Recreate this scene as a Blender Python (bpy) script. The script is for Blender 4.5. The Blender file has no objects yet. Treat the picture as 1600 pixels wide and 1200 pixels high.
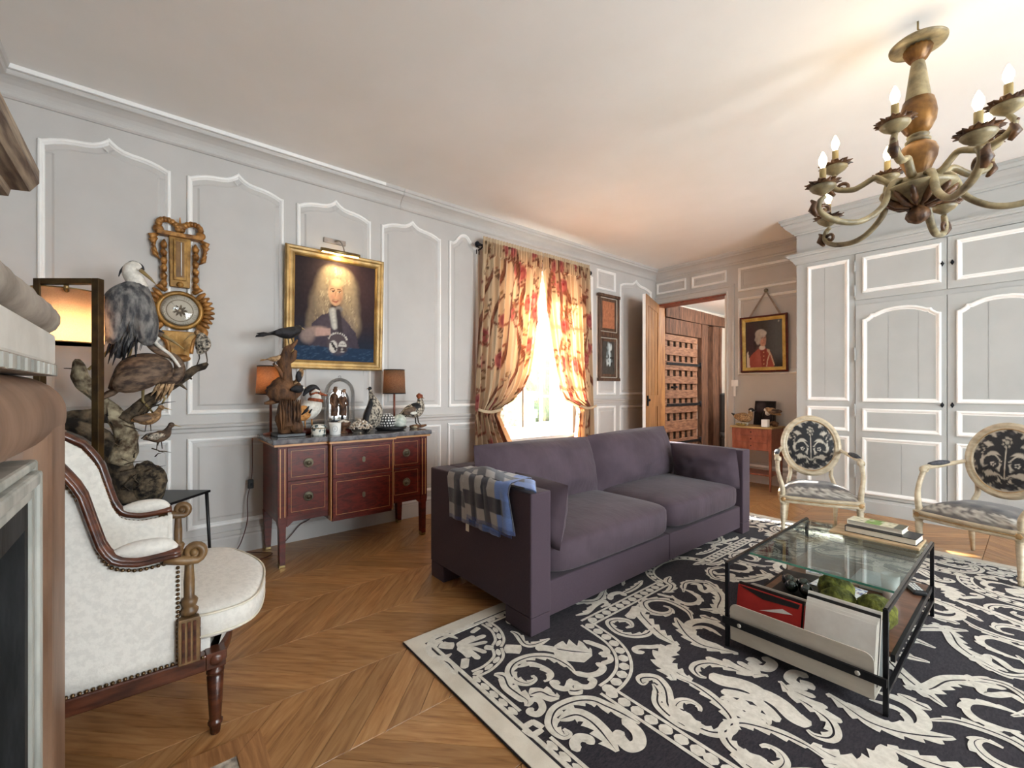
import bpy, bmesh, math, random
import numpy as np
from mathutils import Vector, Matrix, noise
random.seed(7)
S = bpy.context.scene
COL = S.collection
PI = math.pi
rad = math.radians

# ---------------------------------------------------------------- camera, sky, lights, exposure
cam = bpy.data.objects.new('camera', bpy.data.cameras.new('camera'))
COL.objects.link(cam); S.camera = cam
cam.location = (3.79, 0.0, 1.20)
cam.rotation_euler = (rad(90), 0, rad(50.2))
cam.data.sensor_width = 36.0
cam.data.lens = 15.39
cam.data.shift_y = 9/1600
cam.data.clip_start = 0.02
S.view_settings.view_transform = 'Standard'
S.view_settings.look = 'None'
S.view_settings.exposure = 1.5
S.view_settings.gamma = 1.0
S.view_settings.use_curve_mapping = False
W = bpy.data.worlds.new('sky'); S.world = W; W.use_nodes = True
bg = W.node_tree.nodes['Background']
bg.inputs[0].default_value = (0.89, 0.95, 1.0, 1); bg.inputs[1].default_value = 13.0
def lamp(name, kind, loc, energy, color, rot=None, size=None, size_y=None, aim=None, spread=None, radius=None):
    l = bpy.data.lights.new(name, kind); o = bpy.data.objects.new(name, l); COL.objects.link(o)
    o.location = loc; l.energy = energy; l.color = color
    if aim is not None: o.rotation_euler = Vector(aim).to_track_quat('-Z', 'Y').to_euler()
    if kind == 'AREA':
        l.shape = 'RECTANGLE'; l.size = size; l.size_y = size_y
        if spread: l.spread = rad(spread)
    if radius is not None: l.shadow_soft_size = radius
    return o
SUN = lamp('sun', 'SUN', (-3, 2, 4), 30.0, (1.0, .95, .86), aim=(2.6, .84, -1.75)); SUN.data.angle = rad(1.0)
for loc, aim, sx, sy in (((-.43, 3.575, 1.63), (1, 0, 0), 1.19, 1.97), ((7.31, 1.9, 1.5), (-1, 0, 0), 1.4, 2.0), ((7.31, 3.9, 1.5), (-1, 0, 0), 1.2, 2.0)):
    p = lamp('window_portal', 'AREA', loc, 1, (1, 1, 1), aim=aim, size=sx, size_y=sy); p.data.cycles.is_portal = True   # guides sky light in, emits nothing
lamp('passage_fill_light', 'POINT', (1.5, 7.3, 2.5), 40, (1, .95, .9), radius=.12)  # unseen fill light added to brighten the passage, no fitting hangs there

# ---------------------------------------------------------------- helpers
def lin(h):
    if isinstance(h, (tuple, list)): return tuple(h)[:3]
    h = h.lstrip('#'); r = [int(h[i:i+2], 16)/255 for i in (0, 2, 4)]
    return tuple(c/12.92 if c <= .04045 else ((c+.055)/1.055)**2.4 for c in r)
MATS = {}
def _base(name):
    m = bpy.data.materials.new(name); m.use_nodes = True
    return m, m.node_tree, m.node_tree.nodes['Principled BSDF']
def _noise(nt, scale, stretch, detail=4, rough=.55, coords='Object', dist=0):
    tc = nt.nodes.new('ShaderNodeTexCoord'); mp = nt.nodes.new('ShaderNodeMapping')
    nt.links.new(tc.outputs[coords], mp.inputs[0]); mp.inputs['Scale'].default_value = stretch
    n = nt.nodes.new('ShaderNodeTexNoise'); n.inputs['Scale'].default_value = scale
    n.inputs['Detail'].default_value = detail; n.inputs['Roughness'].default_value = rough
    n.inputs['Distortion'].default_value = dist
    nt.links.new(mp.outputs[0], n.inputs['Vector']); return n
def mat(name, col, col2=None, rough=.5, metal=0., scale=12, stretch=(1, 1, 1), bump=0., bscale=None, bstretch=None,
        spec=.5, sheen=0., coat=0., lo=.35, hi=.65, attr=None, rnd=0., emit=0., trans=0., dist=0., detail=4):
    if name in MATS: return MATS[name]
    m, nt, b = _base(name); L = nt.links
    b.inputs['Roughness'].default_value = rough; b.inputs['Metallic'].default_value = metal
    b.inputs['Specular IOR Level'].default_value = spec
    b.inputs['Sheen Weight'].default_value = sheen; b.inputs['Coat Weight'].default_value = coat
    c1 = lin(col); c2 = lin(col2) if col2 else tuple(min(1, x*1.12) for x in c1)
    if attr:
        a = nt.nodes.new('ShaderNodeAttribute'); a.attribute_name = attr; out = a.outputs['Color']
    else:
        n = _noise(nt, scale, stretch, detail=detail, dist=dist)
        rp = nt.nodes.new('ShaderNodeValToRGB'); L.new(n.outputs['Fac'], rp.inputs[0])
        rp.color_ramp.elements[0].position = lo; rp.color_ramp.elements[1].position = hi
        rp.color_ramp.elements[0].color = (*c1, 1); rp.color_ramp.elements[1].color = (*c2, 1)
        out = rp.outputs[0]
    if rnd:
        oi = nt.nodes.new('ShaderNodeObjectInfo'); mr = nt.nodes.new('ShaderNodeMapRange')
        mr.inputs['To Min'].default_value = 1-rnd; mr.inputs['To Max'].default_value = 1+rnd
        L.new(oi.outputs['Random'], mr.inputs[0])
        mx = nt.nodes.new('ShaderNodeVectorMath'); mx.operation = 'SCALE'
        L.new(out, mx.inputs[0]); L.new(mr.outputs[0], mx.inputs['Scale']); out = mx.outputs[0]
    L.new(out, b.inputs['Base Color'])
    if bump:
        n2 = _noise(nt, bscale or scale*3, bstretch or stretch, detail=3)
        bp = nt.nodes.new('ShaderNodeBump'); bp.inputs['Strength'].default_value = bump; bp.inputs['Distance'].default_value = .01
        L.new(n2.outputs['Fac'], bp.inputs['Height']); L.new(bp.outputs[0], b.inputs['Normal'])
    if emit:
        L.new(out, b.inputs['Emission Color']); b.inputs['Emission Strength'].default_value = emit
    if trans:
        o = nt.nodes['Material Output']; t = nt.nodes.new('ShaderNodeBsdfTranslucent'); mxs = nt.nodes.new('ShaderNodeMixShader')
        mxs.inputs[0].default_value = trans; L.new(out, t.inputs['Color'])
        L.new(b.outputs[0], mxs.inputs[1]); L.new(t.outputs[0], mxs.inputs[2]); L.new(mxs.outputs[0], o.inputs['Surface'])
    MATS[name] = m; return m
def glass(name, tint=(1, 1, 1), rough=0., f=.06):
    if name in MATS: return MATS[name]
    m, nt, b = _base(name); nt.nodes.remove(b)
    o = nt.nodes['Material Output']; t = nt.nodes.new('ShaderNodeBsdfTransparent'); g = nt.nodes.new('ShaderNodeBsdfGlossy')
    t.inputs[0].default_value = (*tint, 1); g.inputs['Roughness'].default_value = rough
    lw = nt.nodes.new('ShaderNodeLayerWeight'); lw.inputs[0].default_value = .25
    mr = nt.nodes.new('ShaderNodeMapRange'); mr.inputs['To Min'].default_value = f*.6; mr.inputs['To Max'].default_value = .75
    nt.links.new(lw.outputs['Fresnel'], mr.inputs[0])
    mx = nt.nodes.new('ShaderNodeMixShader'); nt.links.new(mr.outputs[0], mx.inputs[0])
    nt.links.new(t.outputs[0], mx.inputs[1]); nt.links.new(g.outputs[0], mx.inputs[2]); nt.links.new(mx.outputs[0], o.inputs['Surface'])
    MATS[name] = m; return m

class MB:
    """collects shapes into one mesh"""
    def __init__(s): s.v = []; s.f = []; s.sm = []; s.flat_up = False
    def add(s, vs, fs, smooth=False):
        k = len(s.v); s.v += [tuple(p) for p in vs]; s.f += [tuple(i+k for i in f) for f in fs]; s.sm += [smooth]*len(fs); return s
    def box(s, x0, x1, y0, y1, z0, z1):
        vs = [(x, y, z) for x in (x0, x1) for y in (y0, y1) for z in (z0, z1)]
        return s.add(vs, [(0, 1, 3, 2), (4, 6, 7, 5), (0, 4, 5, 1), (2, 3, 7, 6), (0, 2, 6, 4), (1, 5, 7, 3)])
    def bx(s, c, size, M=None):
        k = len(s.v); h = [a/2 for a in size]; s.box(-h[0], h[0], -h[1], h[1], -h[2], h[2])
        T = Matrix.Translation(c) @ (M.to_4x4() if M else Matrix()); s.xf(T, k); return s
    def xf(s, M, k=0):
        for i in range(k, len(s.v)): s.v[i] = tuple(M @ Vector(s.v[i]))
        return s
    def tube(s, pts, r, n=8, cap=True, flat=None, smooth=True, up=None):
        P = [Vector(p) for p in pts]; m = len(P)
        R = r if isinstance(r, (list, tuple)) else [r]*m
        T = [(P[min(i+1, m-1)]-P[max(i-1, 0)]).normalized() for i in range(m)]
        u = Vector(up) if up else (Vector((0, 0, 1)) if abs(T[0].z) < .9 else Vector((1, 0, 0)))
        u = (u-T[0]*u.dot(T[0])).normalized(); vs = []
        for i in range(m):
            u = (u-T[i]*u.dot(T[i])).normalized(); w = T[i].cross(u)
            fl = flat[i] if isinstance(flat, (list, tuple)) else (flat or 1)
            for j in range(n):
                a = 2*PI*j/n; vs.append(P[i]+u*(math.cos(a)*R[i])+w*(math.sin(a)*R[i]*fl))
        fs = [(i*n+j, i*n+(j+1) % n, (i+1)*n+(j+1) % n, (i+1)*n+j) for i in range(m-1) for j in range(n)]
        k0 = len(s.f); s.add(vs, fs, smooth)
        if cap: b = len(s.v)-len(vs); s.f += [tuple(b+j for j in range(n)), tuple(b+(m-1)*n+j for j in range(n))]; s.sm += [False, False]
        return s
    def lathe(s, prof, n=20, c=(0, 0, 0), smooth=True, flute=0, arc=None, wob=None):
        m = len(prof); vs = []
        for r, z in prof:
            for j in range(n):
                a = 2*PI*j/n; q = r
                if flute and r > 0: q = r*(1-flute*(j % 2))
                if wob: q = r*wob(a, z)
                vs.append((c[0]+q*math.cos(a), c[1]+q*math.sin(a), c[2]+z))
        fs = [(i*n+j, i*n+(j+1) % n, (i+1)*n+(j+1) % n, (i+1)*n+j) for i in range(m-1) for j in range(n)]
        s.add(vs, fs, smooth); b = len(s.v)-len(vs)
        if prof[0][0] > 0: s.f.append(tuple(b+j for j in range(n))); s.sm.append(False)
        if prof[-1][0] > 0: s.f.append(tuple(b+(m-1)*n+j for j in range(n))); s.sm.append(False)
        return s
    def ell(s, c, r, n=14, m=9, M=None, e=1., wob=None):
        if isinstance(r, (int, float)): r = (r, r, r)
        vs = []; pw = lambda x: math.copysign(abs(x)**e, x)
        for i in range(m+1):
            t = -PI/2+PI*i/m
            for j in range(n):
                a = 2*PI*j/n
                p = Vector((r[0]*pw(math.cos(t))*pw(math.cos(a)), r[1]*pw(math.cos(t))*pw(math.sin(a)), r[2]*pw(math.sin(t))))
                if wob: p *= wob(p)
                if M: p = M @ p
                vs.append(p+Vector(c))
        fs = [(i*n+j, i*n+(j+1) % n, (i+1)*n+(j+1) % n, (i+1)*n+j) for i in range(m) for j in range(n)]
        return s.add(vs, fs, True)
    def prism(s, poly, d0, d1, f=lambda a, b, d: (a, b, d), smooth=False):
        n = len(poly); vs = [f(a, b, d0) for a, b in poly]+[f(a, b, d1) for a, b in poly]
        fs = [tuple(range(n)), tuple(range(2*n-1, n-1, -1))]+[(i, (i+1) % n, n+(i+1) % n, n+i) for i in range(n)]
        return s.add(vs, fs, smooth)
    def grid(s, fn, nu, nv, smooth=True, closeu=False):
        vs = [fn(i/(nu if closeu else nu-1), j/(nv-1)) for j in range(nv) for i in range(nu)]
        fs = [(j*nu+i, j*nu+(i+1) % nu, (j+1)*nu+(i+1) % nu, (j+1)*nu+i) for j in range(nv-1) for i in range(nu if closeu else nu-1)]
        return s.add(vs, fs, smooth)
    def sweep(s, path, prof, closed, f, smooth=False):
        """mouldings: profile (offset to the left of the path, height) along a 2D path with mitred corners; f maps (a,b,h) to 3D"""
        n = len(path); P = [Vector(p) for p in path]; vs = []
        for i in range(n):
            if closed: a, b, c = P[i-1], P[i], P[(i+1) % n]
            else: a, b, c = P[max(i-1, 0)], P[i], P[min(i+1, n-1)]
            d1 = (b-a); d2 = (c-b)
            if d1.length < 1e-9: d1 = d2
            if d2.length < 1e-9: d2 = d1
            d1 = d1.normalized(); d2 = d2.normalized()
            n1 = Vector((-d1.y, d1.x)); n2 = Vector((-d2.y, d2.x)); k = n1+n2
            k = n1 if k.length < 1e-6 else k.normalized()
            sc = 1/max(.35, k.dot(n1))
            for o, h in prof: q = b+k*(o*sc); vs.append(f(q.x, q.y, h))
        m = len(prof); R = n if closed else n-1
        fs = [(i*m+j, i*m+j+1, ((i+1) % n)*m+j+1, ((i+1) % n)*m+j) for i in range(R) for j in range(m-1)]
        s.add(vs, fs, smooth)
        if not closed:
            b = len(s.v)-len(vs); s.f += [tuple(b+j for j in range(m)), tuple(b+(n-1)*m+j for j in range(m))]; s.sm += [False]*2
        return s
    def mesh(s, name, m):
        me = bpy.data.meshes.new(name); me.from_pydata(s.v, [], s.f); me.polygons.foreach_set('use_smooth', s.sm)
        
        if not s.flat_up: b = bmesh.new(); b.from_mesh(me); bmesh.ops.recalc_face_normals(b, faces=b.faces); b.to_mesh(me); b.free()
        me.materials.append(m); me.update(); return me
def obj(name, mb, m, parent=None, bevel=0., sub=0, loc=None, rot=None, label=None, stuff=False):
    o = bpy.data.objects.new(name, mb.mesh(name, m) if isinstance(mb, MB) else mb); COL.objects.link(o)
    if parent is not None: o.parent = parent
    if loc: o.location = loc
    if rot: o.rotation_euler = rot
    if bevel:
        b = o.modifiers.new('bevel', 'BEVEL'); b.width = bevel; b.segments = 2; b.limit_method = 'ANGLE'; b.angle_limit = rad(40); b.harden_normals = False
    if sub: q = o.modifiers.new('sub', 'SUBSURF'); q.levels = sub; q.render_levels = sub
    if label: o['label'] = label
    if stuff: o['kind'] = 'stuff'
    return o
def tag(o, label, cat, group=None):
    o['label'] = label; o['category'] = cat
    if group: o['group'] = group
    return o
def thing(name, label, cat, loc=(0, 0, 0), rz=0., group=None):
    o = bpy.data.objects.new(name, None); COL.objects.link(o); o.location = loc; o.rotation_euler = (0, 0, rz)
    o.empty_display_size = .05
    return tag(o, label, cat, group)
def struct(name, mb, m, parent=None, bevel=0.):
    o = obj(name, mb, m, parent, bevel)
    if parent is None: o['kind'] = 'structure'
    return o
def copy_tree(o, parent=None):
    c = o.copy(); COL.objects.link(c)
    if parent is not None: c.parent = parent
    for ch in list(o.children): copy_tree(ch, c)
    return c
def sub_off(root):                     # map world coordinates to a root's local ones (roots without rotation)
    L = Vector(root.location)
    return lambda x, y, z: (x-L.x, y-L.y, z-L.z)
def shifted(mb, root):
    L = Vector(root.location); mb.v = [(x-L.x, y-L.y, z-L.z) for x, y, z in mb.v]; return mb
def cr(pts, k=6, closed=False):        # Catmull-Rom through points of any dimension
    P = [np.array(p, float) for p in pts]; n = len(P); out = []
    R = n if closed else n-1
    for i in range(R):
        g = lambda q: P[q % n] if closed else P[min(max(q, 0), n-1)]
        a, b, c, d = g(i-1), g(i), g(i+1), g(i+2)
        for j in range(k):
            t = j/k; out.append(tuple(.5*((2*b)+(-a+c)*t+(2*a-5*b+4*c-d)*t*t+(-a+3*b-3*c+d)*t**3)))
    if not closed: out.append(tuple(P[-1]))
    return out
def interp(v, k=6, closed=False): return [p[0] for p in cr([(x,) for x in v], k, closed)]
# painting on vertices: flat pictures and woven patterns (no light or shade in them)
class Paint:
    def __init__(s, u, v, base): s.u = u; s.v = v; s.c = np.tile(np.array(lin(base)), (len(u), 1))
    def put(s, mask, col, k=1.):
        a = np.clip(mask, 0, 1)[:, None]*k; s.c = s.c*(1-a)+np.array(lin(col))*a
    def disc(s, x, y, rx, ry, col, soft=.15, rot=0., k=1.):
        dx = s.u-x; dy = s.v-y; c, q = math.cos(rot), math.sin(rot)
        d = np.sqrt(((dx*c+dy*q)/rx)**2+((-dx*q+dy*c)/ry)**2); s.put((1-d)/soft+.5, col, k)
    def line(s, pts, w, col, soft=.3, k=1.):
        best = np.full(len(s.u), 1e9); n = len(pts)-1
        W = w if isinstance(w, (list, tuple)) else [w, w]
        for i in range(n):
            ax, ay = pts[i]; bx, by = pts[i+1]; ex, ey = bx-ax, by-ay; L2 = ex*ex+ey*ey+1e-12
            t = np.clip(((s.u-ax)*ex+(s.v-ay)*ey)/L2, 0, 1)
            ww = W[0]+(W[-1]-W[0])*(i+t)/n
            best = np.minimum(best, np.hypot(s.u-ax-t*ex, s.v-ay-t*ey)/ww)
        s.put((1-best)/soft+.5, col, k)
    def poly(s, pts, col, k=1.):
        ins = np.zeros(len(s.u), bool); n = len(pts)
        for i in range(n):
            x1, y1 = pts[i]; x2, y2 = pts[(i+1) % n]
            if y1 == y2: continue
            c = ((y1 > s.v) != (y2 > s.v)) & (s.u < (x2-x1)*(s.v-y1)/(y2-y1)+x1); ins ^= c
        s.put(ins.astype(float), col, k)
    def noise(s, f, amt, seed=0):
        n = np.array([noise.noise((a*f, b*f, seed)) for a, b in zip(s.u, s.v)]); s.c = np.clip(s.c*(1+amt*n[:, None]), 0, 1)
def set_col(me, cols, name='Col'):
    a = me.color_attributes.new(name, 'FLOAT_COLOR', 'POINT')
    a.data.foreach_set('color', np.concatenate([cols, np.ones((len(cols), 1))], 1).astype(np.float32).ravel())
# ---------------------------------------------------------------- materials
PAINT = mat('grey_wall_paint', '#c2beba', '#c8c4c0', rough=.55, scale=3, bump=.03, bscale=60)
PAINTW = mat('white_moulding_paint', '#f1efec', '#f8f6f3', rough=.45, scale=6)
CEIL = mat('ceiling_plaster', '#f1eeea', '#f6f3f0', rough=.9, scale=1.5, bump=.08, bscale=14)
CUPB = mat('cupboard_paint', '#b0b1af', '#b7b8b6', rough=.5, scale=3, bump=.03, bscale=50)
OAK = mat('oak_floorboard', '#8a5f3a', '#ab7d52', rough=.36, scale=5, stretch=(1.2, 14, 1), bump=.06, bscale=9, bstretch=(1.5, 40, 1), rnd=.16, spec=.45, dist=.6)
FLOORD = mat('floor_joint', '#4a2f1c', rough=.7)
MAHOG = mat('mahogany', '#45140c', '#661f13', rough=.42, scale=6, stretch=(1, 1, 7), coat=.08, spec=.35, dist=.5)
MAHOGH = mat('mahogany_panel', '#45120a', '#6b2014', rough=.36, scale=5, stretch=(1, 3, 9), coat=.12, spec=.4, dist=.8)
INLAY = mat('light_inlay', '#c08a55', rough=.35)
MARBLE = mat('grey_marble', '#4c4b50', '#8c8a8e', rough=.12, scale=9, dist=2., detail=8, lo=.3, hi=.75)
BRASS = mat('aged_brass', '#7d6a4a', '#a08a5c', rough=.35, metal=.9)
BRONZE = mat('bronze_fitting', '#5c5648', '#857c68', rough=.4, metal=.8)
BLACKM = mat('black_metal', '#15151a', '#202024', rough=.4, metal=.6)
BLACK = mat('black_lacquer', '#0f0e10', '#18171a', rough=.4)
GILT = mat('gilt_wood', '#7d5926', '#b68a46', rough=.42, metal=.35, scale=14, bump=.15, bscale=50)
GILTD = mat('carved_gilt', '#6d431a', '#b98445', rough=.42, metal=.35, scale=18, bump=.3, bscale=60)
GILTF = mat('gold_frame', '#8a6a3a', '#b9965a', rough=.42, metal=.3, scale=10, bump=.1, bscale=40)
SOFA = mat('aubergine_canvas', '#443740', '#4c3e47', rough=.85, scale=300, bump=.05, bscale=420, sheen=.08, spec=.25)
SOFAB = mat('aubergine_cushion', '#463941', '#51434c', rough=.8, scale=5, bump=.7, bscale=3, bstretch=(2.2, 3.2, 1), sheen=.12, spec=.25)
WALNUT = mat('carved_walnut', '#33170f', '#5f3320', rough=.3, scale=9, stretch=(1, 1, 5), coat=.25, bump=.05)
WALNUTL = mat('worn_walnut', '#5b4228', '#8a6a44', rough=.42, scale=12)
CREAM = mat('cream_damask', '#d6d1c9', '#e0dbd3', rough=.75, scale=55, bump=.10, bscale=110, sheen=.2, lo=.42, hi=.56)
CREAMP = mat('cream_piping', '#cfc6b4', '#e2dac8', rough=.7)
NAIL = mat('bronze_nail', '#4a3826', '#84694a', rough=.3, metal=.85, scale=200)
CHPAINT = mat('cream_gilt_chair_paint', '#a8967c', '#c8b99e', rough=.4, scale=16, stretch=(1, 1, 2), bump=.1, lo=.3, hi=.6)
GOLDL = mat('rubbed_gold', '#9c7448', '#c9a573', rough=.4, metal=.3, scale=20)
CHERRY = mat('cherry_wood', '#7a3b28', '#9c5740', rough=.35, scale=7, stretch=(3, 1, 1))
OLDWOOD = mat('old_oak_beam', '#3a2216', '#74503a', rough=.75, scale=5, stretch=(4, 4, .8), bump=.5, bscale=14, lo=.3, hi=.7)
OLDDOOR = mat('old_oak_door', '#5c3a28', '#9a7258', rough=.7, scale=6, stretch=(1, 1.2, 6), bump=.3, lo=.3, hi=.7)
PINE = mat('waxed_pine_door', '#7a4f2b', '#aa7a48', rough=.45, scale=4, stretch=(5, 5, .7), bump=.1, dist=.5)
IRON = mat('wrought_iron', '#16171c', '#26272e', rough=.5, metal=.7, bump=.3, bscale=40)
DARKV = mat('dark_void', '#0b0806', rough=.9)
STONE = mat('grey_limestone', '#7d746b', '#a79d92', rough=.8, scale=9, bump=.35, bscale=22, detail=8)
PLAST = mat('white_plaster', '#c2beb6', '#d0ccc4', rough=.9, scale=8, bump=.2, bscale=20)
ROSEST = mat('rose_jamb_stone', '#6b4f3c', '#937560', rough=.5, scale=4, stretch=(2, 2, .6), bump=.1, detail=8)
GREYM = mat('pale_grey_marble', '#85867f', '#bdbcb4', rough=.5, scale=5, stretch=(2, 2, .5), detail=8)
SOOT = mat('sooted_hearth', '#080808', '#3a3b3d', rough=.8, scale=3.2, stretch=(2, 2, .45), detail=9, lo=.42, hi=.72, bump=.3, bscale=16)
LINEN = mat('taupe_lampshade', '#b39c86', '#c2ab93', rough=.8, trans=.55, scale=260)
LINEND = mat('brown_lampshade', '#6b5040', '#86694f', rough=.85, trans=.35, scale=90, stretch=(1, 1, 3))
BULB = mat('glowing_bulb', '#ffe2a8', '#fff0cc', emit=6.)
BARK = mat('bark', '#1f1710', '#7a6750', rough=.9, scale=16, bump=.9, bscale=30, detail=8, lo=.4, hi=.7)
LICHEN = mat('lichen_bark', '#4a3826', '#b2a589', rough=.9, scale=22, bump=.9, bscale=34, detail=8, lo=.38, hi=.66)
DRIFT = mat('driftwood', '#2f1a0e', '#8a5f3c', rough=.75, scale=12, stretch=(1.5, 1.5, .6), bump=.9, bscale=26, detail=8, lo=.35, hi=.7)
NEST = mat('woven_nest', '#1c1510', '#7d6c55', rough=.95, scale=30, bump=1., bscale=60, detail=8, lo=.4, hi=.68)
def feather(n, a, b, s=26, st=(1, 1, 1)): return mat(n, a, b, rough=.7, scale=s, stretch=st, bump=.4, bscale=60, detail=6, lo=.4, hi=.62)
WHITEC = mat('white_ceramic', '#e8e6e2', '#f1efec', rough=.25)
GLASS = glass('clear_glass')
TGLASS = glass('table_glass', (.90, .97, .95), f=.10)
WGLASS = glass('window_glass', (.98, 1, 1), f=.05)
EDGEG = mat('glass_edge', '#3d7a68', '#5a9a86', rough=.1)
TIN = mat('brushed_tin', '#b5aea2', '#cbc4b8', rough=.5, metal=.1, scale=4, stretch=(1, 1, 3))
SHELFW = mat('table_shelf_wood', '#5a3a2a', '#75503c', rough=.3, scale=6, stretch=(1, 6, 1))
PAPER = mat('book_pages', '#d8cfbd', '#e8e0d0', rough=.8, scale=200, stretch=(1, 1, 6))
MOSS = mat('moss', '#2c3010', '#73742e', rough=1., scale=30, bump=1., bscale=70, detail=8)
RUGD = mat('rug_dark_pile', '#232026', '#393238', rough=.95, scale=60, stretch=(3, 1, 1), bump=.3, bscale=220, sheen=.1, spec=.1)
RUGC = mat('rug_cream_pile', '#cdc5b8', '#e3dcd0', rough=.95, scale=40, bump=.3, bscale=260, sheen=.1, spec=.1)
RUGE = mat('rug_cream_band', '#d2c8b8', '#e2d9ca', rough=.95, scale=8, bump=.25, bscale=200, spec=.1)
PAINTED = mat('painted_canvas', '#808080', attr='Col', rough=.6, spec=.12, bump=.12, bscale=160)
WOVEN = mat('woven_damask', '#808080', attr='Col', rough=.75, bump=.1, bscale=260, sheen=.2)
# ---------------------------------------------------------------- room shell
ZC = 3.03
def oak_mat():
    m, nt, b = _base('oak_floorboard_boards'); L = nt.links
    tc = nt.nodes.new('ShaderNodeTexCoord'); mp = nt.nodes.new('ShaderNodeMapping'); L.new(tc.outputs['Object'], mp.inputs[0])
    mp.inputs['Scale'].default_value = (1.6, 15, 1)
    oi = nt.nodes.new('ShaderNodeObjectInfo'); w = nt.nodes.new('ShaderNodeMath'); w.operation = 'MULTIPLY'; w.inputs[1].default_value = 60
    L.new(oi.outputs['Random'], w.inputs[0])
    n = nt.nodes.new('ShaderNodeTexNoise'); n.noise_dimensions = '4D'; n.inputs['Scale'].default_value = 3.2; n.inputs['Detail'].default_value = 6
    n.inputs['Distortion'].default_value = .9; L.new(mp.outputs[0], n.inputs['Vector']); L.new(w.outputs[0], n.inputs['W'])
    rp = nt.nodes.new('ShaderNodeValToRGB'); e = rp.color_ramp.elements
    e[0].position = .3; e[0].color = (*lin('#8e6038'), 1); e[1].position = .68; e[1].color = (*lin('#bd9060'), 1)
    k = e.new(.46); k.color = (*lin('#a9794a'), 1); L.new(n.outputs['Fac'], rp.inputs[0])
    mr = nt.nodes.new('ShaderNodeMapRange'); mr.inputs['To Min'].default_value = .80; mr.inputs['To Max'].default_value = 1.12
    L.new(oi.outputs['Random'], mr.inputs[0]); mx = nt.nodes.new('ShaderNodeVectorMath'); mx.operation = 'SCALE'
    L.new(rp.outputs[0], mx.inputs[0]); L.new(mr.outputs[0], mx.inputs['Scale']); L.new(mx.outputs[0], b.inputs['Base Color'])
    b.inputs['Roughness'].default_value = .29
    bp = nt.nodes.new('ShaderNodeBump'); bp.inputs['Strength'].default_value = .12; bp.inputs['Distance'].default_value = .004
    L.new(n.outputs['Fac'], bp.inputs['Height']); L.new(bp.outputs[0], b.inputs['Normal']); return m
OAKB = oak_mat()
floor = struct('floor', MB().box(-.45, 7.3, -1.0, 9.2, -.12, -.014), FLOORD)
# chevron parquet: bands run along y, boards lie at 45 degrees, mirrored from band to band
BW, SP = .405, .128
def board_mesh(sg):
    h = BW/2-.0012; d = SP/2-.0012; poly = [(-h, -sg*h-d), (h, sg*h-d), (h, sg*h+d), (-h, -sg*h+d)]
    M = Matrix.Rotation(-sg*PI/4, 3, 'Z'); P = [M @ Vector((a, b, 0)) for a, b in poly]
    e = .0015; c = sum(P, Vector())/4
    top = [p+(c-p).normalized()*e for p in P]; vs = [(p.x, p.y, -.013) for p in P]+[(p.x, p.y, -.0015) for p in P]+[(p.x, p.y, 0) for p in top]
    fs = [(8, 9, 10, 11)]+[(i, (i+1) % 4, 4+(i+1) % 4, 4+i) for i in range(4)]+[(4+i, 4+(i+1) % 4, 8+(i+1) % 4, 8+i) for i in range(4)]
    return MB().add(vs, fs).mesh('plank', OAKB)
BM = {s: board_mesh(s) for s in (1, -1)}
rest = MB(); cand = []
for k in range(-1, 18):
    x = 1.11+BW*(k-3)+BW/2; sg = -1 if k % 2 else 1
    if x < -.1 or x > 7: continue
    n = 0; y = -.95+(.02 if sg > 0 else .07)
    while y < 9.0:
        if not (y > 6.35 and x > 2.3): cand.append((x, y, sg))
        y += SP
def seen(x, y):
    dx, dy = x-3.79, y; w = -.7683*dx+.6401*dy; l = .6401*dx+.7683*dy
    if w < .3 or abs(l/w) > 1.3: return 9e9
    d = math.hypot(dx, dy); hid = (1.95 < x < 4.2 and 1.05 < y < 4.4) or (1.3 < x < 2.2 and 1.5 < y < 3.9) or (x < .5 and 1.9 < y) or y > 5.5 or (x < 1.1 and 2.0 < y < 5.6)
    return d+(20 if hid else 0)
cand.sort(key=lambda c: seen(c[0], c[1]))
for i, (x, y, sg) in enumerate(cand):
    if i < 296:
        o = bpy.data.objects.new('plank', BM[sg]); COL.objects.link(o); o.parent = floor
        o.location = (x, y, 0); o.rotation_euler = (0, 0, sg*PI/4)
    else:
        k = len(rest.v); me = BM[sg]
        rest.add([v.co for v in me.vertices], [tuple(p.vertices) for p in me.polygons]); rest.xf(Matrix.Translation((x, y, 0)) @ Matrix.Rotation(sg*PI/4, 4, 'Z'), k)
obj('planks', rest, OAKB, floor, stuff=True)
struct('ceiling', MB().box(-.45, 7.3, -1.0, 6.35, ZC, ZC+.15), CEIL)
# left wall with the window opening
WY0, WY1, WZ0, WZ1 = 2.98, 4.17, .645, 2.62
m = MB()
m.box(-.42, 0, -1.0, WY0, 0, ZC).box(-.42, 0, WY1, 6.29, 0, ZC).box(-.42, 0, WY0, WY1, 0, WZ0).box(-.42, 0, WY0, WY1, WZ1, ZC)
wl = struct('wall_left', m, PAINT)
fl_ = lambda a, b, h: (h, a, b)
def inset(path, d):
    n = len(path); P = [Vector(p) for p in path]; out = []
    for i in range(n):
        d1 = (P[i]-P[i-1]).normalized(); d2 = (P[(i+1) % n]-P[i]).normalized(); n1 = Vector((-d1.y, d1.x)); n2 = Vector((-d2.y, d2.x))
        k = (n1+n2); k = n1 if k.length < 1e-6 else k.normalized(); q = P[i]+k*(d/max(.35, k.dot(n1))); out.append((q.x, q.y))
    return out
MP = [(0, -.002), (0, .010), (.005, .017), (.012, .019), (.019, .017), (.024, .009), (.029, .006), (.033, -.002)]
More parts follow.
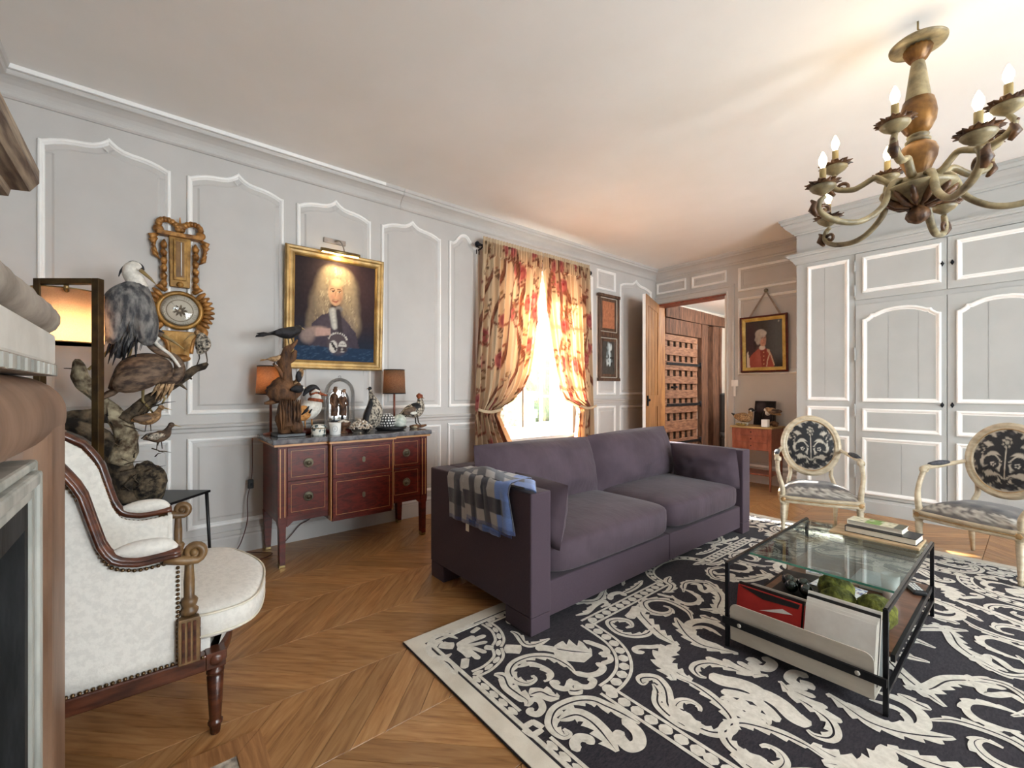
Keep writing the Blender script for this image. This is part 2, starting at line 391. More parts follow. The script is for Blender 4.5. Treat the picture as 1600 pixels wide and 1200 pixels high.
def ogee(y0, y1, zs, dz):
    s = [(0, 0), (.03, .0), (.09, .16), (.17, .31), (.25, .39), (.32, .43), (.38, .50), (.43, .64), (.47, .83), (.5, 1.)]
    L = [(y0+(y1-y0)*t, zs+dz*h) for t, h in s]; R = [(y1-(y1-y0)*t, zs+dz*h) for t, h in s[:-1]]
    return L+R[::-1]
def bell(y0, y1, zs, dz):
    s = [(0, 0), (.12, .0), (.2, .18), (.27, .5), (.35, .82), (.43, .97), (.5, 1.)]
    L = [(y0+(y1-y0)*t, zs+dz*h) for t, h in s]; R = [(y1-(y1-y0)*t, zs+dz*h) for t, h in s[:-1]]
    return L+R[::-1]
def flat(y0, y1, zs, dz=0): return [(y0, zs), (y1, zs)]
def wall_panel(parent, f, y0, y1, z0, top, mw=PAINTW, pw=PAINT, raised=True, MPx=MP):
    path = [(y0, z0), (y1, z0)]+top[::-1]
    obj('panel_moulding', MB().sweep(path, MPx, True, f), mw, parent)
    a = inset(path, .031); b = inset(path, .060); c = inset(path, .072); n = len(path); q = MB()
    vs = [f(*p, .0005) for p in a]+[f(*p, .003) for p in b]+[f(*p, .010) for p in c]
    fs = [(i, (i+1) % n, n+(i+1) % n, n+i) for i in range(n)]+[(n+i, n+(i+1) % n, 2*n+(i+1) % n, 2*n+i) for i in range(n)]+[tuple(range(2*n, 3*n))]
    if raised: obj('panel', q.add(vs, fs), pw, parent)
for y0, y1 in ((-.50, .124), (.212, .822), (.915, 1.523), (1.618, 2.233)):
    wall_panel(wl, fl_, y0, y1, 1.025, ogee(y0, y1, 2.69, .112))
    wall_panel(wl, fl_, y0, y1, .215, flat(y0, y1, .858))
wall_panel(wl, fl_, 2.325, 2.69, 1.025, bell(2.325, 2.69, 2.70, .105)); wall_panel(wl, fl_, 2.313, 2.69, .215, flat(2.313, 2.69, .865))
wall_panel(wl, fl_, 4.27, 4.55, 1.13, bell(4.27, 4.55, 2.70, .105))
wall_panel(wl, fl_, 4.634, 5.04, 2.56, flat(4.634, 5.04, 2.83)); wall_panel(wl, fl_, 4.634, 5.04, 1.13, flat(4.634, 5.04, 2.47))
wall_panel(wl, fl_, 5.14, 5.93, 1.13, ogee(5.14, 5.93, 2.70, .115))
wall_panel(wl, fl_, 4.634, 5.04, .22, flat(4.634, 5.04, .977)); wall_panel(wl, fl_, 5.14, 5.93, .22, flat(5.14, 5.93, .975))
# chair rails and skirting on the left wall
RAIL = [(.895, 0), (.895, .010), (.905, .018), (.925, .020), (.935, .034), (.950, .036), (.957, .026), (.957, 0)]
def along(prof, y0, y1, dz=0): return MB().prism([(h, z+dz) for z, h in prof], y0, y1, lambda a, b, d: (a, d, b))
struct('trim_1', along(RAIL, -.7, 2.70), PAINT); struct('trim_2', along(RAIL, 4.45, 6.06, .12), PAINT)
BASE = [(0, 0), (0, .030), (.118, .030), (.130, .026), (.140, .030), (.152, .022), (.166, .012), (.166, 0)]
struct('baseboard_left', along(BASE, -.7, 6.06), PAINT)
CORN = [(2.875, 0), (2.875, .012), (2.886, .022), (2.896, .024), (2.902, .014), (2.912, .014), (2.925, .020), (2.945, .034), (2.962, .056), (2.972, .074), (2.976, .090), (2.984, .094), (3.0, .094), (3.004, .104), (3.03, .110), (3.03, 0)]
cl = struct('trim_3', along(CORN, -.7, 1.80), PAINT); struct('trim_4', along(CORN, 1.803, 6.06), PAINT)
obj('cornice_fillet', MB().box(.0955, .112, -.7, 1.62, 3.003, 3.0285), PAINTW, cl)
# back wall, opening of the passage door
yb = 6.06; DX1 = 1.078; DZ = 2.51
m = MB(); m.box(DX1, 7.3, yb, yb+.22, 0, ZC).box(0, DX1, yb, yb+.22, DZ, ZC)
wb = struct('wall_back', m, PAINT); fb = lambda a, b, h: (a, yb-h, b)
for x0, x1, z0, z1 in ((.02, .50, 2.665, 2.835), (.586, 1.085, 2.665, 2.83), (1.235, 2.09, 2.505, 2.82), (1.235, 2.09, 1.40, 2.415)):
    wall_panel(wb, fb, x0, x1, z0, flat(x0, x1, z1))
wall_panel(wb, fb, 1.235, 2.09, .20, flat(1.235, 2.09, .50))
acr = lambda prof, x0, x1, y=yb: MB().prism([(h, z) for z, h in prof], x0, x1, lambda a, b, d: (d, y-a, b))
struct('trim_5', acr(CORN, 0, 2.12), PAINT)
struct('baseboard_back', acr(BASE, 1.19, 2.12), PAINTW)
CAS = [(0, 0), (0, .024), (.014, .030), (.028, .030), (.034, .018), (.078, .018), (.086, .026), (.104, .026), (.108, 0)]
dw = struct('door_1', MB().sweep([(DX1+.11, 0), (DX1+.11, DZ+.11), (0.0, DZ+.11)], CAS, False, lambda a, b, h: (a, yb-h, b)), PAINT)
obj('jamb_lining', MB().box(.0, .022, yb-.004, yb+.23, 0, DZ), PINE, dw)
obj('lintel_lining', MB().box(.022, DX1, yb-.002, yb+.23, DZ-.024, DZ-.001), CHERRY, dw)
obj('jamb_lining', MB().box(DX1-.02, DX1-.001, yb-.002, yb+.23, 0, DZ-.024), PAINTW, dw)
obj('strike_plate', MB().box(DX1-.03, DX1-.019, yb+.02, yb+.06, 1.02, 1.07), IRON, dw)
# remaining walls: front (with the chimney breast) and right, with two tall windows behind the camera's right
struct('wall_front', MB().box(0, 7.3, -1.0, -.70, 0, ZC), PAINT)
struct('trim_6', MB().prism([(h, z) for z, h in CORN], 0, 7.0, lambda a, b, d: (d, -.70+a, b)), PAINT)
m = MB(); ys = [-.7, 1.2, 2.6, 3.3, 4.5, 6.06]
for i in range(0, 5):
    if i in (1, 3): m.box(7.0, 7.3, ys[i], ys[i+1], 0, .5).box(7.0, 7.3, ys[i], ys[i+1], 2.5, ZC)
    else: m.box(7.0, 7.3, ys[i], ys[i+1], 0, ZC)
wr = struct('wall_right', m, PAINT)
def casement(parent, f, y0, y1, z0, z1, rows, d=0.0, w=.045, bar=.028):
    """one window leaf: frame and glazing bars, each pane its own piece of glass; f maps (across, up, depth)"""
    m = MB(); P = lambda a0, a1, b0, b1, t: m.add([f(a, b, h) for a in (a0, a1) for b in (b0, b1) for h in (d-t, d+t)], [(0, 1, 3, 2), (4, 6, 7, 5), (0, 4, 5, 1), (2, 3, 7, 6), (0, 2, 6, 4), (1, 5, 7, 3)])
    P(y0, y0+w, z0, z1, .022); P(y1-w, y1, z0, z1, .022); P(y0+w, y1-w, z0, z0+.075, .022); P(y0+w, y1-w, z1-w, z1, .022)
    yc = (y0+y1)/2; zb = z0+.075; zt = z1-w; hh = (zt-zb)/rows
    P(yc-bar/2, yc+bar/2, zb, zt, .016)
    for r in range(1, rows): P(y0+w, yc-bar/2, zb+hh*r-bar/2, zb+hh*r+bar/2, .016); P(yc+bar/2, y1-w, zb+hh*r-bar/2, zb+hh*r+bar/2, .016)
    c = obj('casement', m, PAINTW, parent)
    for r in range(rows):
        for a0, a1 in ((y0+w, yc-bar/2), (yc+bar/2, y1-w)):
            b0 = zb+hh*r+(bar/2 if r else 0); b1 = zb+hh*(r+1)-(bar/2 if r < rows-1 else 0)
            q = MB(); q.add([f(a, b, h) for a in (a0, a1) for b in (b0, b1) for h in (d-.002, d+.002)], [(0, 1, 3, 2), (4, 6, 7, 5), (0, 4, 5, 1), (2, 3, 7, 6), (0, 2, 6, 4), (1, 5, 7, 3)])
            obj('pane', q, WGLASS, c)
    return c
fw = lambda a, b, h: (-.20+h, a, b)
m = MB(); m.box(-.24, -.16, WY0, WY0+.035, WZ0, WZ1).box(-.24, -.16, WY1-.035, WY1, WZ0, WZ1).box(-.24, -.16, WY0+.035, WY1-.035, WZ1-.035, WZ1).box(-.24, -.16, WY0+.035, WY1-.035, WZ0, WZ0+.04)
w1 = struct('window_1', m, PAINTW)
casement(w1, fw, WY0+.036, 3.468, .686, 2.584, 5); casement(w1, fw, 3.472, WY1-.036, .686, 2.584, 5)
obj('reveal', MB().box(-.159, -.001, WY0+.0005, WY0+.006, WZ0+.001, WZ1-.001).box(-.159, -.001, WY1-.006, WY1-.0005, WZ0+.001, WZ1-.001), PAINTW, w1)
obj('window_sill', MB().box(-.158, .030, WY0-.03, WY1+.03, WZ0-.035, WZ0+.004), PAINTW, w1, bevel=.004)
obj('espagnolette', MB().tube([(-.17, 3.47, .75), (-.17, 3.47, 2.5)], .007, 8).bx((-.155, 3.47, 1.28), (.02, .02, .09)), BRASS, w1)
for i, (a, b) in enumerate(((1.2, 2.6), (3.3, 4.5))):
    fr = lambda p, q, h: (7.15+h, p, q)
    m = MB(); m.box(7.10, 7.20, a, a+.05, .5, 2.5).box(7.10, 7.20, b-.05, b, .5, 2.5).box(7.10, 7.20, a+.05, b-.05, 2.45, 2.5).box(7.10, 7.20, a+.05, b-.05, .5, .55)
    w = struct('window_%d' % (i+2), m, PAINTW); casement(w, fr, a+.051, (a+b)/2-.001, .551, 2.449, 4); casement(w, fr, (a+b)/2+.001, b-.051, .551, 2.449, 4)
# the passage beyond: timber-framed side wall, old studded lattice door, posts, beam, pale end wall
struct('wall_passage_left', MB().box(-.42, -.06, 6.29, 9.0, 0, 2.62), PLAST)
struct('wall_passage_end', MB().box(-.42, 2.6, 8.9, 9.1, 0, 2.75), PLAST); struct('wall_passage_right', MB().box(2.3, 2.5, 6.28, 8.9, 0, 2.75), PLAST)
struct('ceiling_passage', MB().box(-.42, 2.5, 6.28, 9.1, 2.66, 2.75), CEIL)
fr = struct('trim_7', MB().prism([(6.29, 2.36), (7.4, 2.345), (8.89, 2.40), (8.89, 2.53), (7.4, 2.56), (6.29, 2.57)], -.06, .045, lambda a, b, d: (d, a, b)), OLDWOOD)
for a0, a1, t in ((7.46, 7.70, .03), (7.83, 8.07, .05), (8.13, 8.22, .04)):
    obj('post', MB().prism([(a0, 0), (a1-.01, 0), (a1, .8), (a1-.025, 1.7), (a1, 2.35), (a0+.02, 2.35), (a0-.01, 1.5), (a0+.015, .7)], -.06, t, lambda a, b, d: (d, a, b)), OLDWOOD, fr, bevel=.01)
obj('lintel_board', MB().box(-.06, .035, 6.30, 7.44, 2.10, 2.345), OLDWOOD, fr, bevel=.008)
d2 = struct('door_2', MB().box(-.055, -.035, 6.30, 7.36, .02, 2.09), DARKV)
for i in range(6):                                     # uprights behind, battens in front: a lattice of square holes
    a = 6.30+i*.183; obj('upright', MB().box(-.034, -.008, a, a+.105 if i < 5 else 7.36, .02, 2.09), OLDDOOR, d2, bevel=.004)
for z0, z1 in ((1.99, 2.09), (1.76, 1.90), (1.52, 1.66), (1.30, 1.42), (1.06, 1.20), (.82, .98), (.52, .70), (.24, .40), (.02, .14)):
    obj('batten', MB().box(-.007, .018, 6.30, 7.33, z0, z1), OLDDOOR, d2, bevel=.005)
for z in (1.62, .955, .33): obj('strap_hinge', MB().box(.019, .028, 6.34, 7.40, z-.022, z+.022).tube([(.028, 7.41, z-.05), (.028, 7.41, z+.05)], .018, 8), IRON, d2)
obj('door_pull', MB().tube(cr([(.019, 6.50, 1.24), (.05, 6.50, 1.24), (.05, 6.62, 1.245), (.019, 6.62, 1.245)], 4), .009, 8).ell((.022, 6.50, 1.24), .02, 8, 6).ell((.022, 6.62, 1.245), .02, 8, 6), IRON, d2)
struct('door_3', MB().box(.30, .50, 8.86, 8.899, 0, 2.05), OLDWOOD)
# open pine leaf hinged on the left jamb
M = Matrix.Translation((.045, 6.03, 0)) @ Matrix.Rotation(math.atan2(-.88, .345), 4, 'Z')
d4 = struct('door_4', MB().box(0, .93, -.020, .020, .012, 2.50).xf(M), PINE)
m = MB()
for a0, a1, b0, b1 in ((.0, .11, .012, 2.5), (.82, .93, .012, 2.5), (.11, .82, .012, .24), (.11, .82, .95, 1.12), (.11, .82, 2.36, 2.5)): m.box(a0, a1, .0195, .030, b0, b1)
obj('rail_frame', m.xf(M), PINE, d4)
for a0 in (.20, .44, .64): obj('panel_board', MB().box(a0-.06, a0+.10, .0195, .024, 1.12, 2.36).xf(M), PINE, d4)
obj('painted_edge', MB().box(.9301, .936, -.020, .020, .012, 2.50).xf(M), PAINTW, d4)
obj('lock', MB().box(.83, .90, .0301, .045, .98, 1.12).ell((.86, .052, 1.06), (.018, .022, .018), 10, 7).xf(M), IRON, d4)
# exterior seen through the panes
GRAV = mat('gravel_court', '#8b867d', '#b0aaa0', rough=.95, scale=40)
LEAF = mat('garden_leaf', '#4c5a2a', '#93a04a', rough=.8, scale=12, bump=.8, bscale=24)
struct('ground', MB().box(-16, -.45, -6, 16, -.4, -.3), GRAV)
HEDGE = mat('dark_hedge', '#141a0c', '#3a4420', rough=.9, scale=9, bump=.8, bscale=20)
t = thing('garden_shrub', 'yellow green bush outside beyond the window panes', 'shrub', (-5.5, 7.2, -.3))
obj('foliage', MB().ell((0, 0, .9), (1.1, 1.0, 1.0), 18, 12, wob=lambda p: 1+.25*noise.noise(p*3)), LEAF, t); obj('stem', MB().tube([(0, 0, 0), (0, 0, .6)], .06), BARK, t)
t = thing('garden_tree', 'bare forked trunk of a tree outside beyond the window', 'tree', (-4.2, 6.2, -.3))
obj('trunk', MB().tube([(0, 0, 0), (.1, .05, 1.2), (.0, .1, 2.6), (.2, .1, 4.5)], [.16, .13, .11, .07], 9), BARK, t)
obj('bough', MB().tube([(.05, .08, 1.9), (.4, .7, 2.9), (.5, 1.3, 3.6)], [.07, .05, .03], 7), BARK, t)
t = thing('garden_hedge', 'long dark clipped hedge at the end of the court outside', 'hedge', (-12.0, 12.0, -.3))
obj('foliage', MB().ell((0, 0, 1.6), (1.2, 11, 1.7), 40, 12, e=.5, wob=lambda p: 1+.10*noise.noise(p*1.4)+.05*noise.noise(p*5)), HEDGE, t)
t = thing('garden_wall', 'low grey stone wall across the court outside the window', 'wall', (-9.5, 8.0, -.3))
for k in range(9):
    for j in range(4): obj('coping_stone' if j == 3 else 'stone', MB().box(-.2, .2, -4+k*.9+(.2 if j % 2 else 0), -4+k*.9+.86+(.2 if j % 2 else 0), j*.36, j*.36+.34), STONE, t)
# ---------------------------------------------------------------- chimneypiece, camera's left
t = thing('fireplace', 'stone chimneypiece with rounded rose jambs and a sooted hearth opening', 'fireplace', (2.9, -.45, 0)); T = lambda mb: shifted(mb, t)
FX0, FX1 = 2.10, 3.72
def rbox_y(x0, x1, yf, ybk, z0, z1, r):              # vertical bar with rounded front edges
    P = [(x0, ybk)]+[(x0+r-r*math.cos(a), yf-r+r*math.sin(a)) for a in [PI/2*k/8 for k in range(9)]]+[(x1-r+r*math.sin(a), yf-r+r*math.cos(a)) for a in [PI/2*k/8 for k in range(9)]]+[(x1, ybk)]
    return P
P = rbox_y(FX0+.002, FX0+.34, -.163, -.68, 0, 0, .085)
obj('jamb', T(MB().prism(P, 0, 1.125, lambda a, b, d: (a, b, d))), ROSEST, t)
obj('jamb', T(MB().prism([(FX0+FX1-a, b) for a, b in P], 0, 1.125, lambda a, b, d: (a, b, d))), ROSEST, t)
def lint(x):                                             # rounded like the jambs at its two ends
    e = min(1, (x-FX0)/.085, (FX1-x)/.085); q = math.sqrt(max(0, 1-(1-max(0, e))**2)); yf = -.245+.085*q; zt = 1.235-.085*(1-q)
    P = [(-.68, 1.06)]+[(yf-.085+.085*math.sin(w), 1.06+.07-.07*math.cos(w)) for w in [PI/2*k/8 for k in range(9)]]+[(yf-.10+.10*math.cos(w), zt-.09+.09*math.sin(w)) for w in [PI/2*k/8 for k in range(9)]]+[(-.68, zt)]
    return [(x, y, z) for y, z in P]
xs = [FX0+.085*(1-math.cos(PI/2*k/8)) for k in range(9)]; xs = xs+[FX0+FX1-x for x in xs[::-1]]; R = [lint(x) for x in xs]; k = len(R[0])
obj('lintel', T(MB().add([p for r in R for p in r], [(i*k+j, i*k+(j+1) % k, (i+1)*k+(j+1) % k, (i+1)*k+j) for i in range(len(R)-1) for j in range(k)]+[tuple(range(k)), tuple((len(R)-1)*k+j for j in range(k))], True)), ROSEST, t)
for d0, d1, y, nm in ((.345, .366, -.176, 'inner_moulding'), (.366, .395, -.166, 'inner_moulding'), (.395, .42, -.174, 'inner_moulding')):
    m = MB(); m.box(FX0+d0, FX0+d1-.002, -.66, y, 0, 1.06-(d0-.34)).box(FX1-d1+.002, FX1-d0, -.66, y, 0, 1.06-(d0-.34)).box(FX0+d1-.002, FX1-d1+.002, -.66, y, 1.06-(d1-.34)+.002, 1.06-(d0-.34))
    obj(nm, T(m), GREYM, t, bevel=.006)
m = MB(); m.box(FX0+.421, FX0+.45, -.66, -.180, 0, .93).box(FX1-.45, FX1-.421, -.66, -.180, 0, .93).box(FX0+.45, FX1-.45, -.69, -.66, 0, .93).box(FX0+.421, FX1-.421, -.66, -.180, .93, .985)
obj('firebox', T(m), SOOT, t)
for k in range(26): 
    x = FX0+.03+k*.062; obj('dentil', T(MB().box(x, x+.036, -.26, -.178, 1.237, 1.262)), GREYM, t) if k else obj('dentil_bed', T(MB().box(FX0+.01, FX1-.01, -.40, -.185, 1.236, 1.266)), STONE, t)
obj('frieze', T(MB().box(FX0+.015, FX1-.015, -.42, -.188, 1.266, 1.345)), PLAST, t, bevel=.006)
m = MB(); n = 70
xs = [FX0+.03+(FX1-FX0-.06)*i/n for i in range(n+1)]
m.tube([(x, -.215, 1.382) for x in xs], [.030 if i in (0, n) else .042*(1+.07*noise.noise((x*14, 0, 0))) for i, x in enumerate(xs)], 14); m.box(FX0+.03, FX1-.03, -.42, -.215, 1.346, 1.41)
obj('torus_moulding', T(m), STONE, t)
obj('chimney_breast', T(MB().box(FX0+.04, FX1-.04, -.699, -.425, 1.236, 3.02)), PAINT, t)
OC = [(-.42, 1.655), (-.335, 1.655), (-.335, 1.668), (-.305, 1.672), (-.300, 1.690), (-.272, 1.694), (-.268, 1.712), (-.235, 1.716), (-.218, 1.742), (-.218, 1.775), (-.232, 1.79), (-.42, 1.79)]
WCO = mat('carved_cornice_wood', '#55443a', '#a3927c', rough=.6, scale=10, stretch=(.5, 6, 6), bump=.1)
obj('overmantel_cornice', T(MB().prism(OC, FX0+.01, FX1-.01, lambda a, b, d: (d, a, b))), WCO, t)
# hearth: wood border with mitred corners round speckled stone slabs
t = thing('hearth', 'parquet bordered stone hearth slab set in the floor before the fireplace', 'hearth', (2.88, .02, 0)); T = lambda mb: shifted(mb, t)
HX0, HX1, HY = 2.035, 3.79, .305
tr = lambda P: MB().prism(P, .0005, .006)
obj('border_strip', T(tr([(HX0, -.15), (HX0+.08, -.15), (HX0+.08, HY-.08), (HX0, HY)])), OAK, t); obj('border_strip', T(tr([(HX1-.08, -.15), (HX1, -.15), (HX1, HY), (HX1-.08, HY-.08)])), OAK, t)
obj('border_strip', T(tr([(HX0+.0015, HY), (HX0+.0815, HY-.08), (HX1-.0815, HY-.08), (HX1-.0015, HY)])), OAK, t)
HST = mat('hearth_marble', '#7c746b', '#d2c9ba', rough=.3, scale=26, detail=8, lo=.4, hi=.6)
for k in range(4):
    a = HX0+.082+k*.3975; obj('hearth_slab', T(MB().box(a, a+.395, -.15, HY-.082, .0005, .005)), HST, t)
# ---------------------------------------------------------------- bergere
t = thing('bergere_armchair', 'cream upholstered bergere with carved walnut frame and nailhead trim, by the fireplace', 'armchair', (1.63, 0, 0))
HW = .345
LEGP = [(0, 0), (.013, 0), (.015, .004), (.017, .032), (.022, .034), (.023, .046), (.0165, .050), (.018, .054), (.0255, .205), (.021, .210), (.027, .214), (.027, .226), (.020, .230), (.022, .242), (0, .242)]
for sx in (-1, 1):
    l = obj('leg', MB().lathe(LEGP, 24, (sx*.318, .183, 0), flute=.13), WALNUT, t)
    obj('rosette_block', MB().bx((sx*.318, .183, .268), (.056, .056, .054)).ell((sx*(.318+.028), .183, .268), (.006, .02, .02), 10, 6).ell((sx*.318, .212, .268), (.02, .006, .02), 10, 6), WALNUT, l, bevel=.003)
    obj('leg', MB().tube([(sx*.27, -.395, .29), (sx*.275, -.42, .14), (sx*.285, -.46, 0)], [.026, .021, .015], 10), WALNUT, t)
    # side rail, apron below the upholstery
    obj('side_rail', MB().prism([(-.42, .238), (.156, .238), (.156, .293), (-.42, .293)], sx*(HW-.045), sx*HW, lambda a, b, d: (d, a, b)), WALNUT, t, bevel=.006)
fr_ = cr([(-.30, .19), (-.18, .235), (0, .255), (.18, .235), (.30, .19)], 5)
m = MB(); k = len(fr_)
vs = [(x, y+dy, z) for x, y in fr_ for dy, z in ((.012, .243), (.016, .268), (.010, .294), (-.03, .294), (-.03, .243))]
m.add(vs, [(i*5+j, i*5+(j+1) % 5, (i+1)*5+(j+1) % 5, (i+1)*5+j) for i in range(k-1) for j in range(5)], True); obj('front_rail', m, WALNUT, t)
vs = [(x, y+dy, z) for x, y in fr_ for dy, z in ((.004, .294), (.014, .33), (.004, .366), (-.06, .366), (-.06, .294))]
obj('front_upholstery', MB().add(vs, [(i*5+j, i*5+(j+1) % 5, (i+1)*5+(j+1) % 5, (i+1)*5+j) for i in range(k-1) for j in range(5)], True), CREAM, t)
obj('seat_deck', MB().box(-.30, .30, -.42, .17, .25, .355), CREAM, t)
# T-shaped loose seat cushion with piping
seat = cr([(-.27, -.33), (0, -.345), (.27, -.33), (.285, -.10), (.282, .085), (.30, .115), (.352, .13), (.362, .20), (.335, .285), (.22, .345), (.0, .385), (-.22, .345), (-.335, .285), (-.362, .20), (-.352, .13), (-.30, .115), (-.282, .085), (-.285, -.10)], 4, True)
n = len(seat); m = MB(); rings = []
for sc, z in ((.955, .352), (1.0, .372), (1.012, .405), (1.0, .438), (.93, .456), (.75, .466), (.45, .472), (.15, .474)): rings.append([(x*sc, y*sc+(.02*(1-sc)), z) for x, y in seat])
vs = [p for r in rings for p in r]; R = len(rings)
m.add(vs, [(i*n+j, i*n+(j+1) % n, (i+1)*n+(j+1) % n, (i+1)*n+j) for i in range(R-1) for j in range(n)]+[tuple(range(n)), tuple((R-1)*n+j for j in range(n))], True)
sc_ = obj('seat_cushion', m, CREAM, t)
for z, sc in ((.440, 1.002), (.368, 1.0)): obj('piping', MB().tube([(x*sc, y*sc, z) for x, y in seat+[seat[0]]], .0045, 6, cap=False), CREAMP, sc_)
# back: curved shell wrapping from arm to arm, top rail dropping into the arms
def crest(a):        # a from 0 (arm pad end) to 1 (centre back): y, z of the top edge
    K = [(0, .085, .662), (.18, -.02, .655), (.27, -.078, .672), (.33, -.108, .715), (.40, -.13, .80), (.48, -.155, .90), (.56, -.20, .975), (.66, -.28, 1.03), (.8, -.37, 1.055), (1, -.425, 1.065)]
    for (a0, y0, z0), (a1, y1, z1) in zip(K, K[1:]):
        if a <= a1: q = (a-a0)/(a1-a0); return y0+(y1-y0)*q, z0+(z1-z0)*q
    return K[-1][1:]
def wrapx(y): return HW-.012 if y > -.22 else math.sqrt(max(0, 1-((y+.22)/.206)**2))*(HW-.012)
top = []
for i in range(33):
    a = i/32; y, z = crest(a); top.append((wrapx(y), y, z))
top = [Vector(p) for p in top]; full = [Vector((-p.x, p.y, p.z)) for p in top[::-1]][:-1]+top[::-1][::-1]
full = [Vector((-p.x, p.y, p.z)) for p in top]+[Vector(p) for p in top[::-1][1:]]
full = full[::1]
def shell(off, zb, name, nz=8):
    vs = []; n = len(full)
    for j in range(nz+1):
        for p in full:
            d = Vector((p.x, max(0, 0) if p.y > -.22 else p.y+.22, 0)); d = Vector((1 if p.x > 0 else -1, 0, 0)) if p.y > -.22 else d.normalized()
            zt = p.z-.012; z = zb+(zt-zb)*j/nz; bul = off*(1+.0*j); vs.append((p.x-d.x*bul, p.y-d.y*bul, z))
    return MB().add(vs, [(j*n+i, j*n+i+1, (j+1)*n+i+1, (j+1)*n+i) for j in range(nz) for i in range(n-1)], True)
o = obj('outer_upholstery', shell(0, .290, 'o'), CREAM, t); so = o.modifiers.new('thick', 'SOLIDIFY'); so.thickness = .012; so.offset = 0
o = obj('inner_upholstery', shell(.055, .36, 'i'), CREAM, t); so = o.modifiers.new('thick', 'SOLIDIFY'); so.thickness = .02; so.offset = 0
obj('crest_rail', MB().tube([p+Vector((0, 0, .002)) for p in full], [.017]*len(full), 10, flat=[1.5]*len(full), up=(0, 0, 1)), WALNUT, t)
obj('crest_bead', MB().tube([p+Vector(((.026 if p.x > 0 else -.026) if p.y > -.22 else p.x*.07, 0 if p.y > -.22 else -.02, -.004)) for p in full], .008, 6), WALNUT, t)
def nails(paths, nm):
    m = MB()
    for path, d in paths:
        L = [Vector(p) for p in path]; acc = 0
        for a, b in zip(L, L[1:]):
            l = (b-a).length; s = -acc
            while True:
                s += .0145
                if s > l: acc = l-(s-.0145); break
                p = a+(b-a)*(s/l); m.ell(p+Vector(d)*.002, (.0062, .0062, .0062), 6, 4)
    return obj('nailhead_trim', m, NAIL, t, stuff=True)
pads = []
for sx in (-1, 1):
    x = sx*(HW+.001); tp = [Vector((sx*(wrapx(p.y)+.016), p.y, p.z-.024)) for p in top if p.y > -.30]
    pads += [(tp, (sx, 0, 0)), ([(sx*(HW-.005), .078, .655), (sx*(HW-.005), .078, .30)], (sx, 0, 0)), ([(sx*(HW-.004), .078, .299), (sx*(HW-.004), -.22, .299)], (sx, 0, 0)), ([(sx*.36, y, .299) for y in (.128, .156)], (sx, 0, 0))]
    ti = [Vector((sx*(wrapx(p.y)-.05), p.y, p.z-.016)) for p in top if p.y > -.30]; pads += [(ti, (-sx, 0, 0))]
    obj('arm_pad', MB().tube(cr([(sx*(HW-.015), .075, .676), (sx*(HW-.015), .04, .690), (sx*(HW-.015), -.03, .692), (sx*(HW-.015), -.085, .690)], 5), interp([.010, .026, .028, .012], 5), 12), CREAM, t)
    # front edge of the side panel, arm support column and scroll
    obj('side_edge', MB().box(sx*(HW-.075)-.004*sx, sx*(HW-.012), .070, .082, .295, .655), CREAM, t)
    col = MB(); xx = sx*(HW-.004)
    col.lathe([(0, .45), (.022, .45), (.026, .458), (.026, .466), (.018, .474), (.022, .482), (.025, .495), (.020, .504), (.015, .508), (.0155, .56), (.013, .60), (.012, .634), (0, .634)], 24, (xx, .108, 0), flute=.10)
    c = obj('arm_support', col, WALNUTL, t)
    obj('fluted_base', MB().bx((xx, .106, .370), (.058, .058, .15)), WALNUTL, c, bevel=.003)
    obj('base_flutes', MB().bx((xx+sx*.03, .106, .370), (.004, .008, .13)).bx((xx+sx*.03, .091, .370), (.004, .008, .13)).bx((xx+sx*.03, .121, .370), (.004, .008, .13)).bx((xx, .136, .37), (.008, .004, .13)).bx((xx-.014, .136, .37), (.008, .004, .13)).bx((xx+.014, .136, .37), (.008, .004, .13)), WALNUT, c)
    sp = [(xx, .120+.026*math.cos(a)*(1-a/11), .655+.026*math.sin(a)*(1-a/11)) for a in [k*.35-1.2 for k in range(24)]]
    obj('arm_scroll', MB().tube([(xx, .04, .648), (xx, .075, .640), (xx, .105, .632)]+sp[::1], [.016, .018, .018]+[.015*(1-.028*k) for k in range(24)], 8, flat=1.6).ell((xx, .12, .655), (.022, .014, .014), 10, 6), WALNUTL, c)
nails(pads, 'n')
# ---------------------------------------------------------------- black side table with the mounted herons
t = thing('side_table', 'small black side table with slender legs behind the armchair', 'side table', (.36, .02, 0), rad(50))
obj('tabletop', MB().box(-.22, .22, -.27, .20, .535, .55), BLACK, t, bevel=.002)
for a in (-1, 1):
    for b in (-1, 1): obj('leg', MB().tube([(a*.20, b*.22-.03, .535), (a*.215, b*.24-.03, 0)], [.011, .009], 6), BLACK, t)
# coordinates below are (height plane x, y, z) in the room
t = thing('heron_branch_mount', 'gnarled lichened tree branch mount rising from a dark root on the side table', 'branch', (.42, -.02, .55)); T = lambda mb: shifted(mb, t)
def knob(p, a=.35, f=9): return 1+a*noise.noise(Vector(p)*f)
def branch(pts, rr, n=12, k=5, amp=.35, f=14):
    P = cr(pts, k); R = interp(rr, k); m = MB().tube(P, R, n); m.v = [tuple(Vector(v)+Vector((noise.noise(Vector(v)*f), noise.noise(Vector(v)*f+Vector((9, 0, 0))), noise.noise(Vector(v)*f+Vector((0, 9, 0)))))*amp*.05) for v in m.v]; return m
obj('root_stump', T(MB().ell((.42, .0, .655), (.08, .085, .115), 22, 14, wob=lambda p: 1+.45*noise.noise(p*11)+.2*noise.noise(p*30))), NEST, t)
obj('root_base', T(branch([(.42, -.08, .56), (.42, -.10, .70), (.42, -.13, .82), (.42, -.20, .93), (.42, -.30, 1.01), (.42, -.38, 1.04)], [.06, .06, .052, .046, .04, .034])), BARK, t)
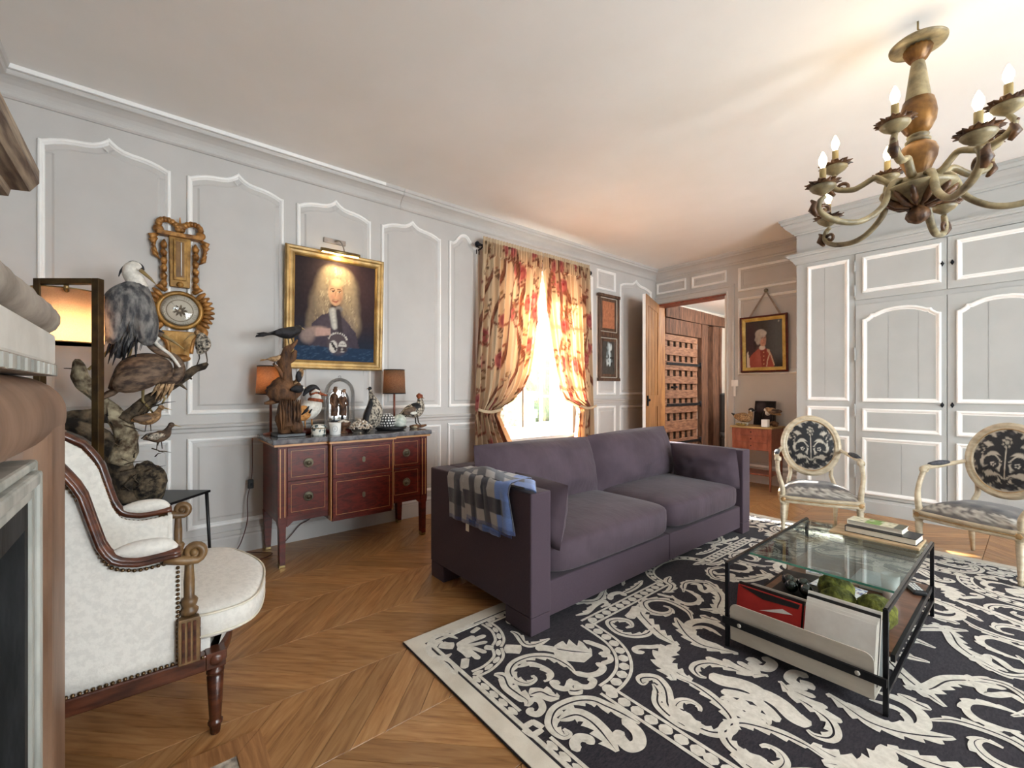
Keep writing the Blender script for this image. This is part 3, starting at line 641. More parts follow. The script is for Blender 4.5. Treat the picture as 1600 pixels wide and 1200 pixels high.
obj('trunk', T(branch([(.44, -.12, .78), (.44, -.09, .90), (.44, -.115, 1.0), (.44, -.165, 1.09), (.44, -.23, 1.19), (.44, -.275, 1.25), (.44, -.285, 1.31), (.44, -.29, 1.37)], [.055, .06, .05, .042, .038, .042, .035, .008])), LICHEN, t)
obj('bough', T(branch([(.46, -.10, 1.02), (.42, .02, 1.15), (.40, .14, 1.25), (.40, .25, 1.335), (.40, .305, 1.375)], [.042, .032, .026, .022, .008])), BARK, t)
obj('low_bough', T(branch([(.44, -.14, 1.05), (.40, -.24, 1.06), (.40, -.36, 1.03), (.40, -.46, 1.0)], [.05, .04, .034, .028])), BARK, t)
m = MB(); rr = random.Random(3)
for k in range(30):
    y = -.18+.24*rr.random(); z = .62+.5*rr.random(); d = Vector((.02, rr.uniform(-.5, 1), rr.uniform(-.4, .9)))*.11
    m.tube([(.48, y, z), Vector((.5, y, z))+d*.6, Vector((.5, y, z))+d+Vector((0, .01, -.01))], [.004, .003, .001], 5)
m.tube([(.44, -.275, 1.30), (.44, -.31, 1.315), (.44, -.345, 1.315)], [.008, .004, .002], 5).tube([(.40, .19, 1.29), (.40, .215, 1.265)], [.012, .004], 6).tube([(.40, .15, 1.24), (.40, .19, 1.20)], [.012, .003], 6)
obj('twigs', T(m), BARK, t, stuff=True)
BEAK = mat('horn_beak', '#6f5c3a', '#a98f5e', rough=.4); LEGM = mat('bird_leg', '#6d5b33', '#9c8756', rough=.6); LEGD = mat('dark_bird_leg', '#2a211a', '#4a3b2d', rough=.6); EYE = mat('glass_eye', '#0a0806', rough=.05)
GREYF = feather('slate_grey_feathers', '#3a3a3e', '#85827f', 34, (1, 1, .35)); BROWNF = feather('purple_brown_feathers', '#3a2a22', '#7d6550', 34, (1, .4, 1)); WHITEF = feather('white_feathers', '#cfc9bf', '#ece7de', 30); BLACKF = feather('black_feathers', '#0d0c0e', '#26242a', 30)
BUFF = feather('buff_feathers', '#6a4d30', '#b38d62', 60); TANF = feather('tan_feathers', '#8b6a48', '#c8a67e', 50); SPECK = feather('speckled_feathers', '#2a2320', '#cfc3b0', 60); RUSSET = feather('russet_feathers', '#6e2f18', '#a8572f', 40); ORANGE = feather('orange_feathers', '#a3672d', '#d69a55', 40)
def bird(name, label, loc, rz, body, bm, parts, legs=None, lm=LEGD, eyes=None, group=None, flat=None, n=14):
    """body: (points, radii) of one continuous surface from tail to crown; parts: (name, mesh, material)"""
    o = thing(name, label, 'bird', loc, rz, group)
    P = cr(body[0], 5); R = interp(body[1], 5); obj('body', MB().tube(P, R, n, flat=flat, up=(0, 0, 1)), bm, o)
    for nm, mb, m in parts: obj(nm, mb, m, o)
    for l in legs or []: obj('leg', MB().tube(l[0], l[1], 6), lm, o)
    for e, r in eyes or []: obj('eye', MB().ell(e, r, 8, 6), EYE, o)
    return o
def feathers(pts, L, w, d, seed=0):                   # overlapping quills laid along a direction
    m = MB(); r = random.Random(seed)
    for p in pts:
        p = Vector(p); dd = (Vector(d)+Vector((r.uniform(-.15, .15), r.uniform(-.15, .15), r.uniform(-.15, .15)))).normalized(); l = L*r.uniform(.75, 1.15)
        m.tube([p, p+dd*l*.5, p+dd*l], [w*.5, w, w*.2], 5, flat=.35)
    return m
# first heron: seen from behind, neck sunk, looking right
bd = [(0, -.055, -.22), (0, -.035, -.14), (0, -.015, -.02), (0, .0, .10), (0, .025, .19), (0, .035, .235)]
pts = []; r2 = random.Random(5)
for k in range(60):
    a = r2.uniform(0, 2*PI); z = r2.uniform(-.08, .15); q = .105*math.sqrt(max(0, 1-((z-.04)/.2)**2)); pts.append((q*math.cos(a), q*math.sin(a)-.005, z))
bird('grey_heron', 'mounted grey heron standing tall on the upper branch, seen from behind', (.44, -.075, 1.60), 0, (bd, [.012, .052, .108, .118, .07, .02]), GREYF, [
    ('neck', MB().tube(cr([(0, .035, .19), (0, .02, .235), (0, .0, .27), (0, .0, .30), (0, .022, .318), (0, .045, .305)], 5), interp([.05, .045, .038, .032, .028, .016], 5), 12), WHITEF),
    ('crown', MB().tube(cr([(0, .058, .30), (0, .045, .322), (0, .012, .334), (0, -.015, .315), (0, -.04, .28), (0, -.05, .245)], 4), interp([.006, .012, .013, .010, .006, .002], 4), 8), BLACKF),
    ('beak', MB().tube([(0, .045, .298), (0, .09, .255), (0, .118, .222)], [.012, .008, .001], 8), BEAK),
    ('back_feathers', feathers(pts, .10, .012, (0, -.2, -1), 2), GREYF),
    ('wing', MB().ell((.055, .05, .02), (.06, .075, .17), 14, 10, M=Matrix.Rotation(.18, 3, 'X')), GREYF), ('wing', MB().ell((.055, -.055, .02), (.06, .07, .17), 14, 10, M=Matrix.Rotation(-.12, 3, 'X')), GREYF),
    ('tail_feathers', feathers([(.02+.02*(k % 3), -.075+.013*k, -.10) for k in range(9)], .15, .02, (0, -.15, -1), 4), BLACKF)],
    legs=[([(.0, -.06, -.14), (0, -.10, -.19), (0, -.125, -.23), (0, -.175, -.29)], [.012, .008, .009, .007]), ([(0, .0, -.16), (0, -.01, -.24), (0, -.035, -.32), (0, -.055, -.38)], [.012, .008, .009, .007])], lm=LEGM)
# second heron: crouching, S-neck, facing right
bird('purple_heron', 'mounted brown heron crouching on the branch with an S-curved neck', (.47, .005, 1.265), 0, (
    [(0, -.175, -.03), (0, -.12, .01), (0, -.05, .05), (0, .03, .05), (0, .08, .0), (0, .115, -.02), (0, .155, .03), (0, .145, .10), (0, .075, .15), (0, .045, .205), (0, .075, .25), (0, .115, .243)],
    [.012, .05, .088, .092, .065, .04, .030, .022, .019, .018, .018, .012]), BROWNF, [
    ('crown', MB().tube(cr([(0, .125, .252), (0, .085, .276), (0, .035, .255), (0, .0, .215)], 4), interp([.004, .010, .008, .002], 4), 8), BLACKF),
    ('beak', MB().tube([(0, .11, .245), (0, .16, .195), (0, .205, .14)], [.011, .007, .001], 8), BEAK),
    ('throat', MB().tube(cr([(.010, .095, .228), (.012, .075, .195), (.014, .13, .115), (.020, .158, .04)], 4), [.010]*13, 8), WHITEF),
    ('wing', MB().ell((.06, -.02, .02), (.035, .15, .075), 14, 10, M=Matrix.Rotation(.35, 3, 'X')), BROWNF),
    ('breast_plumes', feathers([(.03, .05+.012*k, -.02) for k in range(7)], .13, .012, (0, -.5, -.8), 8), TANF),
    ('tail_feathers', feathers([(.01*k-.02, -.12, -.03) for k in range(6)], .12, .016, (0, -1, -.35), 9), BROWNF)],
    legs=[([(0, -.03, -.03), (.01, -.05, -.12), (0, -.02, -.20)], [.010, .007, .006]), ([(0, .03, -.04), (.01, .05, -.13), (0, .03, -.16)], [.010, .007, .006])], lm=LEGM).rotation_euler = (.20, 0, 0)
# shore birds on the twigs
wader = lambda nm, lab, loc, rz, sc, bm, k: bird(nm, lab, loc, rz, ([Vector(p)*sc for p in ((0, -.075, -.01), (0, -.045, .0), (0, 0, .0), (0, .035, .015), (0, .052, .045), (0, .06, .066))], [sc*q for q in (.004, .022, .036, .03, .016, .012)]), bm, [
    ('head', MB().ell(Vector((0, .066, .068))*sc, sc*.017, 10, 8), bm), ('beak', MB().tube([Vector((0, .078, .068))*sc, Vector((0, .12, .052))*sc], [.005*sc, .001], 6), BEAK), ('wing', MB().ell(Vector((.024, -.015, .006))*sc, Vector((.014, .055, .022))*sc, 10, 7), k)],
    legs=[([Vector((0, -.005, -.03))*sc, Vector((.004, -.01, -.075))*sc], [.003, .002]), ([Vector((0, .015, -.03))*sc, Vector((.004, .018, -.075))*sc], [.003, .002])])
bird('wood_sandpiper', 'small speckled wader on the tip of the bough by the barometer', (.40, .262, 1.50), 0, ([(0, -.015, -.075), (0, .0, -.045), (0, .01, -.005), (0, .0, .035), (0, -.012, .055)], [.008, .033, .043, .03, .014]), SPECK, [
    ('head', MB().ell((0, -.02, .06), .018, 10, 8), BUFF), ('beak', MB().tube([(0, -.03, .055), (0, -.06, .035), (0, -.09, .0)], [.006, .004, .001], 6), BEAK), ('wing', MB().ell((.03, .02, -.01), (.018, .026, .05), 10, 7), SPECK)],
    legs=[([(0, -.012, -.06), (.0, -.008, -.10), (0, -.024, -.15)], [.005, .0035, .003]), ([(0, .025, -.06), (.0, .032, -.11), (0, .03, -.14)], [.005, .0035, .003])])
wader('common_snipe', 'small brown snipe with long bill perched low on the left twigs', (.50, .0, 1.03), 0, .95, BUFF, BROWNF)
wader('water_rail', 'dark round snipe on the twig below the other small bird', (.50, .05, .925), .3, .95, BROWNF, SPECK)
# ---------------------------------------------------------------- floor lamp behind the chair
c = Vector((.529, -.321)); a = rad(50.2)
t = thing('floor_lamp', 'bronze rectangular frame floor lamp with lit taupe drum shade', 'lamp', (c.x, c.y, 0), a)
obj('base', MB().box(-.05, .31, -.24, .02, 0, .02), BRASS, t, bevel=.003)
DBR = mat('dark_bronze', '#3d3020', '#584628', rough=.35, metal=.7)
m = MB(); m.box(.264, .298, -.147, -.113, .02, 1.75).box(-.024, .010, -.147, -.113, .02, 1.75).box(.010, .264, -.147, -.113, 1.722, 1.75)
obj('frame', m, DBR, t, bevel=.003)
obj('shade_hanger', MB().tube([(.125, -.13, 1.7215), (.12, -.125, 1.70), (.06, -.06, 1.695), (0, 0, 1.69), (0, 0, 1.62)], .010, 8), BRASS, t)
obj('lamp_shade', MB().lathe([(.140, 1.44), (.142, 1.44), (.142, 1.716), (.140, 1.716), (.140, 1.44)], 40), LINEN, t)
obj('shade_trim', MB().lathe([(.1422, 1.44), (.1435, 1.44), (.1435, 1.446), (.1422, 1.446)], 40), BRASS, t); obj('shade_trim', MB().lathe([(.1422, 1.710), (.1435, 1.710), (.1435, 1.716), (.1422, 1.716)], 40), BRASS, t)
obj('bulb', MB().ell((0, 0, 1.585), (.028, .028, .035), 12, 8), BULB, t)
lamp('floor_lamp_light', 'POINT', (c.x, c.y, 1.53), 17, (1, .80, .55), radius=.035)
# ---------------------------------------------------------------- barometer
t = thing('barometer', 'carved giltwood wall barometer with round dial and bellflower swags', 'barometer', (.005, .172, 1.39)); T = lambda mb: shifted(mb, t); y0 = .172
f = lambda a, b, d: (d, a, b)
obj('backboard', T(MB().prism([(y0-.055, 1.90), (y0+.055, 1.90), (y0+.06, 2.27), (y0-.06, 2.27)], .012, .045, f)), GILT, t, bevel=.004)
obj('cornice', T(MB().box(.012, .075, y0-.125, y0+.125, 2.235, 2.265)), GILTD, t, bevel=.006)
obj('thermometer_box', T(MB().box(.045, .058, y0-.036, y0+.036, 1.945, 2.22)), GILT, t, bevel=.004)
obj('thermometer_plate', T(MB().box(.0585, .061, y0-.022, y0+.022, 1.965, 2.205)), mat('silvered_plate', '#6b4a24', '#8a6434', rough=.35), t)
obj('glass_tube', T(MB().tube([(.064, y0+.006, 1.975), (.064, y0+.006, 2.20)], .003, 6)), WHITEC, t)
obj('boss', T(MB().ell((.05, y0, 1.915), (.02, .02, .02), 12, 8)), GILT, t)
obj('dial_ring', T(MB().lathe([(.108, 0), (.130, .0), (.134, .018), (.126, .032), (.112, .034), (.106, .022), (.108, 0)], 40).xf(Matrix.Translation((.012, y0, 1.742)) @ Matrix.Rotation(PI/2, 4, 'Y'))), GILT, t)
n = 44; vs = [(.024, y0, 1.742)]; uv = [(0, 0)]; fs = []
for r in range(1, 23):
    for j in range(88): q = .1075*r/22; vs.append((.024, y0+q*math.cos(2*PI*j/88), 1.742+q*math.sin(2*PI*j/88))); uv.append((q/.1075*math.cos(2*PI*j/88), q/.1075*math.sin(2*PI*j/88)))
fs = [(0, 1+j, 1+(j+1) % 88) for j in range(88)]+[(1+r*88+j, 1+r*88+(j+1) % 88, 1+(r+1)*88+(j+1) % 88, 1+(r+1)*88+j) for r in range(21) for j in range(88)]
u, v = np.array(uv).T; p = Paint(u, v, '#c9bfae'); rr_ = np.hypot(u, v); an = np.arctan2(v, u)
p.put((np.abs(rr_-.66) < .022).astype(float), '#6a5a44'); p.put(((rr_ > .75) & (rr_ < .92) & (np.sin(an*40) > .55)).astype(float), '#8d8270', .5)
p.put((rr_ < .20+.18*np.abs(np.cos(an*4.5))**1.5).astype(float), '#5a4c3a'); p.put((rr_ < .06).astype(float), '#b7a98f'); p.line([(-.45, .5), (.28, -.36)], .014, '#6a5a44')
me = T(MB().add(vs, fs)).mesh('dial', PAINTED); set_col(me, p.c); obj('dial', me, PAINTED, t)
obj('dial_glass', T(MB().lathe([(0, .012), (.06, .010), (.107, .004), (.107, 0), (0, 0)], 32).xf(Matrix.Translation((.026, y0, 1.742)) @ Matrix.Rotation(PI/2, 4, 'Y'))), GLASS, t)
lf = lambda c, s, h, d=.05: MB().ell((d, c[0], c[1]), (.016*s, .020*s, .028*s), 9, 7)
for sy in (-1, 1):
    for k in range(6): obj('bellflower', T(MB().tube([(.03, y0+sy*(.085+.006*math.sin(k*2)), 2.21-k*.052), (.04, y0+sy*(.088), 2.175-k*.052), (.042, y0+sy*.086, 2.150-k*.052)], [.008, .026, .017], 8, flat=.8)), GILTD, t)
    m = MB()
    for k in range(9): b = PI*k/8; m.ell((.045, y0+sy*(.062+.052*math.cos(b)), 2.30+.042*math.sin(b)+.01*math.cos(b)), (.018, .02, .02), 8, 6)
    m.ell((.04, y0+sy*.115, 2.275), (.016, .03, .03), 8, 6)
    for k in range(5): m.tube([(.04, y0+sy*(.115+.008*k), 2.24-.025*k), (.045, y0+sy*(.15-.004*k), 2.22-.03*k), (.04, y0+sy*(.145-.01*k), 2.185-.028*k)], [.01, .022, .006], 7, flat=.6)
    obj('ribbon_bow', T(m), GILTD, t)
    m = MB(); rays = 9
    for k in range(rays):
        b = (-.75+1.5*k/(rays-1)); m.tube([(.022, y0+sy*.125*math.cos(b), 1.742+.125*math.sin(b)), (.034, y0+sy*.165*math.cos(b), 1.742+.165*math.sin(b)), (.03, y0+sy*.198*math.cos(b*1.02), 1.742+.198*math.sin(b*1.02))], [.012, .019, .007], 7, flat=.7)
    obj('rays', T(m), GILTD, t)
    obj('scroll', T(MB().tube(cr([(.03, y0+sy*.10, 1.645), (.04, y0+sy*.135, 1.60), (.035, y0+sy*.11, 1.57), (.03, y0+sy*.07, 1.53), (.03, y0+sy*.06, 1.45)], 5), interp([.02, .026, .022, .018, .014], 5), 8)), GILTD, t)
    obj('acanthus', T(MB().tube([(.03, y0+sy*.075, 1.87), (.045, y0+sy*.11, 1.895), (.03, y0+sy*.085, 1.925)], [.016, .022, .008], 8)), GILTD, t)
m = MB().ell((.04, y0, 2.31), (.024, .034, .03), 12, 8).tube([(.04, y0, 2.33), (.04, y0, 2.375)], [.008, .003], 6); obj('crest', T(m), GILTD, t)
obj('lower_panel', T(MB().prism([(y0-.10, 1.60), (y0+.10, 1.60), (y0+.055, 1.49), (y0+.05, 1.42), (y0, 1.395), (y0-.05, 1.42), (y0-.055, 1.49)], .012, .045, f)), GILT, t, bevel=.006)
obj('tassel', T(MB().ell((.04, y0, 1.415), (.03, .06, .028), 12, 8)), GILTD, t)
# ---------------------------------------------------------------- commode
t = thing('commode', 'mahogany breakfront commode with grey marble top and brass ring pulls', 'commode', (.30, 1.225, 0)); T = lambda mb: shifted(mb, t)
CY0, CY1, CB0, CB1, CXF, CXB = .668, 1.782, 1.005, 1.462, .545, .592
m = MB(); m.box(.045, CXF-.012, CY0+.012, CY1-.012, .30, .826).box(.045, CXB-.012, CB0+.004, CB1-.004, .262, .826); obj('carcass', T(m), MAHOG, t)
mar = [(.035, CY0-.035), (CXF+.03, CY0-.035), (CXF+.03, CB0-.022), (CXB+.028, CB0-.022), (CXB+.028, CB1+.022), (CXF+.03, CB1+.022), (CXF+.03, CY1+.035), (.035, CY1+.035)]
obj('marble_top', T(MB().prism(mar, .832, .868)), MARBLE, t, bevel=.009)
obj('top_moulding', T(MB().prism([(x-.012 if x > .1 else x, y+(.012 if y < CB0-.1 else -.012 if y > CB1+.1 else 0)) for x, y in mar], .818, .832)), INLAY, t)
for y, yy in ((CY0, CY0+.058), (CY1-.058, CY1)):
    l = obj('leg', T(MB().prism([(y, .30), (yy, .30), (yy-.008, .265), ((y+yy)/2+.017, .02), ((y+yy)/2-.017, .02), (y+.008, .265)], CXF-.052, CXF+.004, lambda a, b, d: (d, a, b))), MAHOG, t, bevel=.002)
    obj('sabot', T(MB().box(CXF-.046, CXF-.004, (y+yy)/2-.020, (y+yy)/2+.020, 0, .03)), BRASS, l, bevel=.003)
    l = obj('leg', T(MB().prism([(y, .30), (yy, .30), ((y+yy)/2+.017, .02), ((y+yy)/2-.017, .02)], .05, .10, lambda a, b, d: (d, a, b))), MAHOG, t)
    obj('sabot', T(MB().box(.055, .095, (y+yy)/2-.020, (y+yy)/2+.020, 0, .03)), BRASS, l, bevel=.003)
    st = obj('corner_stile', T(MB().box(CXF-.05, CXF+.006, y, yy, .30, .818)), MAHOG, t, bevel=.002)
    for q in (y+.012, yy-.018): obj('inlay_strip', T(MB().box(CXF+.0061, CXF+.0075, q, q+.006, .34, .80)), INLAY, st)
obj('side_panel', T(MB().box(.05, CXF-.05, CY0+.004, CY0+.012, .30, .818)), MAHOGH, t); obj('side_panel', T(MB().box(.05, CXF-.05, CY1-.012, CY1-.004, .30, .818)), MAHOGH, t)
AP = lambda y0, y1, d0, d1, s0, s1: MB().prism([(y0, .34), (y1, .34), (y1, .305 if s1 else .30), (y1-.03 if s1 else y1, .30 if not s1 else .318), (y0+.06, .318), (y0, .27)], d0, d1, lambda a, b, d: (d, a, b))
def drawer(y0, y1, z0, z1, x, pull=None, key=None):
    d = obj('drawer', T(MB().box(x-.012, x+.002, y0, y1, z0, z1)), MAHOGH, t, bevel=.0015)
    q = .022; s = .0022
    m = MB()
    for a, b, c, e in ((y0+q, y1-q, z0+q, z0+q+s), (y0+q, y1-q, z1-q-s, z1-q), (y0+q, y0+q+s, z0+q, z1-q), (y1-q-s, y1-q, z0+q, z1-q)): m.box(x+.0021, x+.003, a, b, c, e)
    obj('inlay_line', T(m), INLAY, d)
    yc, zc = (y0+y1)/2, (z0+z1)/2
    if pull:
        m = MB().lathe([(0, 0), (.030, 0), (.033, .003), (.030, .007), (.026, .004), (.018, .004), (.013, .010), (.010, .018), (0, .02)], 22).xf(Matrix.Translation((x+.002, yc, zc)) @ Matrix.Rotation(PI/2, 4, 'Y'))
        m.tube([(x+.016, yc+.021*math.cos(a), zc-.004+.021*math.sin(a)) for a in [2*PI*k/16 for k in range(17)]], .0028, 6, cap=False); obj('ring_pull', T(m), BRONZE, d)
    if key: obj('keyhole_plate', T(MB().prism([(yc-.011, zc-.014), (yc, zc-.022), (yc+.011, zc-.014), (yc+.011, zc+.014), (yc, zc+.022), (yc-.011, zc+.014)], x+.0021, x+.005, lambda a, b, c: (c, a, b)).ell((x+.005, yc, zc), (.003, .003, .006), 8, 6)), BRONZE, d)
for z0, z1 in ((.582, .806), (.345, .576)):
    drawer(CY0+.060, CB0-.012, z0, z1, CXF, pull=True); drawer(CB1+.012, CY1-.060, z0, z1, CXF, pull=True)
drawer(CB0+.006, CB1-.006, .572, .800, CXB, key=True); drawer(CB0+.006, CB1-.006, .285, .566, CXB, key=True)
obj('frieze_rail', T(MB().box(CXB-.012, CXB+.003, CB0, CB1, .803, .818)), MAHOG, t)
for y0, y1 in ((CY0+.058, CB0), (CB1, CY1-.058)):
    obj('apron', T(MB().prism([(y0, .345), (y1, .345), (y1, .300), (y0+(.05 if y0 < 1 else 0), .312) if y0 < 1 else (y1-.05, .312), (y0, .27) if y0 < 1 else (y0, .30)] if y0 < 1 else [(y0, .345), (y1, .345), (y1, .27), (y1-.05, .312), (y0, .300)], CXF-.02, CXF-.002, lambda a, b, d: (d, a, b))), MAHOG, t)
m = MB()
for y in (CB0-.004, CB1+.004): m.box(CXF-.01, CXB-.004, y-.003, y+.003, .27, .815)
obj('breakfront_edge', T(m), INLAY, t)
# flex and switch behind the commode's left side
CABLE = mat('red_brown_flex', '#3e1d18', '#5a2b22', rough=.5)
tag(obj('lamp_flex', MB().tube(cr([(.05, .60, .84), (.055, .60, .62), (.06, .59, .52), (.08, .565, .40), (.10, .56, .24), (.08, .52, .08), (.13, .46, .012), (.22, .52, .010), (.30, .60, .009), (.22, .70, .009), (.12, .60, .010), (.10, .50, .03), (.06, .47, .012), (.03, .42, .012)], 6), .0035, 6), CABLE), 'loops of red brown flex on the floor beside the commode leg', 'cable')
tag(obj('lamp_flex', MB().tube(cr([(.05, 1.17, .30), (.045, 1.10, .24), (.045, 1.0, .16), (.05, .93, .13), (.055, .86, .06), (.07, .80, .01)], 6), .0035, 6), CABLE), 'thin flex hanging against the skirting under the commode', 'cable')
t = thing('inline_switch', 'black inline switch hanging on the flex by the commode side', 'switch', (.062, .592, .50)); obj('body', MB().box(-.012, .012, -.022, .014, -.03, .035), BLACK, t, bevel=.004); obj('rocker', MB().box(.0121, .016, -.012, .006, -.01, .012), BLACKM, t)
# ---------------------------------------------------------------- things on the commode (z .868)
ZT = .8685
def pic(nu, nv, fn, paintfn, name, parent, m=PAINTED, umap=None):
    mb = MB().grid(fn, nu, nv); uv = np.array([(i/(nu-1), j/(nv-1)) for j in range(nv) for i in range(nu)]); me = mb.mesh(name, m); p = paintfn(uv[:, 0], uv[:, 1]); set_col(me, p.c); return obj(name, me, m, parent)
# driftwood group
t = thing('driftwood_mount', 'tall twisted driftwood mount on a dark plinth at the commode left end', 'driftwood', (.33, .775, ZT)); b = lambda *a, **k: branch(*a, **k)
obj('plinth', MB().box(-.11, .10, -.085, .10, 0, .022), BLACK, t, bevel=.003)
obj('lower_trunk', MB().ell((0, .0, .14), (.075, .075, .135), 22, 16, wob=lambda p: 1+.3*noise.noise(p*13)+.14*noise.noise(p*40)), DRIFT, t)
obj('foot', MB().tube([(.03, .03, .12), (.05, .055, .05), (.06, .085, .025)], [.05, .045, .02], 10), DRIFT, t)
obj('middle_knot', MB().ell((0, -.03, .33), (.075, .10, .085), 24, 16, wob=lambda p: 1+.42*noise.noise(p*14)+.15*noise.noise(p*45)), DRIFT, t)
obj('upper_branch', b([(0, .0, .36), (0, .0, .45), (0, -.02, .52), (0, -.01, .60), (0, .03, .65), (0, .065, .70)], [.04, .034, .042, .034, .02, .005], amp=.25), DRIFT, t)
obj('side_branch', b([(0, -.06, .27), (0, -.11, .245), (0, -.15, .235)], [.03, .02, .01], amp=.3), DRIFT, t)
obj('side_branch', b([(0, .03, .36), (0, .055, .37), (0, .065, .32), (0, .04, .28)], [.024, .03, .026, .016], amp=.35), DRIFT, t)
obj('side_branch', b([(0, -.02, .50), (0, .03, .56), (0, .06, .61)], [.02, .03, .01], amp=.3), DRIFT, t)
obj('side_branch', b([(0, -.02, .42), (0, -.05, .47), (0, -.09, .52)], [.02, .014, .006], amp=.2), DRIFT, t)
m = MB()
for k in range(12): m.tube([(.06, -.06+.012*k, .26), (.078+.01*math.sin(k*3), -.06+.012*k+.01*math.sin(k), .16), (.07, -.05+.01*k, .05)], [.004, .010, .004], 6)
obj('bark_strands', m, DRIFT, t)
small = lambda nm, lab, loc, rz, sc, bm, w: bird(nm, lab, loc, rz, ([Vector(p)*sc for p in ((0, -.15, -.02), (0, -.10, -.005), (0, -.05, .0), (0, .0, .005), (0, .045, .025), (0, .07, .045), (0, .085, .048))], [sc*q for q in (.008, .014, .034, .042, .034, .026, .014)]), bm, [
    ('wing', MB().ell(Vector((.030, -.04, .004))*sc, Vector((.014, .075, .026))*sc, 10, 7, M=Matrix.Rotation(.15, 3, 'X')), w), ('beak', MB().tube([Vector((0, .085, .048))*sc, Vector((0, .112, .04))*sc], [.008*sc, .001], 6), BEAK), ('tail_feathers', feathers([Vector((.006*k-.012, -.12, -.012))*sc for k in range(5)], .09*sc, .012*sc, (0, -1, -.2), 3), w)],
    legs=[([Vector((.01, -.01, -.03))*sc, Vector((.01, .0, -.085))*sc], [.004, .003]), ([Vector((-.01, .02, -.03))*sc, Vector((-.01, .04, -.085))*sc], [.004, .003])], eyes=[(Vector((.02, .072, .052))*sc, .004*sc)])
small('blackbird', 'dark blackbird perched on the top of the driftwood', (.33, .785, 1.605), .05, 1.0, BLACKF, BLACKF)
small('goldcrest', 'tiny brown bird on the left driftwood twig before the lampshade', (.35, .69, 1.415), .1, .45, TANF, BUFF)
bird('perched_finch', 'small dark finch clinging upright to the right of the driftwood', (.37, .845, 1.30), .2, ([(0, -.035, -.06), (0, -.01, -.03), (0, .0, .0), (0, .012, .03), (0, .02, .05)], [.006, .018, .024, .02, .010]), BUFF, [('wing', MB().ell((.016, -.01, -.005), (.012, .022, .042), 10, 7), BLACKF), ('beak', MB().tube([(0, .03, .05), (0, .05, .047)], [.005, .001], 6), BEAK)])
bird('magpie_chick', 'small black and white bird in the hollow of the driftwood', (.40, .83, 1.205), .3, ([(0, -.055, -.005), (0, -.02, .0), (0, .01, .0), (0, .03, .01), (0, .042, .012)], [.008, .026, .028, .02, .008]), BLACKF, [('cheek', MB().ell((.012, .03, .008), (.012, .012, .012), 8, 6), WHITEF), ('beak', MB().tube([(0, .042, .012), (0, .062, .008)], [.006, .001], 6), BEAK)])
# mandarin duck on its block
t = bird('mandarin_duck', 'mandarin duck with black crest, white breast and orange wing', (.30, .93, ZT+.19), 0, ([(0, -.09, -.05), (0, -.06, -.04), (0, -.01, -.015), (0, .03, .02), (0, .045, .06), (0, .045, .10), (0, .04, .135)], [.012, .05, .072, .066, .046, .036, .02]), WHITEF, [
    ('head', MB().ell((0, .045, .115), (.032, .045, .032), 14, 10), RUSSET), ('crest', MB().tube(cr([(0, .075, .135), (0, .035, .158), (0, -.01, .14), (0, -.04, .095)], 5), interp([.010, .024, .022, .006], 5), 10, flat=.8), BLACKF), ('brow', MB().tube([(.027, .07, .128), (.031, .04, .138), (.03, .005, .118)], [.006, .011, .004], 7), WHITEF),
    ('beak', MB().tube([(0, .082, .110), (0, .118, .100), (0, .135, .096)], [.012, .008, .003], 8, flat=1.2), RUSSET), ('breast_band', MB().lathe([(.052, -.01), (.056, 0), (.05, .014)], 18).xf(Matrix.Translation((0, .047, .062)) @ Matrix.Rotation(-.15, 4, 'X')), RUSSET),
    ('wing', MB().ell((.055, -.055, -.03), (.024, .06, .055), 12, 9, M=Matrix.Rotation(.7, 3, 'X')), ORANGE), ('wing_stripes', MB().tube([(.074, -.02, .02), (.082, -.04, -.01), (.074, -.07, -.04)], [.004, .012, .005], 7).tube([(.078, -.0, .0), (.084, -.02, -.03)], [.004, .008], 6), BLACKF)],
    legs=[([(.01, -.03, -.06), (.01, -.03, -.145)], [.006, .005]), ([(-.01, .02, -.05), (-.01, .025, -.145)], [.006, .005])], lm=ORANGE, eyes=[((.030, .06, .118), .005)])
tag(obj('wooden_block', MB().ell((.30, .92, ZT+.022), (.055, .09, .024), 16, 8, e=.6), MAHOG), 'rough dark wooden block under the mandarin duck', 'block')
# lidded box, candle
t = thing('porcelain_box', 'small oval blue and white porcelain box with lid', 'box', (.44, .957, ZT)); PBLUE = mat('porcelain_pattern', '#4a5a5e', '#e6e3d8', rough=.2, scale=38, detail=3, lo=.42, hi=.5)
obj('body', MB().lathe([(0, 0), (.045, 0), (.050, .006), (.050, .055), (0, .055)], 28), PBLUE, t); obj('lid', MB().lathe([(0, .056), (.053, .056), (.053, .064), (.040, .078), (0, .084)], 28), PBLUE, t); obj('rim', MB().lathe([(.0505, .050), (.0535, .052), (.0535, .056), (.0505, .056)], 28), BRASS, t)
t = thing('candle_cup', 'white ceramic candle cup with oval crest in front of the dome', 'candle', (.475, 1.065, ZT)); obj('cup', MB().lathe([(0, .0), (.036, 0), (.038, .003), (.041, .088), (.038, .088), (.035, .07), (0, .07)], 28), WHITEC, t)
CR = mat('grey_print', '#8d8f92', '#9a9b9e', rough=.5); obj('crest_print', MB().tube([(.0405+.0006, .017*math.cos(a), .046+.022*math.sin(a)) for a in [2*PI*k/22 for k in range(23)]], .0012, 5, cap=False).tube([(.0408, -.006, .038), (.0412, .006, .044), (.0408, -.004, .052), (.041, .005, .056)], .0012, 5).xf(Matrix.Rotation(-.35, 4, 'Z')), CR, t); obj('wax', MB().lathe([(0, .0701), (.0345, .0701), (.0345, .074), (0, .074)], 20), CREAMP, t)
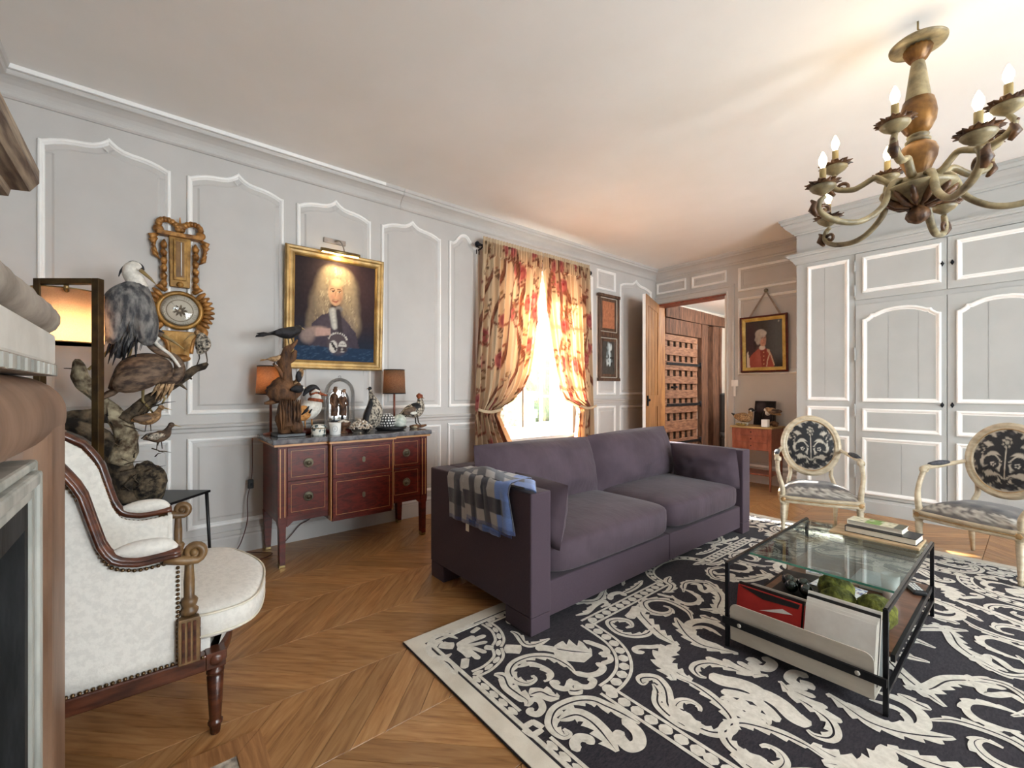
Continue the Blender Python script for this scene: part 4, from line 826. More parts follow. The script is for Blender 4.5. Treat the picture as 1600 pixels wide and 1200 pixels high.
# glass dome
t = thing('glass_dome', 'tall glass dome on a dark wooden base holding two figures', 'glass dome', (.27, 1.165, ZT))
obj('base', MB().lathe([(0, 0), (.125, 0), (.130, .006), (.128, .022), (.118, .030), (0, .030)], 40), MAHOG, t)
obj('dome', MB().lathe([(.112, .031), (.112, .30)]+[(.112*math.cos(a), .30+.125*math.sin(a)) for a in [PI/2*k/12 for k in range(1, 13)]], 40), GLASS, t)
obj('knob', MB().ell((0, 0, .432), (.012, .012, .010), 10, 6), GLASS, t)
FIG = mat('carved_figure_wood', '#3c2416', '#7d5436', rough=.6, scale=30, bump=.4)
for (x, y, s, nm, lab) in ((.34, 1.10, 1.0, 'carved_figure', 'dark carved figure on a stick under the dome, left one'), (.24, 1.20, .94, 'carved_figure', 'dark carved figure under the dome, right one before the bright mirror')):
    g = thing(nm, lab, 'figure', (x, y, ZT+.031)); obj('stick', MB().tube([(0, 0, 0), (0, 0, .115)], .005, 7), BLACKM, g)
    obj('torso', MB().tube(cr([(0, 0, .10*s), (0, .004, .15*s), (0, 0, .21*s), (0, .002, .25*s), (0, .004, .275*s)], 4), interp([.024*s, .026*s, .022*s, .028*s, .010*s], 4), 10), FIG, g); obj('head', MB().ell((0, .008, .295*s), (.018*s, .018*s, .022*s), 10, 8).ell((0, .012, .318*s), (.012*s, .016*s, .008*s), 8, 6), FIG, g)
    obj('arms', MB().tube([(.0, -.026*s, .24*s), (.02, -.03*s, .20*s), (.024, -.008, .17*s)], [.008, .008, .006], 6).tube([(.0, .026*s, .24*s), (.02, .028*s, .20*s), (.024, .004, .165*s)], [.008, .008, .006], 6), FIG, g)
t = thing('arched_mirror', 'small arched mirror with foliate silver frame inside the dome', 'mirror', (.225, 1.165, ZT+.031))
arch = [(-.075, .06), (.075, .06), (.075, .22)]+[(.075*math.cos(a), .22+.075*math.sin(a)) for a in [PI*k/14 for k in range(1, 14)]]+[(-.075, .22)]
obj('mirror_glass', MB().prism([(a*.9, b) for a, b in arch], -.003, .0, lambda a, b, d: (d, a, b)), mat('mirror', '#e8eef2', '#f2f6f8', rough=.06, metal=1.), t); obj('frame', MB().sweep(arch, [(0, -.004), (-.006, .006), (-.014, .004), (-.014, -.004)], True, lambda a, b, h: (h, a, b)), mat('silver', '#b9bdc2', '#d8dadd', rough=.25, metal=.9), t)
obj('stand', MB().box(-.03, .01, -.05, .05, 0, .06), BLACKM, t)
# shell bowl
t = thing('coral_bowl', 'shallow glass bowl heaped with pale dried flowers', 'bowl', (.445, 1.265, ZT)); obj('bowl', MB().lathe([(0, .002), (.05, .0), (.06, .004), (.085, .045), (.088, .05), (.083, .047), (.056, .010), (0, .008)], 32), GLASS, t)
SHELL = mat('dried_petals', '#b9a48e', '#eae2d8', rough=.8, scale=60, lo=.4, hi=.6); m = MB(); r3 = random.Random(11)
for k in range(230):
    a = r3.uniform(0, 2*PI); q = .085*math.sqrt(r3.random()); z = .03+.075*(1-(q/.09)**2)*r3.uniform(.5, 1); m.ell((q*math.cos(a), q*math.sin(a), z), (.008, .008, .005), 6, 4, M=Matrix.Rotation(r3.uniform(0, 3), 3, 'X') @ Matrix.Rotation(r3.uniform(0, 3), 3, 'Z'))
obj('dried_flowers', m, SHELL, t, stuff=True)
t = thing('spice_bowl', 'small footed brown wooden bowl of dried buds behind the candle', 'bowl', (.40, 1.15, ZT)); obj('bowl', MB().lathe([(0, 0), (.03, 0), (.028, .01), (.014, .018), (.014, .03), (.045, .055), (.055, .085), (.05, .085), (.03, .06), (0, .055)], 26), FIG, t)
m = MB()
for k in range(60): a = r3.uniform(0, 2*PI); q = .045*math.sqrt(r3.random()); m.ell((q*math.cos(a), q*math.sin(a), .085+.018*(1-q/.045)), (.007, .007, .005), 6, 4)
obj('dried_buds', m, SHELL, t, stuff=True)
# gourd-like guinea fowl, seen from behind
bird('guinea_fowl', 'pear-shaped speckled guinea fowl standing with a long dark neck', (.36, 1.395, ZT+.13), 0, ([(0, -.06, -.125), (0, -.045, -.09), (0, -.005, -.03), (0, .012, .04), (0, .005, .11), (0, -.012, .165), (0, -.018, .205)], [.03, .05, .074, .068, .040, .018, .012]), SPECK, [('dark_side', MB().tube(cr([(.02, -.07, -.12), (.03, -.06, -.03), (.03, -.035, .06), (.02, -.018, .13)], 4), interp([.02, .028, .024, .01], 4), 9), BLACKF), ('head', MB().ell((0, -.022, .21), (.014, .016, .016), 10, 8), BLACKF), ('beak', MB().tube([(0, -.034, .212), (0, -.052, .206)], [.006, .001], 6), BEAK)])
# black tray with two decorative balls and a small lamp
t = thing('black_tray', 'round black tray carrying two decorative balls', 'tray', (.37, 1.545, ZT)); obj('dish', MB().lathe([(0, 0), (.10, 0), (.125, .012), (.130, .026), (.124, .026), (.10, .010), (0, .008)], 36), BLACK, t); obj('rim', MB().lathe([(.124, .0262), (.131, .0262), (.131, .0295), (.124, .0295)], 36), BLACKM, t)
t = thing('mosaic_ball', 'ball with white mosaic dots on black, on the tray', 'ball', (.395, 1.505, ZT+.074)); obj('core', MB().ell((0, 0, 0), .0635, 22, 14), BLACK, t)
for i in range(1, 9):
    z = -PI/2+PI*i/9; k = max(4, int(18*math.cos(z)))
    for j in range(k): a = 2*PI*j/k+.17*i; n_ = Vector((math.cos(z)*math.cos(a), math.cos(z)*math.sin(a), math.sin(z))); obj('tile', MB().bx((0, 0, .0635), (.0125, .0125, .004)), WHITEC, t).rotation_euler = n_.to_track_quat('Z', 'Y').to_euler()
t = thing('marbled_ball', 'plain pale marbled ball on the tray beside the mosaic one', 'ball', (.385, 1.615, ZT+.07)); obj('sphere', MB().ell((0, 0, 0), .0585, 24, 16), mat('pale_marble_ball', '#a9b3a6', '#e6e6dd', rough=.25, scale=14, detail=8, dist=1.5), t); obj('seat_ring', MB().lathe([(.02, -.059), (.026, -.0615), (.030, -.055)], 16), BLACK, t)
def table_lamp(name, label, x, y, tilt=0):
    t = thing(name, label, 'lamp', (x, y, ZT)); obj('base', MB().lathe([(0, 0), (.05, 0), (.05, .012), (.012, .018), (.009, .022)], 24), CHERRY, t); obj('stem', MB().lathe([(.009, .018), (.009, .30), (0, .30)], 12), CHERRY, t)
    obj('lamp_shade', MB().lathe([(.094, .295), (.096, .295), (.088, .508), (.086, .508), (.094, .295)], 36), LINEND, t); obj('shade_trim', MB().lathe([(.0962, .295), (.0975, .295), (.0975, .303), (.0962, .303)], 36), BLACK, t); obj('shade_trim', MB().lathe([(.0882, .500), (.0895, .500), (.0895, .508), (.0882, .508)], 36), BLACK, t); obj('bulb', MB().ell((0, 0, .39), (.024, .024, .032), 12, 8), BULB, t); return t
table_lamp('table_lamp', 'small lamp with brown cylindrical shade at the right of the dome', .20, 1.655); table_lamp('table_lamp', 'lamp with glowing brown shade half hidden behind the driftwood', .165, .70)
for x, y, e in ((.20, 1.655, 4), (.165, .70, 14)): lamp('table_lamp_light', 'POINT', (x, y, ZT+.43), e, (1, .80, .52), radius=.025)
bird('crested_pigeon', 'dark mottled pigeon with rusty crest at the commode right end', (.33, 1.785, ZT+.145), 0, ([(0, -.155, -.035), (0, -.11, -.02), (0, -.05, .0), (0, .01, .01), (0, .045, .04), (0, .05, .085), (0, .048, .115)], [.010, .028, .055, .064, .046, .028, .018]), SPECK, [('mantle', MB().ell((.012, .0, .03), (.05, .055, .045), 14, 9), BLACKF), ('crest', MB().ell((0, .045, .13), (.022, .028, .026), 12, 8, wob=lambda p: 1+.3*noise.noise(p*60)), RUSSET), ('beak', MB().tube([(0, .068, .118), (0, .095, .11)], [.007, .001], 6), BEAK), ('wing', MB().ell((.045, -.06, .008), (.018, .075, .032), 12, 8, M=Matrix.Rotation(.25, 3, 'X')), BROWNF), ('wing_patch', MB().ell((.058, -.04, -.012), (.010, .035, .014), 10, 7), WHITEF)],
    legs=[([(.01, .0, -.045), (.015, .0, -.10), (.015, .03, -.13)], [.006, .005, .005]), ([(-.01, .03, -.045), (-.01, .04, -.10), (-.01, .07, -.13)], [.006, .005, .005])])
t = thing('driftwood_perch', 'low pale driftwood perch under the crested pigeon', 'driftwood', (.345, 1.81, ZT)); obj('branch', branch([(0, -.08, .012), (.01, -.03, .018), (0, .03, .014), (0, .075, .02)], [.012, .016, .014, .008], amp=.12), DRIFT, t); obj('pale_root', MB().ell((.04, -.06, .012), (.025, .03, .014), 10, 7), LICHEN, t)
# ---------------------------------------------------------------- portrait with picture light
def frame(parent, y0, y1, z0, z1, w, prof, m, f, name='frame'):
    obj(name, MB().sweep([(y0, z0), (y1, z0), (y1, z1), (y0, z1)], prof, True, f), m, parent)
t = thing('portrait_painting', 'large gilt framed portrait of a man in a long fair wig over the commode', 'painting', (.02, 1.21, 1.365)); tilt = Matrix.Translation((.022, 1.21, 1.368)) @ Matrix.Rotation(.045, 4, 'Y')
ff = lambda a, b, h: tuple(Vector(tilt @ Vector((h, a-1.21, b-1.368)))-Vector(t.location))
PY0, PY1, PZ0, PZ1 = .815, 1.605, 1.368, 2.33
frame(t, PY0, PY1, PZ0, PZ1, .07, [(0, .0), (0, .035), (.010, .046), (.024, .044), (.034, .036), (.050, .034), (.062, .038), (.070, .026), (.074, .012), (.074, 0)], GILTF, ff)
def man(u, v):
    p = Paint(u, v, '#2a2024'); A = .66/.82
    p.put(np.clip((.45-v)*3, 0, 1), '#1f2a3c', .8); p.disc(.75, .75, .45, .35, '#4a3434', 1.2, k=.6)
    WG = '#a08b70'; WGD = '#756554'
    for x, y, rx, ry in ((.49, .86, .20, .09), (.36, .72, .13, .16), (.63, .72, .15, .17), (.29, .56, .12, .18), (.67, .54, .13, .18), (.25, .42, .11, .12), (.70, .38, .12, .14), (.22, .34, .09, .09)): p.disc(x, y, rx, ry, WGD, .5); 
    for x, y, rx, ry in ((.43, .88, .10, .07), (.57, .87, .11, .07), (.37, .74, .09, .13), (.62, .74, .10, .14), (.33, .60, .08, .14), (.66, .58, .09, .15), (.70, .42, .08, .10)): p.disc(x, y, rx, ry, WG, .9, k=.8)
    r = random.Random(4)
    for k in range(90):
        x, y = r.choice(((.34, .6), (.65, .6), (.43, .85), (.58, .85), (.68, .42), (.28, .45))); x += r.uniform(-.08, .08); y += r.uniform(-.1, .1); p.line([(x, y), (x+.015, y-.03), (x, y-.05)], .005, r.choice(('#cdb794', '#7b6a58', '#a8926f')), .8, .6)
    p.poly([(.20, .36), (.33, .46), (.48, .50), (.62, .42), (.75, .30), (.80, .14), (.16, .14)], '#433a44'); p.disc(.5, .36, .2, .12, '#564a50', .8, k=.6)
    F = '#c69a78'; p.disc(.483, .685, .092, .118, F, .12); p.disc(.483, .61, .062, .05, F, .2); p.disc(.50, .79, .075, .04, '#d2aa84', .5)
    p.disc(.45, .64, .025, .03, '#c58a70', .8, k=.6); p.disc(.53, .64, .028, .03, '#b97f68', .8, k=.5); p.disc(.55, .68, .03, .10, '#9a7055', .9, k=.5)
    for x in (.447, .527): p.disc(x, .700, .020, .009, '#c6ae94', .5); p.disc(x+.003, .700, .010, .010, '#2b1c14', .3); p.line([(x-.026, .722), (x, .732), (x+.026, .720)], .005, '#5c412c', .5); p.line([(x-.024, .712), (x+.024, .711)], .003, '#5c3f2e', .5)
    p.line([(.487, .70), (.480, .655), (.470, .640)], .008, '#a57a5c', .8); p.disc(.477, .642, .020, .011, '#c08d6c', .6); p.line([(.448, .607), (.48, .602), (.515, .608)], .0055, '#8a4a3c', .5); p.disc(.483, .595, .02, .006, '#b0705a', .6); p.line([(.45, .624), (.517, .624)], .005, '#9b7a5c', .9, .6)
    for k in range(5): p.disc(.455+.006*k, .50-.035*k, .05-.002*k, .04, '#a9a6a0', .4); p.disc(.452+.006*k, .495-.035*k, .018, .035, '#c5c1b8', .6)
    p.disc(.53, .53, .05, .03, '#7d7470', .4); p.line([(.52, .50), (.55, .30)], .03, '#3a3136', .6)
    p.disc(.27, .29, .14, .05, '#9c8278', .4, rot=.1); [p.line([(.25, .31-.02*k), (.42, .32-.018*k)], .009, '#b8958a', .5) for k in range(4)]; p.disc(.15, .24, .08, .07, '#8d7a74', .7)
    p.put((v < .145).astype(float), '#20344e'); p.noise(30, .18, 2)
    r = random.Random(8); [p.line([(x, y), (x+.03, y+.008)], .004, '#3d566e', .8, .7) for x, y in [(r.uniform(.02, .95), r.uniform(.01, .14)) for _ in range(60)]]
    p.disc(.52, .17, .13, .105, '#5a4c4e', .4, k=.8); [p.disc(.52+.12*math.cos(a), .20+.085*math.sin(a), .010, .010, '#c8c2b8', .3) for a in [.35+.244*k for k in range(11)]]
    p.disc(.465, .145, .052, .062, '#c8c2ba', .12); p.poly([(.43, .185), (.455, .19), (.512, .125), (.49, .10)], '#272022'); p.disc(.58, .15, .052, .058, '#c8c2ba', .12); p.put(((np.abs(u-.58) < .05) & (v < .148) & (v > .10)).astype(float), '#463c3e'); p.disc(.575, .125, .015, .012, '#b0a8a0', .3)
    [p.disc(.56+.02*k, .175, .006, .008, '#3c3032', .3) for k in range(3)]
    return p
pic(84, 104, lambda a, b: ff(PY0+.072+(PY1-PY0-.144)*a, PZ0+.072+(PZ1-PZ0-.144)*b, .016), man, 'canvas', t)
obj('stretcher_back', MB().add([ff(a, b, h) for a in (PY0+.02, PY1-.02) for b in (PZ0+.02, PZ1-.02) for h in (.001, .012)], [(0, 1, 3, 2), (4, 6, 7, 5), (0, 4, 5, 1), (2, 3, 7, 6), (0, 2, 6, 4), (1, 5, 7, 3)]), OLDWOOD, t)
t = thing('picture_light', 'brass picture light over the large portrait', 'lamp', (.012, 1.205, 2.44)); SATIN = mat('satin_nickel', '#8a8078', '#a89d94', rough=.35, metal=.85)
obj('wall_plate', MB().box(0, .018, -.088, .092, -.02, .02), SATIN, t, bevel=.003); obj('arm', MB().tube(cr([(.018, .0, .0), (.08, .02, -.01), (.125, .03, -.06), (.150, .035, -.115)], 5), .005, 8), SATIN, t)
obj('lamp_bar', MB().tube([(.150, -.15, -.125), (.150, .16, -.125)], .016, 12), BRASS, t); obj('led_strip', MB().box(.140, .158, -.14, .15, -.1435, -.1405), mat('lit_strip', '#ffdf9a', '#ffe6b0', emit=8.), t)
lamp('picture_light_beam', 'AREA', (.150, 1.21, 2.288), 1.1, (1, .78, .45), aim=(-.55, 0, -1), size=.03, size_y=.28).rotation_euler.rotate_axis('Z', 0)
# ---------------------------------------------------------------- hanging framed panel right of the window
t = thing('hanging_print_pair', 'tall narrow wooden frame holding a terracotta print above a silver one', 'picture', (.02, 4.85, 1.32)); g = lambda a, b, h: (h, a-4.85, b-1.32)
m = MB(); 
for a0, a1, b0, b1, h in ((4.63, 4.67, 1.36, 2.46, .026), (5.04, 5.08, 1.36, 2.46, .026), (4.62, 5.09, 1.32, 1.36, .034), (4.62, 5.09, 2.46, 2.50, .036), (4.67, 5.04, 1.915, 1.985, .028)): m.add([g(a, b, c) for a in (a0, a1) for b in (b0, b1) for c in (0, h)], [(0, 1, 3, 2), (4, 6, 7, 5), (0, 4, 5, 1), (2, 3, 7, 6), (0, 2, 6, 4), (1, 5, 7, 3)])
DKW = mat('dark_frame_wood', '#4a3428', '#6d5240', rough=.5, scale=8, stretch=(1, 4, 1)); obj('frame', m, DKW, t, bevel=.004)
obj('beading', MB().sweep([(4.672, 1.99), (5.038, 1.99), (5.038, 2.455), (4.672, 2.455)], [(0, .012), (.004, .018), (.010, .012)], True, g).sweep([(4.672, 1.365), (5.038, 1.365), (5.038, 1.91), (4.672, 1.91)], [(0, .012), (.004, .018), (.010, .012)], True, g), CREAMP, t)
m = MB()
for a0, a1, b0, b1 in ((4.68, 5.03, 1.995, 2.45), (4.68, 5.03, 1.37, 1.905)): m.sweep([(a0, b0), (a1, b0), (a1, b1), (a0, b1)], [(0, .008), (.022, .016), (.045, .010)], True, g)
obj('inner_frame', m, DKW, t)
def terra(u, v):
    p = Paint(u, v, '#b87858'); p.noise(9, .25, 1); r = random.Random(2); [p.line([(x, y), (x+r.uniform(-.04, .04), y+r.uniform(-.1, .1))], .008, r.choice(('#8f5038', '#d39a78', '#a5654a')), .8, .6) for x, y in [(r.random(), r.random()) for _ in range(70)]]; return p
def silver(u, v):
    p = Paint(u, v, '#4f4a45'); p.noise(7, .3, 3); r = random.Random(6); [p.disc(r.uniform(.35, .75), r.uniform(.2, .9), r.uniform(.03, .1), r.uniform(.03, .12), r.choice(('#a9b3b2', '#d6dcda', '#7f8a8a', '#2c2a28')), .5, k=.8) for _ in range(40)]; p.line([(.55, .9), (.6, .55), (.6, .3)], .06, '#cfd8d8', .7); p.line([(.62, .5), (.9, .5)], .015, '#2c2a28', .5); return p
pic(30, 40, lambda a, b: g(4.725+.26*a, 2.04+.365*b, .010), terra, 'upper_print', t); pic(30, 46, lambda a, b: g(4.725+.26*a, 1.415+.445*b, .010), silver, 'lower_print', t)
# ---------------------------------------------------------------- curtains and pole
t = thing('curtain_pole', 'dark iron curtain pole with ball finial above the window', 'curtain pole', (.10, 3.48, 2.70)); obj('pole', MB().tube([(0, -.83, 0), (0, .86, 0)], .012, 10), IRON, t)
for s in (-1, 1): obj('finial', MB().lathe([(.012, 0), (.018, .008), (.012, .016), (.028, .03), (.030, .045), (.018, .062), (0, .066)], 16).xf(Matrix.Translation((0, -.83 if s < 0 else .86, 0)) @ Matrix.Rotation(PI/2*s*-1, 4, 'X')), IRON, t)
for y in (-.80, .83): obj('bracket', MB().tube([(0, y, -.012), (-.05, y, -.03), (-.093, y, -.03)], .008, 8).box(-.098, -.088, y-.02, y+.02, -.07, .01), IRON, t)
def cloth_mat():
    m, nt, b = _base('embroidered_linen'); L = nt.links; a = nt.nodes.new('ShaderNodeAttribute'); a.attribute_name = 'Col'
    L.new(a.outputs['Color'], b.inputs['Base Color']); b.inputs['Roughness'].default_value = .85; b.inputs['Specular IOR Level'].default_value = .2
    t = nt.nodes.new('ShaderNodeBsdfTranslucent'); mx = nt.nodes.new('ShaderNodeMix'); mx.data_type = 'RGBA'; mx.blend_type = 'MULTIPLY'; mx.inputs[0].default_value = 1
    L.new(a.outputs['Color'], mx.inputs[6]); mx.inputs[7].default_value = (1.0, .60, .42, 1); L.new(mx.outputs[2], t.inputs[0])
    s = nt.nodes.new('ShaderNodeMixShader'); s.inputs[0].default_value = .33; L.new(b.outputs[0], s.inputs[1]); L.new(t.outputs[0], s.inputs[2]); L.new(s.outputs[0], nt.nodes['Material Output'].inputs[0])
    n = _noise(nt, 320, (1, 1, 1)); bp = nt.nodes.new('ShaderNodeBump'); bp.inputs['Strength'].default_value = .15; bp.inputs['Distance'].default_value = .002; L.new(n.outputs['Fac'], bp.inputs['Height']); L.new(bp.outputs[0], b.inputs['Normal']); return m
CLOTH = cloth_mat()
def vines(u, v, seed, W=1.9, H=2.5):                 # flat cloth: u across (0..W), v up (0..H): climbing vines, blossoms and leaf sprays
    p = Paint(u*W, v*H, '#cdb999'); r = random.Random(seed); V1, V2 = '#6d4636', '#8a5c48'
    for x0 in (.10, .44, .78, 1.12, 1.46, 1.78):
        ph = r.uniform(0, 6); pts = [(x0+.17*math.sin(y*2.7+ph)+.05*math.sin(y*6.1), y) for y in [k*.07-.1 for k in range(39)]]
        p.line(pts, .024, V1, .3); p.line([(a-.008, b) for a, b in pts], .006, '#9a6c54', .8, .7)
        for k in range(2, 38, 3):
            a, b = pts[k]; s = r.choice((-1, 1)); L = r.uniform(.13, .24); e = (a+s*L, b+r.uniform(.0, .14)); mid = (a+s*L*.55, b-.04)
            p.line([(a, b), mid, e], [.015, .008], V2, .4); q = r.random(); x, y = e
            if q < .36:
                for j in range(6): w = j*PI/3+r.random(); p.disc(x+.045*math.cos(w), y+.05*math.sin(w), .04, .042, '#c98a78', .25); 
                p.disc(x, y, .062, .068, '#9c5656', .3); p.disc(x+.005, y-.012, .036, .036, '#b86e68', .4); p.disc(x, y+.02, .016, .012, '#8c3038', .4)
                for j in range(7): w = j*2*PI/7; p.disc(x+.088*math.cos(w), y+.092*math.sin(w), .014, .017, '#7b5444', .4)
            elif q < .78:
                w0 = r.uniform(0, 6)
                for j in range(-3, 4): d = (math.cos(w0), math.sin(w0)); p.disc(x+d[0]*.03*j-d[1]*.026*(1 if j % 2 else -1), y+d[1]*.03*j+d[0]*.026*(1 if j % 2 else -1), .024, .013, '#8f7556' if j % 2 else '#6f5a44', .35, rot=w0+.9*(1 if j % 2 else -1))
                p.line([(x-.09*math.cos(w0), y-.09*math.sin(w0)), (x+.09*math.cos(w0), y+.09*math.sin(w0))], .004, V1, .5)
            else:
                for j in range(14): w = r.uniform(0, 6.3); g_ = r.uniform(.02, .075); p.disc(x+g_*math.cos(w), y+g_*math.sin(w), .012, .012, r.choice(('#6d5444', '#8e6f58', '#b07a62')), .4); p.line([(x, y-.06), (x+g_*math.cos(w), y+g_*math.sin(w))], .0025, '#7d6450', .6)
    return p
def curtain(name, label, side, seed):
    t = thing(name, label, 'curtain', (.105, 3.48, 0))
    if side < 0: top0, top1, tie0, tie1, bot0, bot1 = 2.665, 3.515, 2.585, 2.865, 2.545, 3.09; outer = lambda z: np.interp(z, [0, 1, 2.78], [2.535, 2.565, 2.665]); inner_k = [(2.78, 3.513), (2.6, 3.508), (2.3, 3.48), (2.0, 3.435), (1.7, 3.37), (1.4, 3.275), (1.2, 3.165), (1.08, 3.05), (1.0, 2.88), (.93, 2.86), (.8, 2.93), (.55, 3.08), (.05, 3.10)]
    else: outer = lambda z: np.interp(z, [0, 1, 2.78], [4.43, 4.39, 4.335]); inner_k = [(2.78, 3.525), (2.6, 3.53), (2.3, 3.57), (2.0, 3.61), (1.7, 3.65), (1.4, 3.70), (1.2, 3.78), (1.08, 3.88), (1.0, 4.10), (.93, 4.12), (.8, 4.10), (.55, 4.06), (.05, 4.04)]
    zi = np.array([k[0] for k in inner_k])[::-1]; yi = np.array([k[1] for k in inner_k])[::-1]
    nu, nv = 150, 190; nf = 9
    def fn(a, b):
        z = .03+(2.785-.03)*b; o = outer(z); i = float(np.interp(z, zi, yi)); wdt = abs(i-o)
        y = o+(i-o)*a; amp = .012+.030*min(1, .85/(wdt+.25))*.8; sw = 1 if z > .98 else -1
        ph = a*nf*2*PI
        if z > .98: pin = max(0, 1-abs(z-1.0)/.5); x = amp*math.sin(ph)*(1-.25*pin)+.010*math.sin(ph*2.3+z*3); x += .085*pin*a*(1-a)*2+.05*a*max(0, min(1, (z-1.0)/.25))*max(0, min(1, (2.2-z)/.8))
        else: x = amp*1.05*math.sin(ph*.8+.4)
        if z > 2.60: x = .022*math.sin(a*22*2*PI)*(.5 if z > 2.74 else 1)+.004
        return (max(-.050, x)+.02, y-3.48, z)
    me = MB().grid(fn, nu, nv).mesh('cloth', CLOTH); uv = np.array([(i/(nu-1), j/(nv-1)) for j in range(nv) for i in range(nu)]); p = vines(uv[:, 0], uv[:, 1], seed); set_col(me, p.c); c = obj('cloth', me, CLOTH, t)
    yb_ = (2.56, 2.87) if side < 0 else (4.11, 4.40); pp = [(.085-.004*math.cos(PI*k/8), yb_[0]+(yb_[1]-yb_[0])*k/8-3.48, 1.0-.03*math.sin(PI*k/8)) for k in range(9)]
    obj('tieback', MB().tube(pp, .016, 8, flat=.35), CLOTHB, t); obj('heading_tape', MB().grid(lambda a, b: fn(a, .985+.015*b) if True else None, 80, 3), CLOTHB, t).location = (.003, 0, .002)
    return t
CLOTHB = mat('curtain_lining', '#b39c80', '#c6b090', rough=.85)
curtain('curtain', 'left embroidered linen curtain with brown vines and red blossoms, tied back', -1, 3)
curtain('curtain', 'right embroidered vine curtain tied back beside the hanging frame', 1, 9)
# ---------------------------------------------------------------- built-in cupboard
t = thing('built_in_cupboard', 'wall of grey built-in cupboards with moulded panel doors', 'cupboard', (4.6, 5.73, 0)); T = lambda mb: shifted(mb, t)
KX0, KX1, KY = 2.12, 6.99, 5.40; fk = lambda a, b, h: (a-4.6, KY-h-5.73, b)
obj('carcass', T(MB().box(KX0, KX1, KY+.004, 6.03, .0, 2.885)), CUPB, t)
obj('plinth', T(MB().prism([(0, 0), (0, .022), (.115, .022), (.128, .014), (.145, .014), (.152, 0)], KX0+.005, KX1, lambda a, b, d: (d, KY+.004-b, a))), CUPB, t)
def crown(prof, nm):   # returns along the left side of the cupboard
    path = [(KX1, KY), (KX0, KY), (KX0, 6.03)]; m = MB()
    m.sweep(path, prof, False, lambda a, b, h: (a, b, h)); obj(nm, T(m), CUPB, t)
LCP = [(0, 2.545), (.010, 2.548), (.014, 2.560), (.020, 2.566), (.030, 2.585), (.046, 2.60), (.050, 2.612), (.066, 2.616), (.070, 2.632), (.078, 2.636), (.078, 2.65), (0, 2.652)]
UCP = [(0, 2.86), (.014, 2.864), (.020, 2.876), (.030, 2.88), (.050, 2.905), (.078, 2.93), (.096, 2.955), (.100, 2.968), (.114, 2.972), (.120, 3.0), (.130, 3.006), (.130, 3.029), (0, 3.029)]
crown(LCP, 'lower_cornice'); crown(UCP, 'upper_cornice')
CP = [(0, 0), (0, .010), (.006, .016), (.014, .017), (.022, .012), (.026, .005), (.036, .0035), (.040, 0)]
def planks(parent, x0, x1, z0, top, cuts):
    xs = [x0]+[x0+(x1-x0)*c for c in cuts]+[x1]; zt = lambda x: float(np.interp(x, [p[0] for p in top], [p[1] for p in top]))
    for a, b in zip(xs, xs[1:]):
        a2, b2 = a+(.0012 if a > x0 else 0), b-(.0012 if b < x1 else 0); k = 7 if len(top) > 2 else 2
        P = [(a2, z0), (b2, z0)]+[(b2+(a2-b2)*i/(k-1), zt(b2+(a2-b2)*i/(k-1))) for i in range(k)]
        obj('plank', MB().prism(P, .0008, .0042, fk), CUPB, parent)
def leaf_panel(parent, x0, x1, z0, top, cuts=(), nm='panel_moulding'):
    path = [(x0, z0), (x1, z0)]+top[::-1]; obj(nm, MB().sweep(path, [(o, h+.001) for o, h in CP], True, fk), PAINTW, parent)
    i0 = inset(path, .032); planks(parent, x0+.032, x1-.032, z0+.032, sorted(i0[2:]) if len(top) > 2 else [(x0+.032, top[0][1]-.032), (x1-.032, top[0][1]-.032)], cuts)
def shoulder(x0, x1, zs, dz):
    s = [(0, 0), (.05, .10), (.095, .30), (.115, .52), (.17, .54), (.22, .68), (.30, .87), (.40, .97), (.5, 1.)]
    Lp = [(x0+(x1-x0)*q, zs+dz*h) for q, h in s]; return Lp+[(x1-(x1-x0)*q, zs+dz*h) for q, h in s[:-1]][::-1]
side = obj('fixed_panel', MB().add([fk(a, b, h) for a in (KX0+.004, 2.632) for b in (.13, 2.543) for h in (-.002, .004)], [(0, 1, 3, 2), (4, 6, 7, 5), (0, 4, 5, 1), (2, 3, 7, 6), (0, 2, 6, 4), (1, 5, 7, 3)]), CUPB, t)
off = .004; fk0 = fk; fk = lambda a, b, h: fk0(a, b, h+off)
leaf_panel(side, 2.225, 2.584, 1.088, flat(2.225, 2.584, 2.505), (.42,)); leaf_panel(side, 2.225, 2.584, .785, flat(2.225, 2.584, 1.03)); leaf_panel(side, 2.225, 2.584, .19, flat(2.225, 2.584, .735), (.42,))
def kdoor(x0, x1, z0, z1):
    return obj('door', MB().add([fk0(a, b, h) for a in (x0, x1) for b in (z0, z1) for h in (-.002, .018)], [(0, 1, 3, 2), (4, 6, 7, 5), (0, 4, 5, 1), (2, 3, 7, 6), (0, 2, 6, 4), (1, 5, 7, 3)]), CUPB, t, bevel=.0025)
def knobs(d, x, z):
    obj('escutcheon', MB().prism([(x-.014, z), (x, z-.026), (x+.014, z), (x, z+.026)], .0, .003, fk), IRON, d); obj('knob', MB().ell(fk(x, z, .012), (.010, .012, .010), 10, 7), IRON, d)
off = .018
